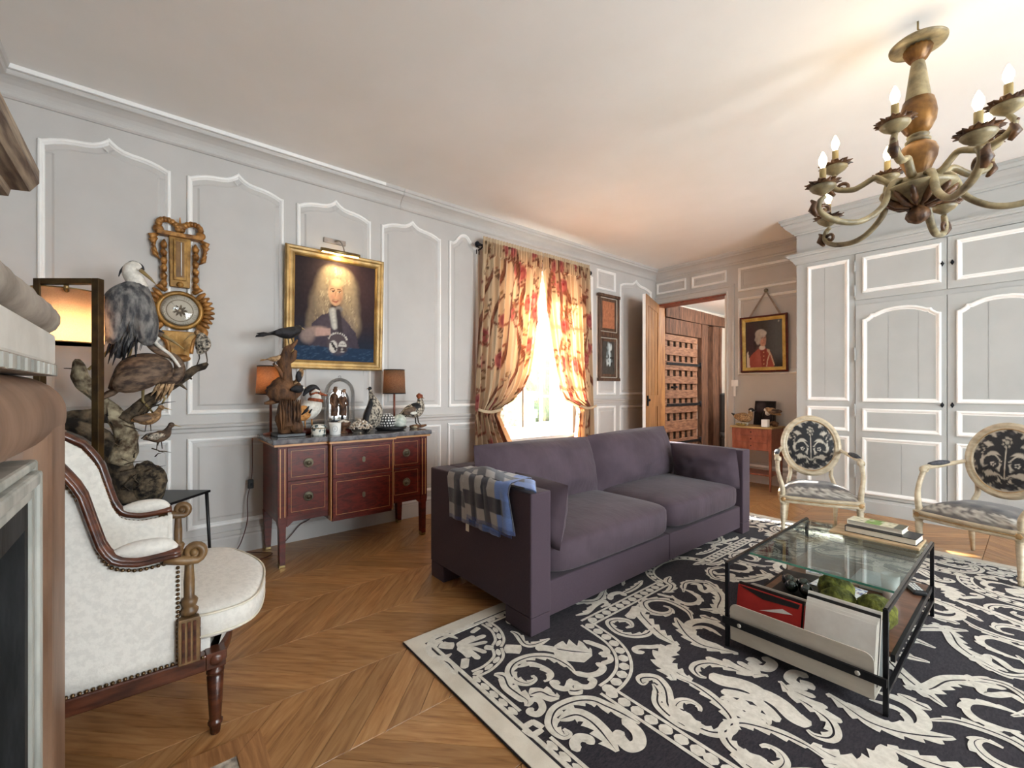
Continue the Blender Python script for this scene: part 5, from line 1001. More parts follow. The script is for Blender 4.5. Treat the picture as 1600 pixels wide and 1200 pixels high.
for i, x0 in enumerate((2.638, 3.286, 3.945, 4.593)):
    x1 = x0+.643; left = i % 2 == 0; hx = x0-.006 if left else x1+.006; kx = x1-.028 if left else x0+.030
    d = kdoor(x0, x1, 2.083, 2.540); leaf_panel(d, x0+.056, x1-.033 if left else x1-.056, 2.147, flat(0, 0, 2.497) and [(x0+.056, 2.497), (x1-.033 if left else x1-.056, 2.497)]); knobs(d, kx, 2.31)
    for z in (2.18, 2.42): obj('hinge', MB().tube([fk(hx, z-.05, .002), fk(hx, z+.05, .002)], .008, 8).ell(fk(hx, z+.058, .002), .006, 8, 5).ell(fk(hx, z-.058, .002), .006, 8, 5), CUPB, d)
    d = kdoor(x0, x1, .155, 2.034); a0, a1 = x0+.056, x1-.033 if left else x1-.056
    leaf_panel(d, a0, a1, 1.082, shoulder(a0, a1, 1.885, .098), (.33, .76)); leaf_panel(d, a0, a1, .798, flat(a0, a1, 1.018)); leaf_panel(d, a0, a1, .185, flat(a0, a1, .735), (.52,)); knobs(d, kx, 1.066)
    for z in (.40, 1.0, 1.55): obj('hinge', MB().tube([fk(hx, z-.06, .002), fk(hx, z+.06, .002)], .008, 8).ell(fk(hx, z+.068, .002), .006, 8, 5).ell(fk(hx, z-.068, .002), .006, 8, 5), CUPB, d)
for x0, x1 in ((5.246, 6.10), (6.12, 6.97)):
    d = kdoor(x0, x1, .155, 2.54); leaf_panel(d, x0+.06, x1-.06, 1.09, flat(x0+.06, x1-.06, 2.49), (.33, .66)); leaf_panel(d, x0+.06, x1-.06, .2, flat(x0+.06, x1-.06, 1.02), (.5,))
# ---------------------------------------------------------------- sofa
t = thing('sofa', 'large aubergine two-seat sofa with square arms standing on the rug edge', 'sofa', (1.75, 2.655, 0)); T = lambda mb: shifted(mb, t)
SX0, SX1, SY0, SY1 = 1.268, 2.240, 1.41, 3.90
for y0, y1 in ((SY0, SY0+.135), (SY1-.135, SY1)): obj('arm', T(MB().box(SX0+.006, SX1, y0, y1, .10, .70)), SOFA, t, bevel=.008)
obj('backrest', T(MB().box(SX0, SX0+.14, SY0+.136, SY1-.136, .10, .70)), SOFA, t, bevel=.012)
obj('base', T(MB().box(SX0+.141, SX1-.022, SY0+.136, 2.677, .058, .236)), SOFA, t, bevel=.008); obj('base', T(MB().box(SX0+.141, SX1-.022, 2.680, SY1-.136, .058, .236)), SOFA, t, bevel=.008)
for y0, y1 in ((SY0+.003, SY0+.132), (SY1-.132, SY1-.003)):
    obj('leg', T(MB().box(SX1-.20, SX1-.003, y0, y1, .012, .099)), SOFA, t, bevel=.005); obj('leg', T(MB().box(SX0+.01, SX0+.16, y0, y1, .0, .099)), SOFA, t, bevel=.005)
def seatc(y0, y1, fr=0):
    yc, hy = (y0+y1)/2, (y1-y0)/2
    def w(p): return 1
    m = MB().ell((0, 0, 0), (.40, hy*1.005, .098), 40, 18, e=.30); out = []
    for x, y, z in m.v:
        u, v = x/.40, y/hy; out.append((1.845+x+.012*fr, yc+y, .342+z*(1+.12*(1-u*u)*(1-v*v))+(.020*(1-u*u)*(1-v*v) if z > 0 else 0)))
    m.v = out; return m
obj('seat_cushion', T(seatc(SY0+.137, 2.700, 1)), SOFAB, t); obj('seat_cushion', T(seatc(2.704, SY1-.137)), SOFAB, t)
def pillow(w, h, d, n=26, pinch=.08, wr=.02, seed=0):     # soft cushion lying in its own xz plane, thick along y
    m = MB()
    for s in (1, -1):
        def fn(a, b):
            u, v = 2*a-1, 2*b-1; k = ((1-abs(u)**2.6)*(1-abs(v)**2.6))**.72 if abs(u) < 1 and abs(v) < 1 else 0
            x = w/2*u*(1-pinch*(1-abs(u)*.6)*v*v*.6*abs(u)); z = h/2*v*(1-pinch*u*u*.5*abs(v)); q = noise.noise((u*2.2+seed, v*2.2, s))*wr+noise.noise((u*5+seed, v*4, s*3))*wr*.4
            return (x, s*(d/2*k+q*k), z)
        m.grid(fn, n, n)
    return m
def cushion(parent, nm, c, w, h, d, M, seed=0, mt=None):
    m = pillow(w, h, d, seed=seed); m.xf(Matrix.Translation(c) @ M.to_4x4()); return obj(nm, T(m) if parent is t else m, mt or SOFAB, parent)
tiltb = Matrix.Rotation(PI/2, 3, 'Z')
lean = lambda a, yaw=0, roll=0: Matrix.Rotation(PI/2+yaw, 3, 'Z') @ Matrix.Rotation(a, 3, 'X') @ Matrix.Rotation(roll, 3, 'Y')
cushion(t, 'back_cushion', (1.575, 2.125, .625), 1.14, .46, .30, lean(-.24, .02, .02), 1); cushion(t, 'back_cushion', (1.58, 3.21, .635), 1.10, .46, .30, lean(-.25, -.02, -.02), 4)
tag(cushion(None, 'scatter_cushion', (2.03, 1.635, .550), .46, .34, .20, Matrix.Rotation(-.06, 3, 'Z') @ Matrix.Rotation(-.18, 3, 'X'), 7), 'dark aubergine cushion propped against the near sofa arm beside the throw', 'cushion')
tag(cushion(None, 'scatter_cushion', (2.00, 3.585, .565), .54, .36, .22, Matrix.Rotation(.10, 3, 'Z') @ Matrix.Rotation(.30, 3, 'X'), 12), 'aubergine cushion leaning on the far sofa arm, catching the sun', 'cushion')
# checked throw over the near arm: painted weave on a draped sheet
def checks(u, v):
    p = Paint(u, v, '#171b2e'); bl, gr, st = '#6f8fd2', '#aaa6a4', '#44454f'
    cu = np.floor(u*7).astype(int); cv = np.floor(v*5).astype(int)
    p.put(((cu % 2 == 0)).astype(float), '#393a47', .9); p.put(((cv % 2 == 0)).astype(float), '#3d3f4c', .7); p.put(((cu % 2 == 0) & (cv % 2 == 0)).astype(float), gr); p.put(((cu == 5) | (cu == 6)).astype(float)*((cv % 2) == 0), bl); p.put(((cu == 6)).astype(float), bl, .75); p.put((np.abs(v-.97) < .03).astype(float), '#2b3c7a', .6); return p
tt = thing('checked_throw', 'folded wool throw in navy, grey and blue checks over the near sofa arm', 'blanket', (1.85, 1.47, .70))
THROW = mat('wool_throw', '#808080', attr='Col', rough=.95, bump=.5, bscale=240, sheen=.4)
def drape(lay, x0, x1, L0, L1, skew, dz):
    path = [(-1.0, .014), (-.075, .014), (-.0735, .006), (-.0735, -1.0)]
    def fn(a, b):
        s = L0+(L1-L0)*b; x = x0+(x1-x0)*a+skew*(s)
        wv = .008*math.sin(a*11+lay)+.005*math.sin(a*23+b*4)
        if s < .13: y, z = .085-s, .012+dz+abs(wv)*.8
        elif s < .17: q = (s-.13)/.04*PI/2; y, z = -.045-.030*math.sin(q)-dz, .012+dz-.030*(1-math.cos(q))+abs(wv)*.6*(1-q)
        else: y, z = -.075-dz-abs(wv)*.9, -.018-(s-.17)
        if s < 0: y, z = .085-s*.9, .012+dz-.10*min(1, -s/.1)*0+.004
        return (x-1.85, y, z)
    return fn
for lay, (x0, x1, L0, L1, sk, dz) in enumerate(((1.50, 1.98, -.02, .41, .10, .004), (1.66, 2.07, -.02, .37, .22, .016))):
    nu, nv = 74, 66; me = MB().grid(drape(lay, x0, x1, L0, L1, sk, dz), nu, nv).mesh('fold', THROW); uv = np.array([(i/(nu-1), j/(nv-1)) for j in range(nv) for i in range(nu)]); set_col(me, checks(uv[:, 0], uv[:, 1]).c); o = obj('fold', me, THROW, tt)
    so = o.modifiers.new('thick', 'SOLIDIFY'); so.thickness = .009; so.offset = -1
bump_ = MB().grid(lambda a, b: (-.30+.56*a+.18*b, .09-.16*b, .024+.045*math.sin(PI*min(1, max(0, b*.9+.05)))*(.6+.4*math.sin(a*7))*math.sin(PI*a)**.5 if 0 < a < 1 else .02), 50, 24)
me = bump_.mesh('fold', THROW); uv = np.array([(i/49, j/23) for j in range(24) for i in range(50)]); set_col(me, checks(uv[:, 0], uv[:, 1]*.6).c); o = obj('fold', me, THROW, tt); so = o.modifiers.new('thick', 'SOLIDIFY'); so.thickness = .009; so.offset = -1
obj('woven_label', MB().box(-.10, -.072, -.106, -.1035, -.285, -.245), CREAMP, tt)
m = MB()
for k in range(40): x = -.105+.0100*k; m.tube([(x, -.097, -.214), (x+.002, -.097, -.232)], .0014, 4)
obj('fringe', m, mat('blue_fringe', '#5674c0', '#7d98d8', rough=.95), tt, stuff=True)
# ---------------------------------------------------------------- rug: dark pile with cream scrollwork
RX, RY = 3.095, 2.705; RX0, RX1, RY0, RY1 = 1.872, 2*RX-1.872, .925, 2*RY-.925
t = thing('rug', 'large dark rug woven with cream acanthus scrolls and lattice borders', 'rug', (RX, RY, 0)); T = lambda mb: shifted(mb, t)
obj('pile', T(MB().box(RX0, RX1, RY0, RY1, .001, .009)), RUGD, t, bevel=.003)
ZR = .0112
def ring(i0, i1): return MB().sweep([(RX0+i0, RY0+i0), (RX1-i0, RY0+i0), (RX1-i0, RY1-i0), (RX0+i0, RY1-i0)], [(0, .0085), (0, ZR), (i1-i0, ZR), (i1-i0, .0085)], True, lambda a, b, h: (a, b, h))
obj('edge_band', T(ring(.004, .075)), RUGE, t); obj('line_band', T(ring(.086, .104)), RUGC, t)
def acanthus(pts, w, s, seed=0):                        # a leaf scroll: serrated edges, open midrib on the broad ones
    w *= .90; P = cr(pts, 16 if w > .04 else 9); n = len(P); m = MB(); L = [0]
    for a, b in zip(P, P[1:]): L.append(L[-1]+math.hypot(b[0]-a[0], b[1]-a[1]))
    tot = L[-1]+1e-9; NT = max(2, tot/.055); rows = []
    rib = .0035 if w > .045 and s else 0.
    for i, (x, y) in enumerate(P):
        a, b = P[max(i-1, 0)], P[min(i+1, n-1)]; d = math.hypot(b[0]-a[0], b[1]-a[1])+1e-9; nx, ny = -(b[1]-a[1])/d, (b[0]-a[0])/d
        q = L[i]/tot; hw = w*.5*(min(1, .30+q/.16) if s == 0 else min(1, .22+q/.22))*min(1, .30+(1-q)/(.10 if s == 0 else .3))
        f = (q*NT) % 1; tooth = 1.12-.62*(f**1.25); l = r = hw
        if s == 1: l *= tooth; r *= .88
        elif s == 2: r *= tooth; l *= .88
        g = min(rib*min(1, q/.12)*min(1, (1-q)/.35), l*.5, r*.5)
        rows.append(((x+nx*l, y+ny*l), (x+nx*g, y+ny*g), (x-nx*g, y-ny*g), (x-nx*r, y-ny*r)))
    vs = [(p[0], p[1], ZR) for r in rows for p in r]; fs = []
    for i in range(n-1):
        for j in (0, 2) if rib else (0, 1, 2):
            k = 4*i+j
            for tri in ((k, k+1, k+5), (k, k+5, k+4)):
                A, B, C_ = (vs[q] for q in tri); ar = (B[0]-A[0])*(C_[1]-A[1])-(C_[0]-A[0])*(B[1]-A[1])
                if abs(ar) > 1e-9: fs.append(tri if ar > 0 else tri[::-1])
    m.flat_up = True
    return m.add(vs, fs)
RUG=[([(2.375,2.095),(2.441,2.016),(2.511,1.971),(2.598,1.927),(2.654,1.909),(2.721,1.898)],0.085,1),
([(2.646,2.165),(2.596,2.227),(2.524,2.254),(2.444,2.251),(2.391,2.198),(2.382,2.13),(2.442,2.077),(2.506,2.086),(2.536,2.138),(2.517,2.185),(2.472,2.183)],0.06,2),
([(2.549,1.955),(2.571,1.879),(2.545,1.813),(2.486,1.778),(2.424,1.79),(2.387,1.822),(2.4,1.869),(2.444,1.898),(2.482,1.874),(2.475,1.836)],0.055,2),
([(2.384,2.069),(2.412,1.998),(2.427,1.925)],0.06,0),
([(2.718,1.894),(2.708,1.826),(2.715,1.767),(2.745,1.722),(2.786,1.695),(2.838,1.655)],0.095,2),
([(2.727,1.892),(2.721,1.822),(2.735,1.768),(2.777,1.727),(2.829,1.71),(2.885,1.716)],0.085,1),
([(2.676,1.844),(2.649,1.792),(2.615,1.752),(2.608,1.718),(2.629,1.707),(2.65,1.732)],0.032,0),
([(2.582,2.119),(2.638,2.062),(2.712,2.006),(2.784,1.986),(2.843,2.006),(2.927,2.046)],0.075,2),
([(2.806,2.204),(2.731,2.219),(2.674,2.182),(2.659,2.103),(2.712,2.035),(2.778,2.018),(2.865,2.039)],0.045,0),
([(2.814,2.13),(2.734,2.147),(2.696,2.095),(2.734,2.033),(2.799,2.024)],0.035,1),
([(2.508,2.634),(2.575,2.586),(2.635,2.509),(2.676,2.383),(2.741,2.326)],0.085,2),
([(2.438,2.332),(2.478,2.302),(2.537,2.297),(2.574,2.342),(2.567,2.408),(2.512,2.449),(2.45,2.457),(2.427,2.451)],0.042,2),
([(2.292,2.56),(2.322,2.478),(2.373,2.451),(2.397,2.374),(2.381,2.323)],0.06,1),
([(2.431,2.553),(2.467,2.585),(2.506,2.535),(2.538,2.521),(2.538,2.584),(2.48,2.624)],0.035,0),
([(2.652,2.236),(2.698,2.243),(2.75,2.258)],0.06,1),
([(2.372,2.282),(2.428,2.299),(2.458,2.315)],0.03,0),
([(2.836,1.681),(2.892,1.693),(2.96,1.684),(3.023,1.662),(3.076,1.628),(3.099,1.579),(3.089,1.533),(3.057,1.501),(3.01,1.492),(2.955,1.498),(2.923,1.518),(2.918,1.564),(2.942,1.592),(2.977,1.591),(2.991,1.57)],0.06,2),
([(2.954,1.526),(2.987,1.507),(3.016,1.5),(3.044,1.513)],0.04,2),
([(2.772,1.571),(2.766,1.542),(2.746,1.559),(2.757,1.587),(2.788,1.609),(2.836,1.586),(2.869,1.549),(2.897,1.511),(2.946,1.487),(3.007,1.476),(3.052,1.483)],0.065,2),
([(2.794,1.571),(2.831,1.546),(2.863,1.494),(2.902,1.471),(2.965,1.46),(3.042,1.463)],0.055,1),
([(3.084,1.473),(3.11,1.501),(3.133,1.491),(3.148,1.473),(3.175,1.471)],0.075,0),
([(2.915,1.818),(2.96,1.806),(3.018,1.84),(3.069,1.849),(3.111,1.831)],0.08,0),
([(2.994,1.733),(3.037,1.768),(3.082,1.789),(3.117,1.814)],0.05,0),
([(3.009,1.692),(3.064,1.712),(3.115,1.689),(3.166,1.708)],0.1,1),
([(2.916,1.773),(2.89,1.764),(2.857,1.788),(2.853,1.833),(2.883,1.884),(2.947,1.915),(3.016,1.935),(3.073,1.984)],0.06,2),
([(2.847,1.905),(2.897,1.917),(2.941,1.928)],0.04,0),
([(2.902,1.955),(2.955,1.941),(3.032,1.944)],0.04,0),
([(2.949,1.985),(2.999,1.978),(3.046,1.976)],0.035,0),
([(2.967,2.049),(2.993,2.043),(3.004,2.067)],0.05,0),
([(2.983,2.01),(3.018,2.01),(3.052,2.031),(3.05,2.09),(3.006,2.102)],0.05,0),
([(3.08,1.897),(3.119,1.908),(3.156,1.919)],0.085,0),
([(3.125,1.809),(3.162,1.852),(3.214,1.838),(3.266,1.807),(3.328,1.821)],0.085,1),
([(3.132,1.769),(3.177,1.75),(3.239,1.694)],0.085,0),
([(3.203,1.766),(3.252,1.736)],0.045,0),
([(3.263,2.055),(3.229,2.062),(3.177,2.067),(3.147,2.031),(3.159,1.983),(3.217,1.934),(3.27,1.898),(3.318,1.883),(3.36,1.859),(3.391,1.831),(3.389,1.792),(3.364,1.775),(3.326,1.776)],0.06,0),
([(3.219,1.982),(3.254,2.004)],0.03,0),
([(3.236,1.957),(3.285,1.98)],0.03,0),
([(3.218,1.928),(3.274,1.94),(3.336,1.954)],0.03,0),
([(3.351,1.901),(3.374,1.895),(3.397,1.903)],0.03,0),
([(3.245,1.532),(3.202,1.532),(3.166,1.549),(3.152,1.583),(3.174,1.629),(3.225,1.657),(3.285,1.667),(3.338,1.672),(3.382,1.68)],0.065,1),
([(3.174,1.59),(3.214,1.571)],0.04,0),
([(3.258,1.576),(3.279,1.596),(3.307,1.595)],0.04,0),
([(3.266,2.047),(3.314,1.996),(3.361,1.97),(3.417,1.961),(3.481,1.965)],0.05,1),
([(3.33,2.03),(3.377,2.026),(3.426,2.027),(3.468,2.049)],0.06,2),
([(3.363,2.078),(3.39,2.087),(3.419,2.069)],0.05,0),
([(2.549,1.382),(2.484,1.393),(2.405,1.378),(2.348,1.315),(2.335,1.236),(2.364,1.179),(2.419,1.16),(2.466,1.181),(2.47,1.222),(2.444,1.232)],0.06,1),
([(2.365,1.221),(2.38,1.274),(2.428,1.297),(2.479,1.299),(2.503,1.27),(2.503,1.242)],0.04,2),
([(2.337,1.113),(2.374,1.135),(2.432,1.113),(2.49,1.114),(2.541,1.118),(2.562,1.095)],0.075,1),
([(2.523,1.145),(2.537,1.188),(2.577,1.202),(2.608,1.223)],0.08,1),
([(2.538,1.131),(2.57,1.152),(2.607,1.134),(2.617,1.098),(2.59,1.084),(2.585,1.108)],0.032,0),
([(2.883,1.349),(2.809,1.339),(2.753,1.325),(2.699,1.307),(2.66,1.253),(2.646,1.174),(2.672,1.117),(2.71,1.094),(2.748,1.097),(2.754,1.12),(2.726,1.12)],0.065,1),
([(2.687,1.142),(2.709,1.204),(2.753,1.221),(2.806,1.216),(2.854,1.202),(2.906,1.185)],0.085,2),
([(2.825,1.088),(2.794,1.104),(2.788,1.135),(2.814,1.154),(2.825,1.136)],0.042,0),
([(2.877,1.268),(2.864,1.252),(2.883,1.237),(2.921,1.233),(2.932,1.271),(2.899,1.308),(2.83,1.321)],0.05,0),
([(2.365,1.436),(2.428,1.478),(2.502,1.544)],0.19,1),
([(2.537,1.377),(2.59,1.408),(2.611,1.456),(2.598,1.501),(2.56,1.5)],0.036,0),
([(2.571,1.334),(2.617,1.335),(2.642,1.364),(2.628,1.402),(2.608,1.387)],0.034,0),
([(2.561,1.34),(2.59,1.285),(2.562,1.26),(2.53,1.267),(2.553,1.285)],0.034,0),
([(2.6,1.28),(2.621,1.296),(2.635,1.326)],0.06,1),
([(2.412,1.588),(2.454,1.602),(2.515,1.616),(2.543,1.594),(2.526,1.561)],0.036,0),
([(2.577,1.511),(2.589,1.562),(2.558,1.589),(2.548,1.555)],0.03,0),
([(2.311,1.372),(2.342,1.409),(2.384,1.436)],0.05,0),
([(2.668,1.039),(2.692,1.038)],0.055,0),
([(2.659,1.028),(2.663,1.004)],0.055,0),
([(2.645,1.041),(2.62,1.042)],0.055,0),
([(2.655,1.052),(2.65,1.078)],0.055,0),
([(2.063,1.105),(2.071,1.175),(2.08,1.259)],0.034,0),
([(2.06,1.107),(2.051,1.162),(2.051,1.213)],0.03,0),
([(2.066,1.103),(2.103,1.163),(2.128,1.233)],0.028,0),
([(2.073,1.103),(2.124,1.149),(2.195,1.178)],0.03,0),
([(2.076,1.101),(2.135,1.124),(2.213,1.126)],0.034,0),
([(2.081,1.098),(2.126,1.103),(2.176,1.1)],0.03,0),
([(2.154,1.195),(2.187,1.225)],0.04,0),
([(2.016,1.14),(1.955,1.115),(1.932,1.071),(1.966,1.019),(2.013,0.987),(2.063,0.983),(2.101,1.01),(2.1,1.054)],0.03,0),
([(2.002,1.052),(2.032,1.068),(2.056,1.096)],0.06,0),
([(2.007,1.019),(1.987,1.043),(1.987,1.074)],0.03,0),
([(1.926,1.128),(1.96,1.18),(1.954,1.276)],0.038,1),
([(2.018,1.217),(2.002,1.276)],0.03,0),
([(2.1,0.982),(2.149,1.005),(2.236,0.994)],0.05,2),
([(2.225,1.038),(2.169,1.083)],0.04,0),
([(2.223,1.258),(2.244,1.283),(2.279,1.316)],0.075,0),
([(2.055,1.409),(2.064,1.444),(2.088,1.461)],0.05,0),
([(2.13,1.373),(2.174,1.382),(2.258,1.359),(2.289,1.396),(2.297,1.478)],0.05,1),
([(2.234,1.735),(2.248,1.802),(2.226,1.897),(2.226,1.97),(2.263,1.959),(2.263,1.905)],0.045,1),
([(2.244,2.011),(2.209,2.067),(2.224,2.125),(2.271,2.121)],0.04,0),
([(2.24,2.124),(2.24,2.247),(2.214,2.372)],0.05,1)]
def spec(me, fx, fy, nm, m):
    for a in ((1, 1), (-1, 1), (1, -1), (-1, -1)):
        if (a[0] < 0 and not fx) or (a[1] < 0 and not fy): continue
        o = bpy.data.objects.new(nm, me); COL.objects.link(o); o.parent = t; o.scale = (a[0], a[1], 1); o.location = (0, 0, .00002*random.random())
SC = []
for pts, w, s in RUG:
    mx = sum(p[0] for p in pts)/len(pts); my = sum(p[1] for p in pts)/len(pts)
    if mx > RX+.01 or max(p[1] for p in pts) > RY+.03: continue
    me = T(acanthus(pts, w, s)).mesh('scroll', RUGC); SC.append(((mx-3.79)**2+my*my, me))
SC.sort(key=lambda q: q[0])
for _, me in SC[:62]: spec(me, True, True, 'scroll', RUGC)
m = MB(); m.flat_up = True
for _, me in SC[62:]:
    for a in ((1, 1), (-1, 1), (1, -1), (-1, -1)): dz = 4e-6*(len(m.f) % 97+1); m.add([(v.co.x*a[0], v.co.y*a[1], v.co.z+dz) for v in me.vertices], [tuple(p.vertices)[::a[0]*a[1]] for p in me.polygons])
extra = [([(2.46, 2.42), (2.40, 2.55), (2.48, 2.66), (2.58, 2.60), (2.54, 2.52)], .05, 1), ([(2.62, 2.30), (2.74, 2.40), (2.84, 2.55), (2.80, 2.68)], .08, 2), ([(2.95, 2.20), (2.90, 2.34), (2.98, 2.46), (3.06, 2.42), (3.02, 2.34)], .05, 1), ([(2.70, 2.62), (2.90, 2.60), (3.05, 2.66)], .07, 1), ([(1.99, 1.75), (2.06, 1.95), (2.02, 2.15), (2.10, 2.30), (2.18, 2.22)], .06, 1), ([(2.10, 1.80), (2.20, 1.95), (2.14, 2.10)], .06, 2), ([(2.02, 2.40), (2.06, 2.55), (2.03, 2.68)], .07, 1)]
for pts, w, s in extra:
    q = T(acanthus(pts, w, s))
    for a in ((1, 1), (-1, 1), (1, -1), (-1, -1)): dz = 4e-6*(len(m.f) % 97+1); m.add([(x*a[0], y*a[1], z+dz) for x, y, z in q.v], [f[::a[0]*a[1]] for f in q.f])
obj('small_scrolls', m, RUGC, t, stuff=True)
def strip(path, w, closed=False):                       # lattice band: two lines and a row of lozenges
    m = MB(); e = .014
    for o in (-w/2, w/2-e): m.sweep(path, [(o, ZR), (o+e, ZR)], closed, lambda a, b, h: (a, b, h))
    P = [Vector(p) for p in path]; acc = .03
    for a, b in zip(P, P[1:]):
        d = b-a; l = d.length; d = d.normalized() if l > 1e-6 else d; nn = Vector((-d.y, d.x)); s = acc
        while s < l:
            c = a+d*s; h = w/2-e-.002; m.add([(c.x+x*d.x+y*nn.x, c.y+x*d.y+y*nn.y, ZR) for x, y in ((-.025, -h*.28), (-.012, -h), (.012, -h), (.025, -h*.28), (.025, h*.28), (.012, h), (-.012, h), (-.025, h*.28))], [tuple(range(8))]); s += .058
        acc = s-l
    return m
arc = cr([(2.405, 1.705), (2.51, 1.685), (2.60, 1.635), (2.665, 1.555), (2.692, 1.47), (2.695, 1.395)], 5)
bul = cr([(2.318, 2.435), (2.215, 2.475), (2.150, 2.56), (2.128, 2.705)], 5)
for pth, w in (([(2.318, 2.435), (2.318, 1.715)], .075), ([(2.318, 1.715)]+arc, .075), ([(2.695, 1.395), (3.095, 1.395)], .075), (bul, .06), ([(2.285, 1.040), (2.565, 1.040)], .055), ([(2.722, 1.040), (3.095, 1.040)], .055), ([(1.985, 1.335), (1.985, 1.62)], .055), ([(1.985, 1.78), (1.985, 2.705)], .055), (cr([(1.985, 1.325), (2.07, 1.325), (2.15, 1.29), (2.185, 1.245)], 5), .055), (cr([(2.20, 1.235), (2.255, 1.20), (2.285, 1.12), (2.283, 1.05)], 5), .055)):
    spec(T(strip(pth, w)).mesh('lattice_band', RUGC), True, True, 'lattice_band', RUGC)
# ---------------------------------------------------------------- coffee table with its magazine rack
t = thing('coffee_table', 'black steel and glass coffee table with wooden shelf and tin magazine rack', 'coffee table', (3.15, 2.62, .011)); TX0, TX1, TY0, TY1 = 2.868, 3.436, 2.07, 3.165; T = lambda mb: shifted(mb, t); b_ = .008; z0 = .0115
m = MB()
for x in (TX0, TX1):
    for y in (TY0, TY1): m.box(x-b_, x+b_, y-b_, y+b_, z0, .400)
    m.box(x-b_, x+b_, TY0+b_, TY1-b_, .384, .400); m.box(x-b_, x+b_, TY0+b_, TY1-b_, .085, .101)
m.box(TX0+b_, TX1-b_, TY1-b_, TY1+b_, .085, .101); obj('frame', T(m), BLACKM, t, bevel=.0015)
for x in (TX0, TX1): obj('chrome_rail', T(MB().box(x-.005, x+.005, TY0, TY1, .4001, .404)), mat('dark_chrome', '#6c6a68', '#86837f', rough=.2, metal=1.), t)
gl = obj('glass_top', T(MB().box(TX0+.010, TX1-.010, 2.292, TY1-.01, .386, .396)), TGLASS, t); obj('glass_edge', T(MB().box(TX0+.011, TX1-.011, 2.2895, 2.2918, .3865, .3955)), EDGEG, t)
obj('wood_shelf', T(MB().box(TX0+.009, TX1-.009, 2.24, TY1-.01, .150, .172)), SHELFW, t, bevel=.002)
for x in (TX0+.004, TX1-.004): sh = obj('shelf_edge', T(MB().box(x-.008, x+.006, 2.22, TY1, .144, .172)), BLACKM, t)
if 1: obj('cable_hole', T(MB().lathe([(0, .1721), (.008, .1721), (.008, .1726), (0, .1726)], 14, (3.35, 2.70, 0))), BLACK, t)
RR = lambda z0, z1, r: [(TX0+.02, z0), (TX1-.03, z0), (TX1-.03, z1-r)]+[(TX1-.03-r+r*math.cos(a), z1-r+r*math.sin(a)) for a in [PI/2*k/6 for k in range(1, 7)]]+[(TX0+.02+r-r*math.sin(a)*1, z1-r+r*math.cos(a)) for a in [PI/2*k/6 for k in range(0, 7)]]
rk = obj('tin_panel', T(MB().prism(RR(.058, .225, .03), 2.058, 2.063, lambda a, b, d: (a, d+.05*(b-.06)*-1, b))), TIN, t)
obj('tin_panel', T(MB().prism(RR(.062, .265, .03), 2.20, 2.205, lambda a, b, d: (a, d+.25*(b-.06), b))), TIN, t); obj('rack_floor', T(MB().box(TX0+.02, TX1-.03, 2.06, 2.20, .055, .060)), TIN, t)
obj('strap', T(MB().box(TX0-b_, TX1+b_, 2.036, 2.0475, .128, .158)), BLACKM, rk)
for x in (2.935, 3.36): obj('rivet', T(MB().ell((x, 2.035, .143), (.009, .004, .009), 10, 6)), TIN, rk)
# magazines and books in the rack
RED = mat('red_print', '#8d1c1c', '#b8302a', rough=.3, scale=4); WHT = mat('white_print', '#d8d3cc', '#e6e2dc', rough=.4)
def leanM(x, y, z, a): return Matrix.Translation((x, y, z)) @ Matrix.Rotation(a, 4, 'X')
def mag(nm, label, x0, x1, y, z0, h, th, a, cover, cat='magazine', pages=True, group=None):
    t = thing(nm, label, cat, ((x0+x1)/2, y, z0), 0, group); M = Matrix.Rotation(a, 4, 'X'); w = (x1-x0)/2
    c = obj('cover', MB().box(-w, w, -th/2, -th/2+.0015, 0, h).box(-w, w, th/2-.0015, th/2, 0, h).box(-w, -w+.0015, -th/2+.0015, th/2-.0015, 0, h).xf(M), cover, t)
    if pages: obj('pages', MB().box(-w+.002, w-.003, -th/2+.0017, th/2-.0017, .002, h-.003).xf(M), PAPER, t)
    return t
r1 = mag('magazine', 'dark red glossy magazine standing at the left of the tin rack', 2.892, 3.150, 2.086, .062, .232, .012, -.22, RED)
obj('printed_shard', MB().prism([(-.02, .20), (.118, .208), (.124, .228), (-.124, .229)], -.0078, -.0066, lambda a, b, d: (a, d, b)).xf(Matrix.Rotation(-.22, 4, 'X')), BLACK, r1); obj('printed_shard', MB().prism([(-.03, .150), (.10, .178), (.06, .188)], -.0086, -.0078, lambda a, b, d: (a, d, b)).xf(Matrix.Rotation(-.22, 4, 'X')), WHT, r1)
mag('book', 'thin black bound album behind the red magazine', 2.888, 3.155, 2.106, .062, .238, .016, -.22, BLACK, 'book'); mag('magazine', 'slim red and white magazine edge beside the red one', 3.158, 3.185, 2.10, .062, .225, .02, -.22, RED)
for k in range(5): mag('book', ('first', 'second', 'third', 'fourth', 'fifth')[k]+' pale paged catalogue counted from the front of the tin rack', 3.165-.004*k, 3.398, 2.083+.019*k, .062, .245+.006*k, .016, -.25, WHT if k != 3 else BLACK, 'book', group='catalogues in the rack')
mag('clear_sleeve', 'translucent plastic sleeve at the right end of the rack', 3.30, 3.418, 2.180, .07, .225, .004, -.26, mat('sleeve', '#aab2b6', '#bcc3c6', rough=.15), 'folder', False)
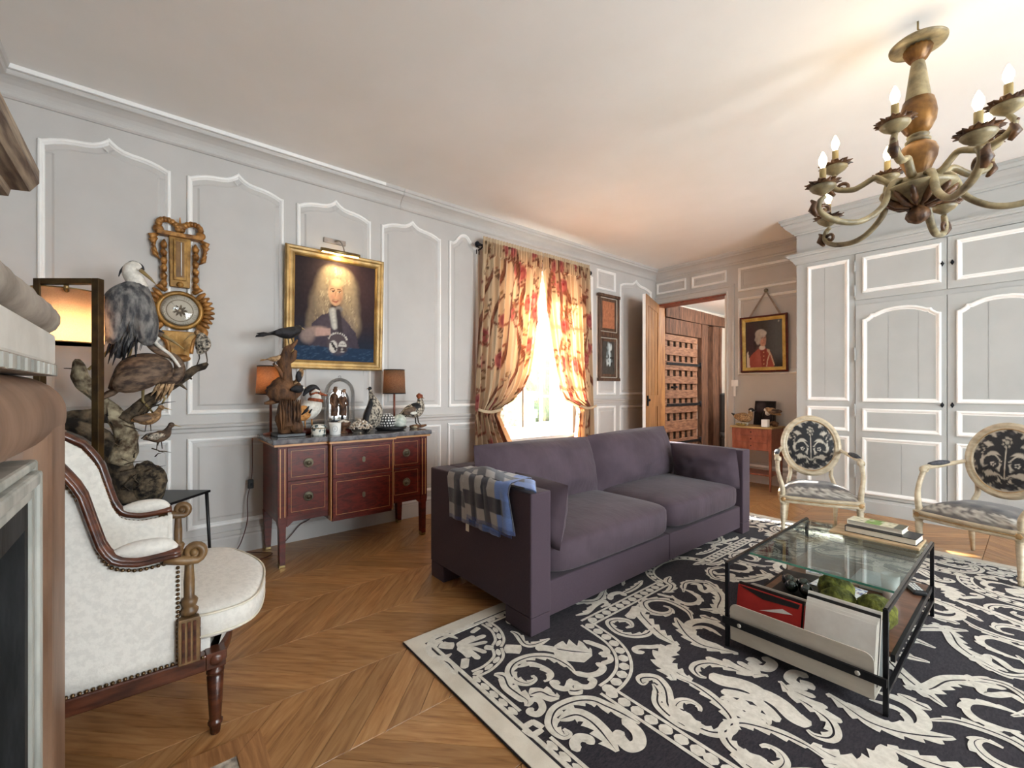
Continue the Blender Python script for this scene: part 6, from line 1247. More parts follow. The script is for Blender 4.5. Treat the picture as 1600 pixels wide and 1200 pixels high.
# things on the shelf (z .172)
ZS = .1725
def flatbook(nm, label, c, rz, w, d, h, cover, cat='book', fn=None, z=ZS, group=None):
    t = thing(nm, label, cat, (c[0], c[1], z), rz, group); obj('pages', MB().box(-w/2+.003, w/2-.004, -d/2+.004, d/2-.004, .003, h-.003), PAPER, t)
    obj('cover', MB().box(-w/2, w/2, -d/2, d/2, 0, .003).box(-w/2, -w/2+.003, -d/2, d/2, .003, h-.003), cover, t, bevel=.001)
    if fn: pic(40, 30, lambda a, b: (-w/2+w*a, -d/2+d*b, h+.0003), fn, 'cover_print', t); obj('top_board', MB().box(-w/2, w/2, -d/2, d/2, h-.003, h), cover, t)
    else: obj('top_board', MB().box(-w/2, w/2, -d/2, d/2, h-.003, h), cover, t, bevel=.001)
    return t
def delft(seed):
    def f(u, v):
        p = Paint(u, v, '#d9d8d6'); r = random.Random(seed)
        for _ in range(46): x, y = r.random(), r.random(); p.disc(x, y, r.uniform(.02, .06), r.uniform(.02, .07), r.choice(('#5f6f9a', '#8d9bb8', '#3f4d74', '#b58b86')), .6); p.line([(x, y), (x+r.uniform(-.12, .12), y+r.uniform(-.12, .12))], .012, '#56648c', .6)
        p.disc(.62, .6, .10, .12, '#2f5fae', .3); return p
    return f
TAUPE = mat('taupe_box', '#6c5344', '#846a58', rough=.6)
t = thing('box_lid', 'long open taupe cardboard box at the shelf far left', 'box', (3.03, 2.93, ZS), -.05)
obj('base', MB().box(-.14, .17, -.16, .16, 0, .004), TAUPE, t); obj('side', MB().box(-.14, .17, .155, .16, .004, .05).box(-.14, -.135, -.16, .155, .004, .05), TAUPE, t)
flatbook('notebook', 'small paper with blue and white print lying by the box', (3.03, 2.88), .15, .15, .10, .012, WHT, 'notebook', delft(2), ZS+.005)
flatbook('book', 'black covered flat book at the shelf left edge', (2.985, 2.72), .12, .19, .09, .022, BLACK)
flatbook('book', 'blue and white patterned book in the middle of the shelf', (3.145, 2.68), -.12, .20, .15, .03, BLACK, 'book', delft(5))
flatbook('book', 'large pale book lying to the back right of the shelf', (3.24, 2.95), .0, .16, .20, .035, mat('pale_blue_cover', '#a9bcc6', '#c3d0d6', rough=.3))
flatbook('book', 'small coloured postcard book near the white beaker', (3.27, 2.70), -.1, .11, .09, .014, WHT, 'book', lambda u, v: (lambda p: ([p.disc(random.Random(k).random(), random.Random(k+50).random(), .07, .09, ('#b89a4a', '#a8584a', '#6f8a6a')[k % 3], .5) for k in range(22)], p)[1])(Paint(u, v, '#d9cfb4')))
t = thing('beaker', 'white beaker standing on the shelf right side', 'cup', (3.325, 2.82, ZS)); obj('body', MB().lathe([(0, 0), (.030, 0), (.037, .115), (.034, .115), (.028, .006), (0, .006)], 28), WHITEC, t)
t = thing('remote_control', 'black remote control with white buttons at the shelf far right', 'remote control', (3.385, 3.02, ZS), .5); obj('body', MB().box(-.028, .028, -.07, .07, 0, .02), BLACK, t, bevel=.006)
for i in range(3):
    for j in range(4): obj('button', MB().box(-.018+.014*i, -.009+.014*i, -.045+.024*j, -.030+.024*j, .0201, .0225), WHITEC, t)
for k, (x, y) in enumerate(((2.955, 2.58), (3.02, 2.585), (2.99, 2.515), (3.055, 2.515))):
    t = thing('glass_sphere', ('left', 'rear right', 'front middle', 'right')[k]+' dark green glass ball in the group of four on the shelf', 'ball', (x, y, ZS+.031), 0, 'dark glass balls on the shelf'); obj('sphere', MB().ell((0, 0, 0), .030, 20, 14), mat('dark_green_glass', '#050d0b', '#0b1a16', rough=.04, coat=1.), t)
tag(obj('ball_tray', MB().box(2.91, 3.095, 2.47, 2.63, ZS-.0005, ZS+.0008), BLACKM), 'thin dark tray under the glass balls', 'tray')
for k, (x, y, r_) in enumerate(((3.215, 2.40, .070), (3.17, 2.545, .072), (3.345, 2.42, .072))):
    t = thing('moss_ball', ('front left', 'rear', 'right')[k]+' green moss ball of the three on the shelf', 'moss ball', (x, y, ZS+r_*.93), 0, 'moss balls on the shelf'); obj('moss', MB().ell((0, 0, 0), r_, 30, 20, wob=lambda p: 1+.10*noise.noise(p*26+Vector((k*7, 0, 0)))+.07*noise.noise(p*70)), MOSS, t)
# board with books at the glass top's far end
t = thing('tray_board', 'pale wooden board on the far end of the glass table', 'tray', (3.235, 3.05, .3965), 0); obj('board', MB().box(-.195, .180, -.105, .110, .0, .014), mat('pale_board', '#a98b66', '#cdb48e', rough=.5, scale=5, stretch=(1, 6, 1)), t, bevel=.004)
flatbook('book', 'thick black book lying on the wooden board', (3.255, 3.06), -.06, .30, .15, .033, BLACK, 'book', None, .411)
def tvp(u, v):
    p = Paint(u, v, '#cfc9ae'); p.put((np.abs(u-.45) < .14).astype(float), '#7f9a58'); p.put((u > .84).astype(float), '#2a2a28', .8); p.noise(14, .2); r = random.Random(3); [p.disc(r.uniform(.05, .8), r.uniform(.1, .9), .03, .06, r.choice(('#8a8f70', '#eae6d4', '#4f5a3a')), .5, k=.7) for _ in range(24)]; return p
flatbook('book', 'pale green covered book on top of the black one', (3.225, 3.085), -.06, .24, .115, .024, PAPER, 'book', tvp, .445)
# ---------------------------------------------------------------- cabriolet armchairs with damask
def damask(u, v):                                        # centred coordinates -1..1
    p = Paint(u, v, '#b4aa9b'); K = '#17161a'
    def both(f):
        for s in (1, -1): f(s)
    p.disc(0, .52, .20, .26, K, .12); p.disc(0, .78, .10, .12, K, .2); both(lambda s: p.disc(s*.17, .62, .12, .2, K, .15, rot=-s*.5)); both(lambda s: p.disc(s*.30, .50, .10, .2, K, .15, rot=-s*.9))
    for a in range(7): p.disc(0+.10*math.cos(a*PI/3.5), .50+.13*math.sin(a*PI/3.5), .03, .035, '#a39a8c', .3)
    p.disc(0, .50, .05, .06, '#a39a8c', .3)
    both(lambda s: p.line(cr([(0, .15), (s*.2, .30), (s*.42, .28), (s*.55, .12)], 6), [.11, .05], K)); both(lambda s: p.line(cr([(0, -.75), (s*.10, -.45), (s*.35, -.25), (s*.6, -.30), (s*.72, -.12)], 6), [.05, .07], K))
    both(lambda s: p.line(cr([(0, -.05), (s*.22, .05), (s*.45, .0), (s*.50, -.14)], 6), [.10, .06], K)); both(lambda s: p.disc(s*.62, .32, .16, .11, K, .12, rot=s*.7)); both(lambda s: p.disc(s*.50, .60, .14, .09, K, .12, rot=s*.5))
    both(lambda s: p.disc(s*.74, .06, .12, .16, K, .12, rot=s*.3)); both(lambda s: p.disc(s*.30, -.12, .16, .14, K, .12)); both(lambda s: p.disc(s*.66, -.42, .20, .09, K, .12, rot=s*.5)); both(lambda s: p.disc(s*.36, -.58, .22, .11, K, .12, rot=-s*.4)); both(lambda s: p.disc(s*.16, -.72, .12, .10, K, .12))
    p.disc(0, -.30, .12, .22, K, .12); p.disc(0, .12, .09, .14, K, .12)
    for a in range(26): w = a*2*PI/26; p.disc(.80*math.cos(w), .80*math.sin(w)*.96, .055, .05, K if a % 2 else '#3a373c', .2)
    both(lambda s: p.line(cr([(s*.10, -.05), (s*.26, .12), (s*.44, .10)], 5), .018, '#b4aa9b', .4)); both(lambda s: p.line(cr([(s*.05, -.5), (s*.2, -.38), (s*.42, -.40)], 5), .020, '#b4aa9b', .4)); both(lambda s: [p.disc(s*.30+.05*math.cos(k*1.26), -.13+.05*math.sin(k*1.26), .024, .024, '#c2b9ab', .3) for k in range(5)])
    both(lambda s: p.line(cr([(s*.55, .22), (s*.62, .34), (s*.72, .38)], 4), .014, '#b4aa9b', .4)); p.line([(0, -.5), (0, .35)], .016, '#b4aa9b', .4); return p
def seatcloth(u, v):
    p = Paint(u, v, '#55504e'); 
    for k in range(-3, 4):
        for s in (1, -1): p.line(cr([(k*.34, -.9), (k*.34+s*.10, -.66), (k*.34+s*.16, -.82), (k*.34+s*.08, -.9)], 5), .03, '#b3aca1', .4)
    for k in range(-2, 3): p.disc(k*.4, -.45, .12, .10, '#37343a', .4); p.disc(k*.4+.2, -.2, .12, .10, '#6d6762', .5)
    for k in range(40): p.line([(-1+k*.05, -1), (-1+k*.05+.12, -.72)], .004, '#8d867c', .8, .5); p.line([(-1+k*.05, -.72), (-1+k*.05+.12, -1)], .004, '#8d867c', .8, .5)
    return p
def oval_disc(parent, nm, rx, rz, yb_, bulge, paintfn, nr=26, na=96):
    vs = [(0, yb_-bulge, 0)]; uv = [(0, 0)]
    for r in range(1, nr+1):
        for j in range(na): q = r/nr; a = 2*PI*j/na; vs.append((rx*q*math.cos(a), yb_-bulge*(1-q**2.4), rz*q*math.sin(a))); uv.append((.88*q*math.cos(a), .88*q*math.sin(a)))
    fs = [(0, 1+j, 1+(j+1) % na) for j in range(na)]+[(1+r*na+j, 1+r*na+(j+1) % na, 1+(r+1)*na+(j+1) % na, 1+(r+1)*na+j) for r in range(nr-1) for j in range(na)]
    u, v = np.array(uv).T; me = MB().add(vs, fs, True).mesh(nm, WOVEN); set_col(me, paintfn(u, v).c); return obj(nm, me, WOVEN, parent)
def cabriolet(label, loc, rz):
    t = thing('oval_back_armchair', label, 'armchair', loc, rz, 'pair of damask armchairs')
    LP = [(0, 0), (.011, 0), (.013, .012), (.012, .03), (.017, .034), (.017, .046), (.013, .05), (.0235, .25), (.018, .256), (.024, .262), (.024, .275), (0, .275)]
    for sx in (-1, 1):
        l = obj('leg', MB().lathe(LP, 20, (sx*.252, -.235, 0), flute=.12), CHPAINT, t); obj('rosette_block', MB().bx((sx*.252, -.235, .303), (.05, .05, .056)), CHPAINT, l, bevel=.003); obj('rosette', MB().lathe([(0, .006), (.008, .006), (.017, .003), (.019, 0)], 12, wob=lambda a, z: 1+.12*math.cos(a*6)).xf(Matrix.Translation((sx*.252, -.2605, .303)) @ Matrix.Rotation(PI/2, 4, 'X')), GOLDL, l)
        l = obj('leg', MB().tube([(sx*.175, .235, .31), (sx*.18, .255, .15), (sx*.185, .285, 0)], [.024, .018, .011], 12), CHPAINT, t); obj('rosette_block', MB().bx((sx*.175, .232, .303), (.046, .046, .056)), CHPAINT, l, bevel=.003)
    out = cr([(-.27, -.235), (-.15, -.272), (0, -.285), (.15, -.272), (.27, -.235), (.262, 0), (.20, .23), (0, .265), (-.20, .23), (-.262, 0)], 5, True); n = len(out)
    def rail(f0, z0, f1, z1): return [(x*f0, y*f0, z0) for x, y in out]+[(x*f1, y*f1, z1) for x, y in out]
    pr_ = [(.97, .276), (1.0, .280), (1.005, .292), (.985, .296), (.985, .308), (1.005, .312), (1.005, .326), (.97, .332), (.90, .332), (.90, .276)]
    vs = [(x*f, y*f, z) for f, z in pr_ for x, y in out]; k = len(pr_); m = MB().add(vs, [(i*n+j, i*n+(j+1) % n, ((i+1) % k)*n+(j+1) % n, ((i+1) % k)*n+j) for i in range(k) for j in range(n)], True); obj('seat_rail', m, CHPAINT, t); obj('gilt_line', MB().tube([(x*1.002, y*1.002, .302) for x, y in out+[out[0]]], .0035, 5, cap=False), GOLDL, t)
    nr = 22; vs = [(0, 0, .418)]; uv = [(0, 0)]
    for r in range(1, nr+1):
        q = r/nr
        for x, y in out: vs.append((x*.955*q, y*.955*q, .333+.085*(1-q**3.2))); uv.append((x/.27*q, y/.28*q))
    fs = [(0, 1+j, 1+(j+1) % n) for j in range(n)]+[(1+r*n+j, 1+r*n+(j+1) % n, 1+(r+1)*n+(j+1) % n, 1+(r+1)*n+j) for r in range(nr-1) for j in range(n)]
    u, v = np.array(uv).T; me = MB().add(vs, fs, True).mesh('seat', WOVEN); set_col(me, seatcloth(u, v).c); obj('seat', me, WOVEN, t)
    # oval back leaning slightly
    B = thing_back = bpy.data.objects.new('backrest', None); M = Matrix.Translation((0, .285, .690)) @ Matrix.Rotation(-.16, 4, 'X')
    RXo, RZo = .206, .248
    ring_ = [(RXo*math.cos(a), RZo*math.sin(a)) for a in [2*PI*k/64 for k in range(64)]]; pf = [(-.030, .012), (-.030, -.016), (-.022, -.026), (-.012, -.020), (-.006, -.026), (.006, -.026), (.012, -.018), (.020, -.014), (.020, .012)]
    m = MB(); nk = len(pf); vs = []
    for x, z in ring_:
        d = Vector((x/RXo**2, z/RZo**2)).normalized()
        for o, h in pf: vs.append((x+d.x*o, h, z+d.y*o))
    m.add(vs, [(i*nk+j, i*nk+(j+1) % nk, ((i+1) % 64)*nk+(j+1) % nk, ((i+1) % 64)*nk+j) for i in range(64) for j in range(nk)], True); bf = obj('back_frame', m.xf(M), CHPAINT, t)
    obj('gilt_bead', MB().tube([tuple(M @ Vector((x*.90, -.020, z*.90))) for x, z in ring_+[ring_[0]]], .005, 6, cap=False), GOLDL, bf)
    od = oval_disc(bf, 'back_pad', RXo-.026, RZo-.026, -.012, .028, damask); od.data.transform(M); obj('back_cover', MB().lathe([(0, .014), (.16, .013), (.20, .004)], 32).xf(M @ Matrix.Rotation(-PI/2, 4, 'X') @ Matrix.Scale(1.1, 4, (0, 1, 0))), WOVEN if False else CHPAINT, bf)
    for sx in (-1, 1):
        obj('back_support', MB().tube(cr([(sx*.175, .232, .33), (sx*.165, .25, .38), (sx*.150, .268, .44), (sx*.155, .275, .50)], 5), .016, 8, flat=1.2), CHPAINT, t)
        a = obj('arm', MB().tube(cr([(sx*.215, .285, .66), (sx*.245, .18, .645), (sx*.275, .04, .628), (sx*.285, -.08, .622), (sx*.278, -.125, .612), (sx*.272, -.135, .592)], 5), interp([.014, .015, .017, .019, .020, .012], 5), 9), CHPAINT, t)
        obj('arm_pad', MB().tube(cr([(sx*.255, .13, .652), (sx*.272, .05, .648), (sx*.283, -.05, .642)], 5), interp([.012, .021, .012], 5), 9), mat('arm_velvet', '#2b2c33', '#4b4b50', rough=.7, scale=40), a)
        obj('arm_support', MB().tube(cr([(sx*.255, -.225, .33), (sx*.258, -.235, .40), (sx*.275, -.20, .47), (sx*.285, -.15, .54), (sx*.280, -.115, .61)], 5), interp([.021, .019, .016, .016, .018], 5), 9), CHPAINT, t)
        obj('volute', MB().tube([(sx*(.262), -.120+.018*math.cos(b)*(1-b/9), .606+.018*math.sin(b)*(1-b/9)) for b in [k*.4 for k in range(18)]], .007, 6).tube([(sx*(.298), -.120+.018*math.cos(b)*(1-b/9), .606+.018*math.sin(b)*(1-b/9)) for b in [k*.4 for k in range(18)]], .007, 6), CHPAINT, a)
    return t
cabriolet('oval-backed damask armchair between the small chest and the cupboard doors', (2.60, 4.30, .0115), rad(23.5))
cabriolet('oval-backed damask armchair cut by the right edge of the view', (3.565, 4.364, .0115), rad(-19.3))
# ---------------------------------------------------------------- small chest on the back wall
t = thing('bedside_chest', 'small cherry three-drawer table with slim legs against the back wall', 'table', (1.58, 5.79, 0)); T = lambda mb: shifted(mb, t); x0, x1, y0, y1 = 1.352, 1.802, 5.60, 5.98
obj('top', T(MB().box(x0-.015, x1+.015, y0-.018, y1+.01, .735, .757)), mat('chest_top', '#8f7348', '#b5945f', rough=.4, scale=5, stretch=(1, 5, 1)), t, bevel=.004)
obj('carcass', T(MB().box(x0+.004, x1-.004, y0+.004, y1, .475, .7345)), CHERRY, t)
for k in range(3):
    z = .488+.082*k; d = obj('drawer', T(MB().box(x0+.045, x1-.045, y0-.004, y0+.003, z, z+.076)), CHERRY, t, bevel=.002); obj('knob', T(MB().ell(((x0+x1)/2, y0-.010, z+.038), (.007, .007, .007), 10, 7)), IRON, d)
for x in (x0, x1-.036):
    for y in (y0, y1-.036): obj('leg', T(MB().add([(x, y, .735), (x+.036, y, .735), (x+.036, y+.036, .735), (x, y+.036, .735), (x+.01, y+.01, 0), (x+.026, y+.01, 0), (x+.026, y+.026, 0), (x+.01, y+.026, 0)], [(0, 1, 2, 3), (4, 5, 6, 7), (0, 1, 5, 4), (1, 2, 6, 5), (2, 3, 7, 6), (3, 0, 4, 7)])), CHERRY, t)
obj('stretcher_shelf', T(MB().box(x0+.012, x1-.012, y0+.012, y1-.012, .178, .192)), CHERRY, t)
ZK = .7575
t = thing('dark_panel', 'square dark painted panel leaning on the wall behind the small birds', 'painting', (1.595, 5.93, ZK), 0)
o = pic(24, 28, lambda a, b: (-.115+.23*a, -.006-.0+.06*b, .005+.29*b), lambda u, v: (lambda p: (p.disc(.3, .75, .22, .2, '#4b4347', .8), p.disc(.7, .3, .2, .25, '#3a3438', .8), p.noise(6, .5))and p)(Paint(u, v, '#1d191b')), 'panel_face', t); obj('panel_edge', MB().add([(x, y, z) for x in (-.12, .12) for y, z in ((-.004, .0), (.012, .0), (.058, .30), (.074, .30))], [(0, 1, 3, 2), (4, 6, 7, 5), (0, 4, 5, 1), (2, 3, 7, 6), (0, 2, 6, 4), (1, 5, 7, 3)]), BLACK, t); o.location = (0, -.003, 0)
bird('duck_decoy', 'duck decoy with black head and buff side on the small chest', (1.43, 5.73, ZK+.095), -PI/2-.0, ([(0, -.11, .03), (0, -.08, .015), (0, -.02, .0), (0, .05, .0), (0, .085, .03), (0, .09, .075), (0, .09, .105)], [.008, .035, .062, .058, .034, .024, .02]), BUFF, [('belly', MB().ell((0, -.0, -.022), (.054, .09, .042), 14, 9), WHITEF), ('head', MB().ell((0, .098, .098), (.024, .034, .026), 12, 8), BLACKF), ('cheek', MB().ell((.012, .100, .09), (.016, .014, .012), 8, 6).ell((-.012, .100, .09), (.016, .014, .012), 8, 6), WHITEF), ('bill', MB().tube([(0, .125, .095), (0, .155, .086)], [.010, .006], 8), BLACK), ('tail_feathers', MB().tube([(0, -.09, .02), (0, -.14, .05)], [.02, .006], 7), BLACKF)])
t = thing('decoy_stand', 'pale block carrying the duck decoy', 'stand', (1.43, 5.73, ZK)); obj('block', MB().box(-.05, .05, -.03, .03, 0, .035), CREAMP, t, bevel=.004)
t = thing('potpourri_dish', 'low dish of gilded leaves and acorns at the front of the chest', 'dish', (1.44, 5.655, ZK)); obj('dish', MB().lathe([(0, 0), (.045, 0), (.06, .012), (.055, .012), (0, .005)], 24), GILT, t); m = MB(); r3 = random.Random(21)
for k in range(40): a = r3.uniform(0, 6.28); q = .05*math.sqrt(r3.random()); m.ell((q*math.cos(a)*1.4, q*math.sin(a)*.8, .014+.012*r3.random()), (.014, .010, .005), 6, 4, M=Matrix.Rotation(r3.uniform(0, 3), 3, 'Z'))
obj('leaves', m, mat('gilded_leaf', '#5a5228', '#b89a52', rough=.45, scale=60), t, stuff=True)
t = thing('white_candle', 'plain white square candle at the front right of the chest', 'candle', (1.715, 5.66, ZK)); obj('wax', MB().box(-.035, .035, -.035, .035, 0, .088), WHITEC, t, bevel=.004); obj('wick', MB().tube([(0, 0, .088), (.002, 0, .098)], .0015, 5), BLACK, t)
bird('sandpiper_mount', 'brown backed wading bird bending over on the right of the chest', (1.75, 5.80, ZK+.17), PI/2+PI, ([(0, .085, -.03), (0, .05, -.012), (0, .0, .01), (0, -.04, .022), (0, -.068, .034), (0, -.082, .02)], [.008, .026, .042, .036, .026, .012]), TANF, [('head', MB().ell((0, -.078, .028), (.022, .026, .022), 10, 8), WHITEF), ('breast', MB().ell((0, -.06, -.01), (.03, .03, .034), 10, 8), WHITEF), ('beak', MB().tube([(0, -.098, .02), (0, -.118, -.03), (0, -.122, -.075)], [.006, .004, .001], 6), BLACK), ('wing', MB().ell((.028, .02, .012), (.016, .072, .026), 10, 7).ell((-.028, .02, .012), (.016, .072, .026), 10, 7), BROWNF)], legs=[([(.012, 0, -.03), (.012, 0, -.12)], [.004, .004]), ([(-.012, .02, -.03), (-.012, .02, -.12)], [.004, .004])])
t = thing('root_perch', 'knotted reddish root under the wading bird', 'driftwood', (1.765, 5.80, ZK)); obj('root', MB().ell((0, 0, .03), (.045, .05, .034), 16, 10, wob=lambda p: 1+.45*noise.noise(p*30)), DRIFT, t)
# small portrait on its ribbon
t = thing('small_portrait', 'small gilt framed portrait of a man in a rose coat hung from a ribbon', 'painting', (1.56, 6.05, 1.42)); g = lambda a, b, h: (a-1.56, yb-.012-h+.075*(b-1.42)/.73*-.4-6.05, b-1.42); QX0, QX1, QZ0, QZ1 = 1.283, 1.838, 1.425, 2.142
obj('frame', MB().sweep([(QX0, QZ0), (QX1, QZ0), (QX1, QZ1), (QX0, QZ1)], [(0, 0), (0, .030), (.012, .036), (.022, .028), (.022, 0)], True, g), MAHOG, t)
obj('gilt_slip', MB().sweep([(QX0+.022, QZ0+.022), (QX1-.022, QZ0+.022), (QX1-.022, QZ1-.022), (QX0+.022, QZ1-.022)], [(0, 0), (0, .026), (.014, .032), (.026, .026), (.040, .016), (.044, 0)], True, g), mat('bright_gold', '#b8974a', '#dcc372', rough=.35, metal=.25), t)
def rose(u, v):
    p = Paint(u, v, '#4a4646'); p.put((u > .5).astype(float)*np.clip((u-.5)*3, 0, 1), '#63676a', .8); p.disc(.12, .55, .22, .45, '#47333a', .8, k=.7); p.put(np.clip((.3-v)*4, 0, 1)*np.clip((u-.6)*4, 0, 1), '#2f2822', .8)
    p.poly([(.06, 0), (.10, .22), (.20, .31), (.36, .40), (.56, .40), (.68, .33), (.75, .2), (.78, 0)], '#9c5148'); p.disc(.40, .22, .12, .18, '#b36a5c', .9, k=.6); p.poly([(.40, .39), (.58, .39), (.60, .0), (.44, .0)], '#8a443f'); p.line([(.60, .38), (.66, .28), (.60, .14), (.58, .02)], .014, '#cbb59a', .5); p.line([(.63, .37), (.70, .24), (.78, .04)], .014, '#cbb59a', .5); p.disc(.63, .35, .04, .03, '#c0a88e', .4)
    for k in range(4): p.disc(.50, .32-.085*k, .016, .014, '#c9a27a', .4)
    p.poly([(.02, 0), (.02, .30), (.06, .36), (.10, .18), (.11, 0)], '#d8cdbf'); p.disc(.46, .42, .085, .05, '#d9cfc4', .3); F = '#c79a84'; p.disc(.475, .59, .095, .135, F, .12); p.disc(.49, .51, .07, .06, F, .2); p.disc(.545, .58, .03, .11, '#a8786a', .8, k=.5)
    p.disc(.42, .72, .15, .10, '#b9b0a8', .2); p.disc(.35, .62, .08, .13, '#b3aaa2', .25); p.disc(.30, .60, .05, .05, '#a59c95', .3); p.disc(.50, .73, .09, .05, '#c3bab2', .3); p.disc(.26, .48, .04, .09, '#3d3436', .4)
    for x in (.455, .532): p.line([(x-.026, .632), (x+.022, .634)], .006, '#6d4f44', .5); p.disc(x, .612, .020, .009, '#e0d4c8', .4); p.disc(x, .612, .009, .009, '#30241f', .3)
    p.line([(.495, .61), (.512, .565), (.498, .555)], .007, '#a8776a', .7); p.line([(.468, .520), (.515, .522)], .007, '#a05a54', .5); p.disc(.44, .555, .03, .03, '#cb8d7e', .8, k=.5); p.disc(.915, .96, .022, .02, '#b5b2ae', .3); p.noise(22, .12, 5); return p
pic(66, 84, lambda a, b: g(QX0+.064+(QX1-QX0-.128)*a, QZ0+.064+(QZ1-QZ0-.128)*b, .012), rose, 'canvas', t); obj('backing', MB().add([g(a, b, h) for a in (QX0+.01, QX1-.01) for b in (QZ0+.01, QZ1-.01) for h in (.0, .009)], [(0, 1, 3, 2), (4, 6, 7, 5), (0, 4, 5, 1), (2, 3, 7, 6), (0, 2, 6, 4), (1, 5, 7, 3)]), OLDWOOD, t)
RIB = mat('taupe_ribbon', '#7d6d62', '#9a8a7e', rough=.6)
for xa in (1.40, 1.755): obj('ribbon', MB().add([(x-1.56, y-6.05, z-1.42) for x, y, z in ((xa-.014, yb-.05, 2.142), (xa+.014, yb-.05, 2.142), (1.585+.010, yb-.022, 2.45), (1.585-.012, yb-.022, 2.455), (xa-.014, yb-.048, 2.142), (xa+.014, yb-.048, 2.142), (1.595, yb-.020, 2.45), (1.573, yb-.020, 2.455))], [(0, 1, 2, 3), (4, 5, 6, 7), (0, 1, 5, 4), (1, 2, 6, 5), (2, 3, 7, 6), (3, 0, 4, 7)]), RIB, t)
obj('rosette_hook', MB().lathe([(0, .03), (.014, .028), (.024, .02), (.026, .01), (.018, 0)], 16).xf(Matrix.Translation((1.585-1.56, -.012+.01-.002, 2.462-1.42)) @ Matrix.Rotation(PI/2, 4, 'X')), BRONZE, t)
t = thing('light_switch', 'white square light switch by the doorway with cable trunking', 'switch', (1.205, 6.06, 1.285)); obj('plate', MB().box(-.045, .045, -.045, -.031, -.04, .045), WHITEC, t, bevel=.004); obj('rocker', MB().box(-.02, .02, -.050, -.0451, -.02, .025), WHITEC, t, bevel=.002); obj('trunking', MB().box(-.012, .012, -.045, -.030, -.17, -.041), WHITEC, t)
t = thing('hall_chair', 'dark silhouetted chair standing in the passage beyond the doorway', 'chair', (.58, 7.55, 0), .5); DK = mat('dark_leather', '#100d0c', '#1c1716', rough=.6)
obj('backrest', MB().box(-.24, .24, .20, .26, .45, 1.14), DK, t, bevel=.04); obj('seat', MB().box(-.25, .25, -.25, .20, .40, .47), DK, t, bevel=.02)
for x in (-.22, .22):
    for y in (-.22, .22): obj('leg', MB().box(x-.02, x+.02, y-.02, y+.02, 0, .399), DK, t)
# ---------------------------------------------------------------- chandelier
CHB = mat('chandelier_patina', '#5c513c', '#a49673', rough=.45, scale=16, bump=.15, bscale=40, lo=.3, hi=.7); CHG = mat('chandelier_gold', '#55361a', '#936a35', rough=.4, metal=.35, scale=12, bump=.2, bscale=30); CHD = mat('chandelier_dark_leaf', '#2e1a10', '#6d4a2c', rough=.45, scale=20, bump=.3, bscale=40)
t = thing('chandelier', 'carved painted and gilt wood chandelier with two tiers of lit candle bulbs', 'chandelier', (3.41, 2.94, ZC)); zz = lambda z: z-ZC
obj('ceiling_hook', MB().tube([(0, 0, -.001), (0, 0, -.04), (.012, 0, -.055), (0, 0, -.068)], .004, 7).tube([(.014*math.cos(a), 0, -.083+.018*math.sin(a)) for a in [2*PI*k/14 for k in range(15)]], .003, 6, cap=False), BRASS, t)
obj('canopy', MB().lathe([(0, zz(2.935)), (.05, zz(2.935)), (.095, zz(2.928)), (.112, zz(2.915)), (.110, zz(2.906)), (.085, zz(2.904)), (.05, zz(2.912)), (0, zz(2.912))], 40), CHB, t)
obj('upper_collar', MB().lathe([(.052, zz(2.90)), (.058, zz(2.885)), (.050, zz(2.86)), (.036, zz(2.835)), (.026, zz(2.825))], 32, flute=.16), CHG, t)
obj('stem', MB().lathe([(.022, zz(2.91)), (.024, zz(2.83)), (.030, zz(2.80)), (.040, zz(2.72)), (.050, zz(2.64)), (.060, zz(2.575))], 26), CHB, t)
obj('acanthus_cup', MB().lathe([(.055, zz(2.635)), (.063, zz(2.60)), (.068, zz(2.56)), (.064, zz(2.52)), (.048, zz(2.485)), (.034, zz(2.465))], 24, wob=lambda a, z: 1+.07*abs(math.cos(a*4))), CHG, t)
obj('rings', MB().lathe([(.032, zz(2.468)), (.044, zz(2.46)), (.040, zz(2.45)), (.034, zz(2.446)), (.050, zz(2.436)), (.048, zz(2.424)), (.040, zz(2.42))], 26), CHB, t)
obj('ball', MB().lathe([(.040, zz(2.425)), (.062, zz(2.405)), (.072, zz(2.375)), (.068, zz(2.34)), (.052, zz(2.30)), (.038, zz(2.262)), (.034, zz(2.23))], 24, wob=lambda a, z: 1+.06*abs(math.cos(a*3.5))), CHG, t)
obj('hub', MB().lathe([(.034, zz(2.25)), (.090, zz(2.245)), (.095, zz(2.20)), (.034, zz(2.195))], 30), CHB, t)
obj('dish', MB().lathe([(.030, zz(2.205)), (.115, zz(2.208)), (.145, zz(2.198)), (.148, zz(2.188)), (.138, zz(2.176)), (.10, zz(2.150)), (.05, zz(2.118)), (0, zz(2.112))], 44), CHB, t)
m = MB()
for k in range(12): a = 2*PI*k/12; c_, s_ = math.cos(a), math.sin(a); m.tube([(.03*c_, .03*s_, zz(2.112)), (.08*c_, .08*s_, zz(2.132)), (.128*c_, .128*s_, zz(2.165)), (.140*c_, .140*s_, zz(2.178))], [.008, .022, .018, .005], 7, flat=.7)
obj('dish_leaves', m, CHD, t); obj('finial', MB().lathe([(.018, zz(2.12)), (.024, zz(2.105)), (.042, zz(2.085)), (.046, zz(2.062)), (.034, zz(2.040)), (.012, zz(2.026)), (0, zz(2.024))], 22, wob=lambda a, z: 1+.08*math.cos(a*8)), CHD, t)
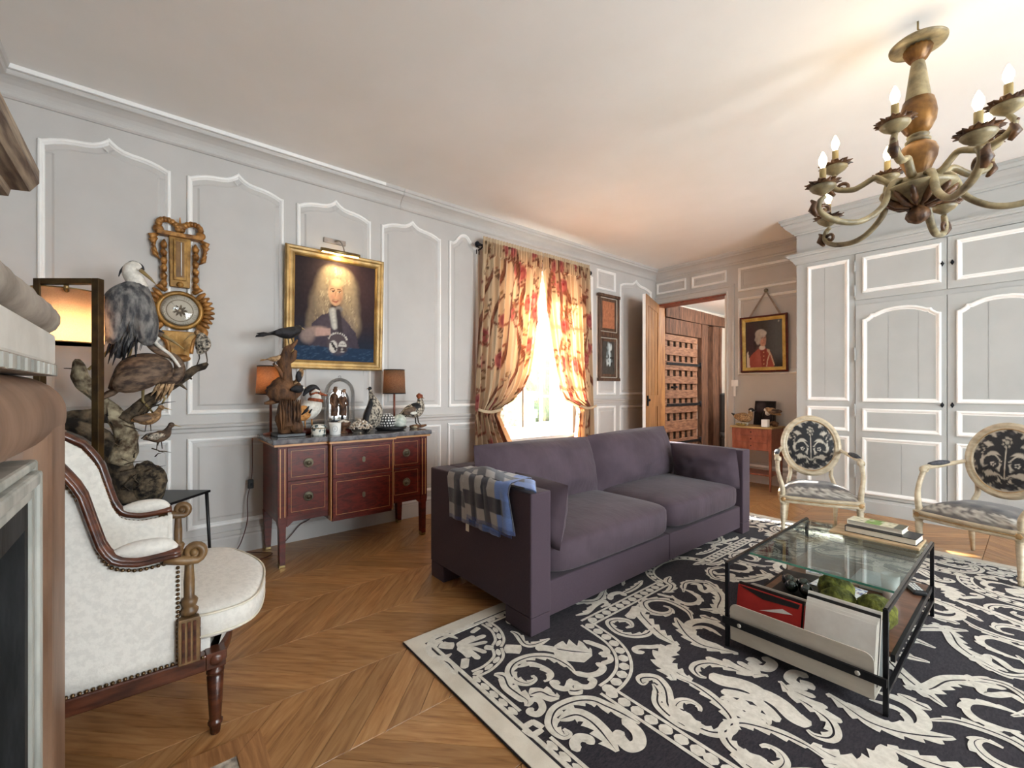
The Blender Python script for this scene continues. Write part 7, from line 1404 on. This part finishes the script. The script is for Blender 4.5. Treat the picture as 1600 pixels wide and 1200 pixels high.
def chand_arm(ang, R, zc, low):
    A = Matrix.Rotation(rad(ang), 4, 'Z'); P = lambda r, z: (r, 0, zz(z))
    if low: prof = [(.06, 2.235), (.11, 2.235), (.135, 2.20), (.165, 2.12), (.24, 2.055), (R*.70, 2.035), (R*.92, 2.055), (R*1.04, 2.10), (R*1.03, 2.145), (R*.98, zc-.055)]; rr = [.016, .015, .014, .014, .014, .014, .014, .013, .012, .010]
    else: prof = [(.06, 2.24), (.10, 2.245), (.13, 2.275), (.165, 2.30), (.22, 2.275), (R*.78, 2.265), (R*.98, 2.285), (R*1.06, 2.325), (R*1.0, zc-.045)]; rr = [.016, .015, .014, .014, .014, .014, .013, .012, .010]
    a = obj('arm', MB().tube(cr([P(*q) for q in prof], 5), interp(rr, 5), 9, flat=1.25).xf(A), CHB, t)
    end = prof[-1]; m = MB()
    b0 = prof[-3]; m.tube([P(b0[0]-.03+.030*math.cos(q)*(1-q/8), b0[1]+.0+.030*math.sin(q)*(1-q/8)) for q in [k*.45+.5 for k in range(15)]], .009, 7)
    m.tube([P(b0[0]+.010, b0[1]-.03), P(b0[0]+.034, b0[1]), P(b0[0]+.022, b0[1]+.035), P(b0[0]+.040, b0[1]+.05)], [.008, .016, .012, .004], 7, flat=1.4); obj('arm_scroll', m.xf(A), CHD, a)
    c = Matrix.Rotation(rad(ang), 4, 'Z') @ Matrix.Translation((R, 0, 0))
    obj('drip_pan', MB().lathe([(.012, zz(zc-.045)), (.026, zz(zc-.035)), (.045, zz(zc-.022)), (.056, zz(zc-.008)), (.054, zz(zc-.002)), (.03, zz(zc-.008)), (0, zz(zc-.008))], 26).xf(c), CHB, a)
    k = 40; vs = []
    for q, z in ((.044, zc-.008), (.056, zc+.003), (.068, zc+.010)):
        for j in range(k): w = 2*PI*j/k; f = q+(.010*(1 if j % 2 else -.6) if q > .06 else 0); vs.append((f*math.cos(w), f*math.sin(w), zz(z)+(.006*math.sin(w*9) if q > .06 else 0)))
    m = MB().add(vs, [(i*k+j, i*k+(j+1) % k, (i+1)*k+(j+1) % k, (i+1)*k+j) for i in range(2) for j in range(k)], False).xf(c); o = obj('leaf_rim', m, CHD, a); so = o.modifiers.new('t', 'SOLIDIFY'); so.thickness = .004
    obj('candle_sleeve', MB().lathe([(.0145, zz(zc-.006)), (.0145, zz(zc+.085)), (.010, zz(zc+.087)), (0, zz(zc+.087))], 16).xf(c), mat('ivory_candle_sleeve', '#8f7a4e', '#a8945f', rough=.5), a)
    obj('bulb', MB().lathe([(.008, zz(zc+.087)), (.011, zz(zc+.097)), (.0185, zz(zc+.118)), (.0175, zz(zc+.135)), (.010, zz(zc+.155)), (.003, zz(zc+.170)), (0, zz(zc+.172))], 16).xf(c), BULB, a)
for k in range(5): chand_arm(48+72*k, .33, 2.41, False)
for k in range(5): chand_arm(12+72*k, .46, 2.22, True)
lamp('chandelier_glow', 'POINT', (3.41, 2.94, 2.60), 2.5, (1, .78, .5), radius=.3)
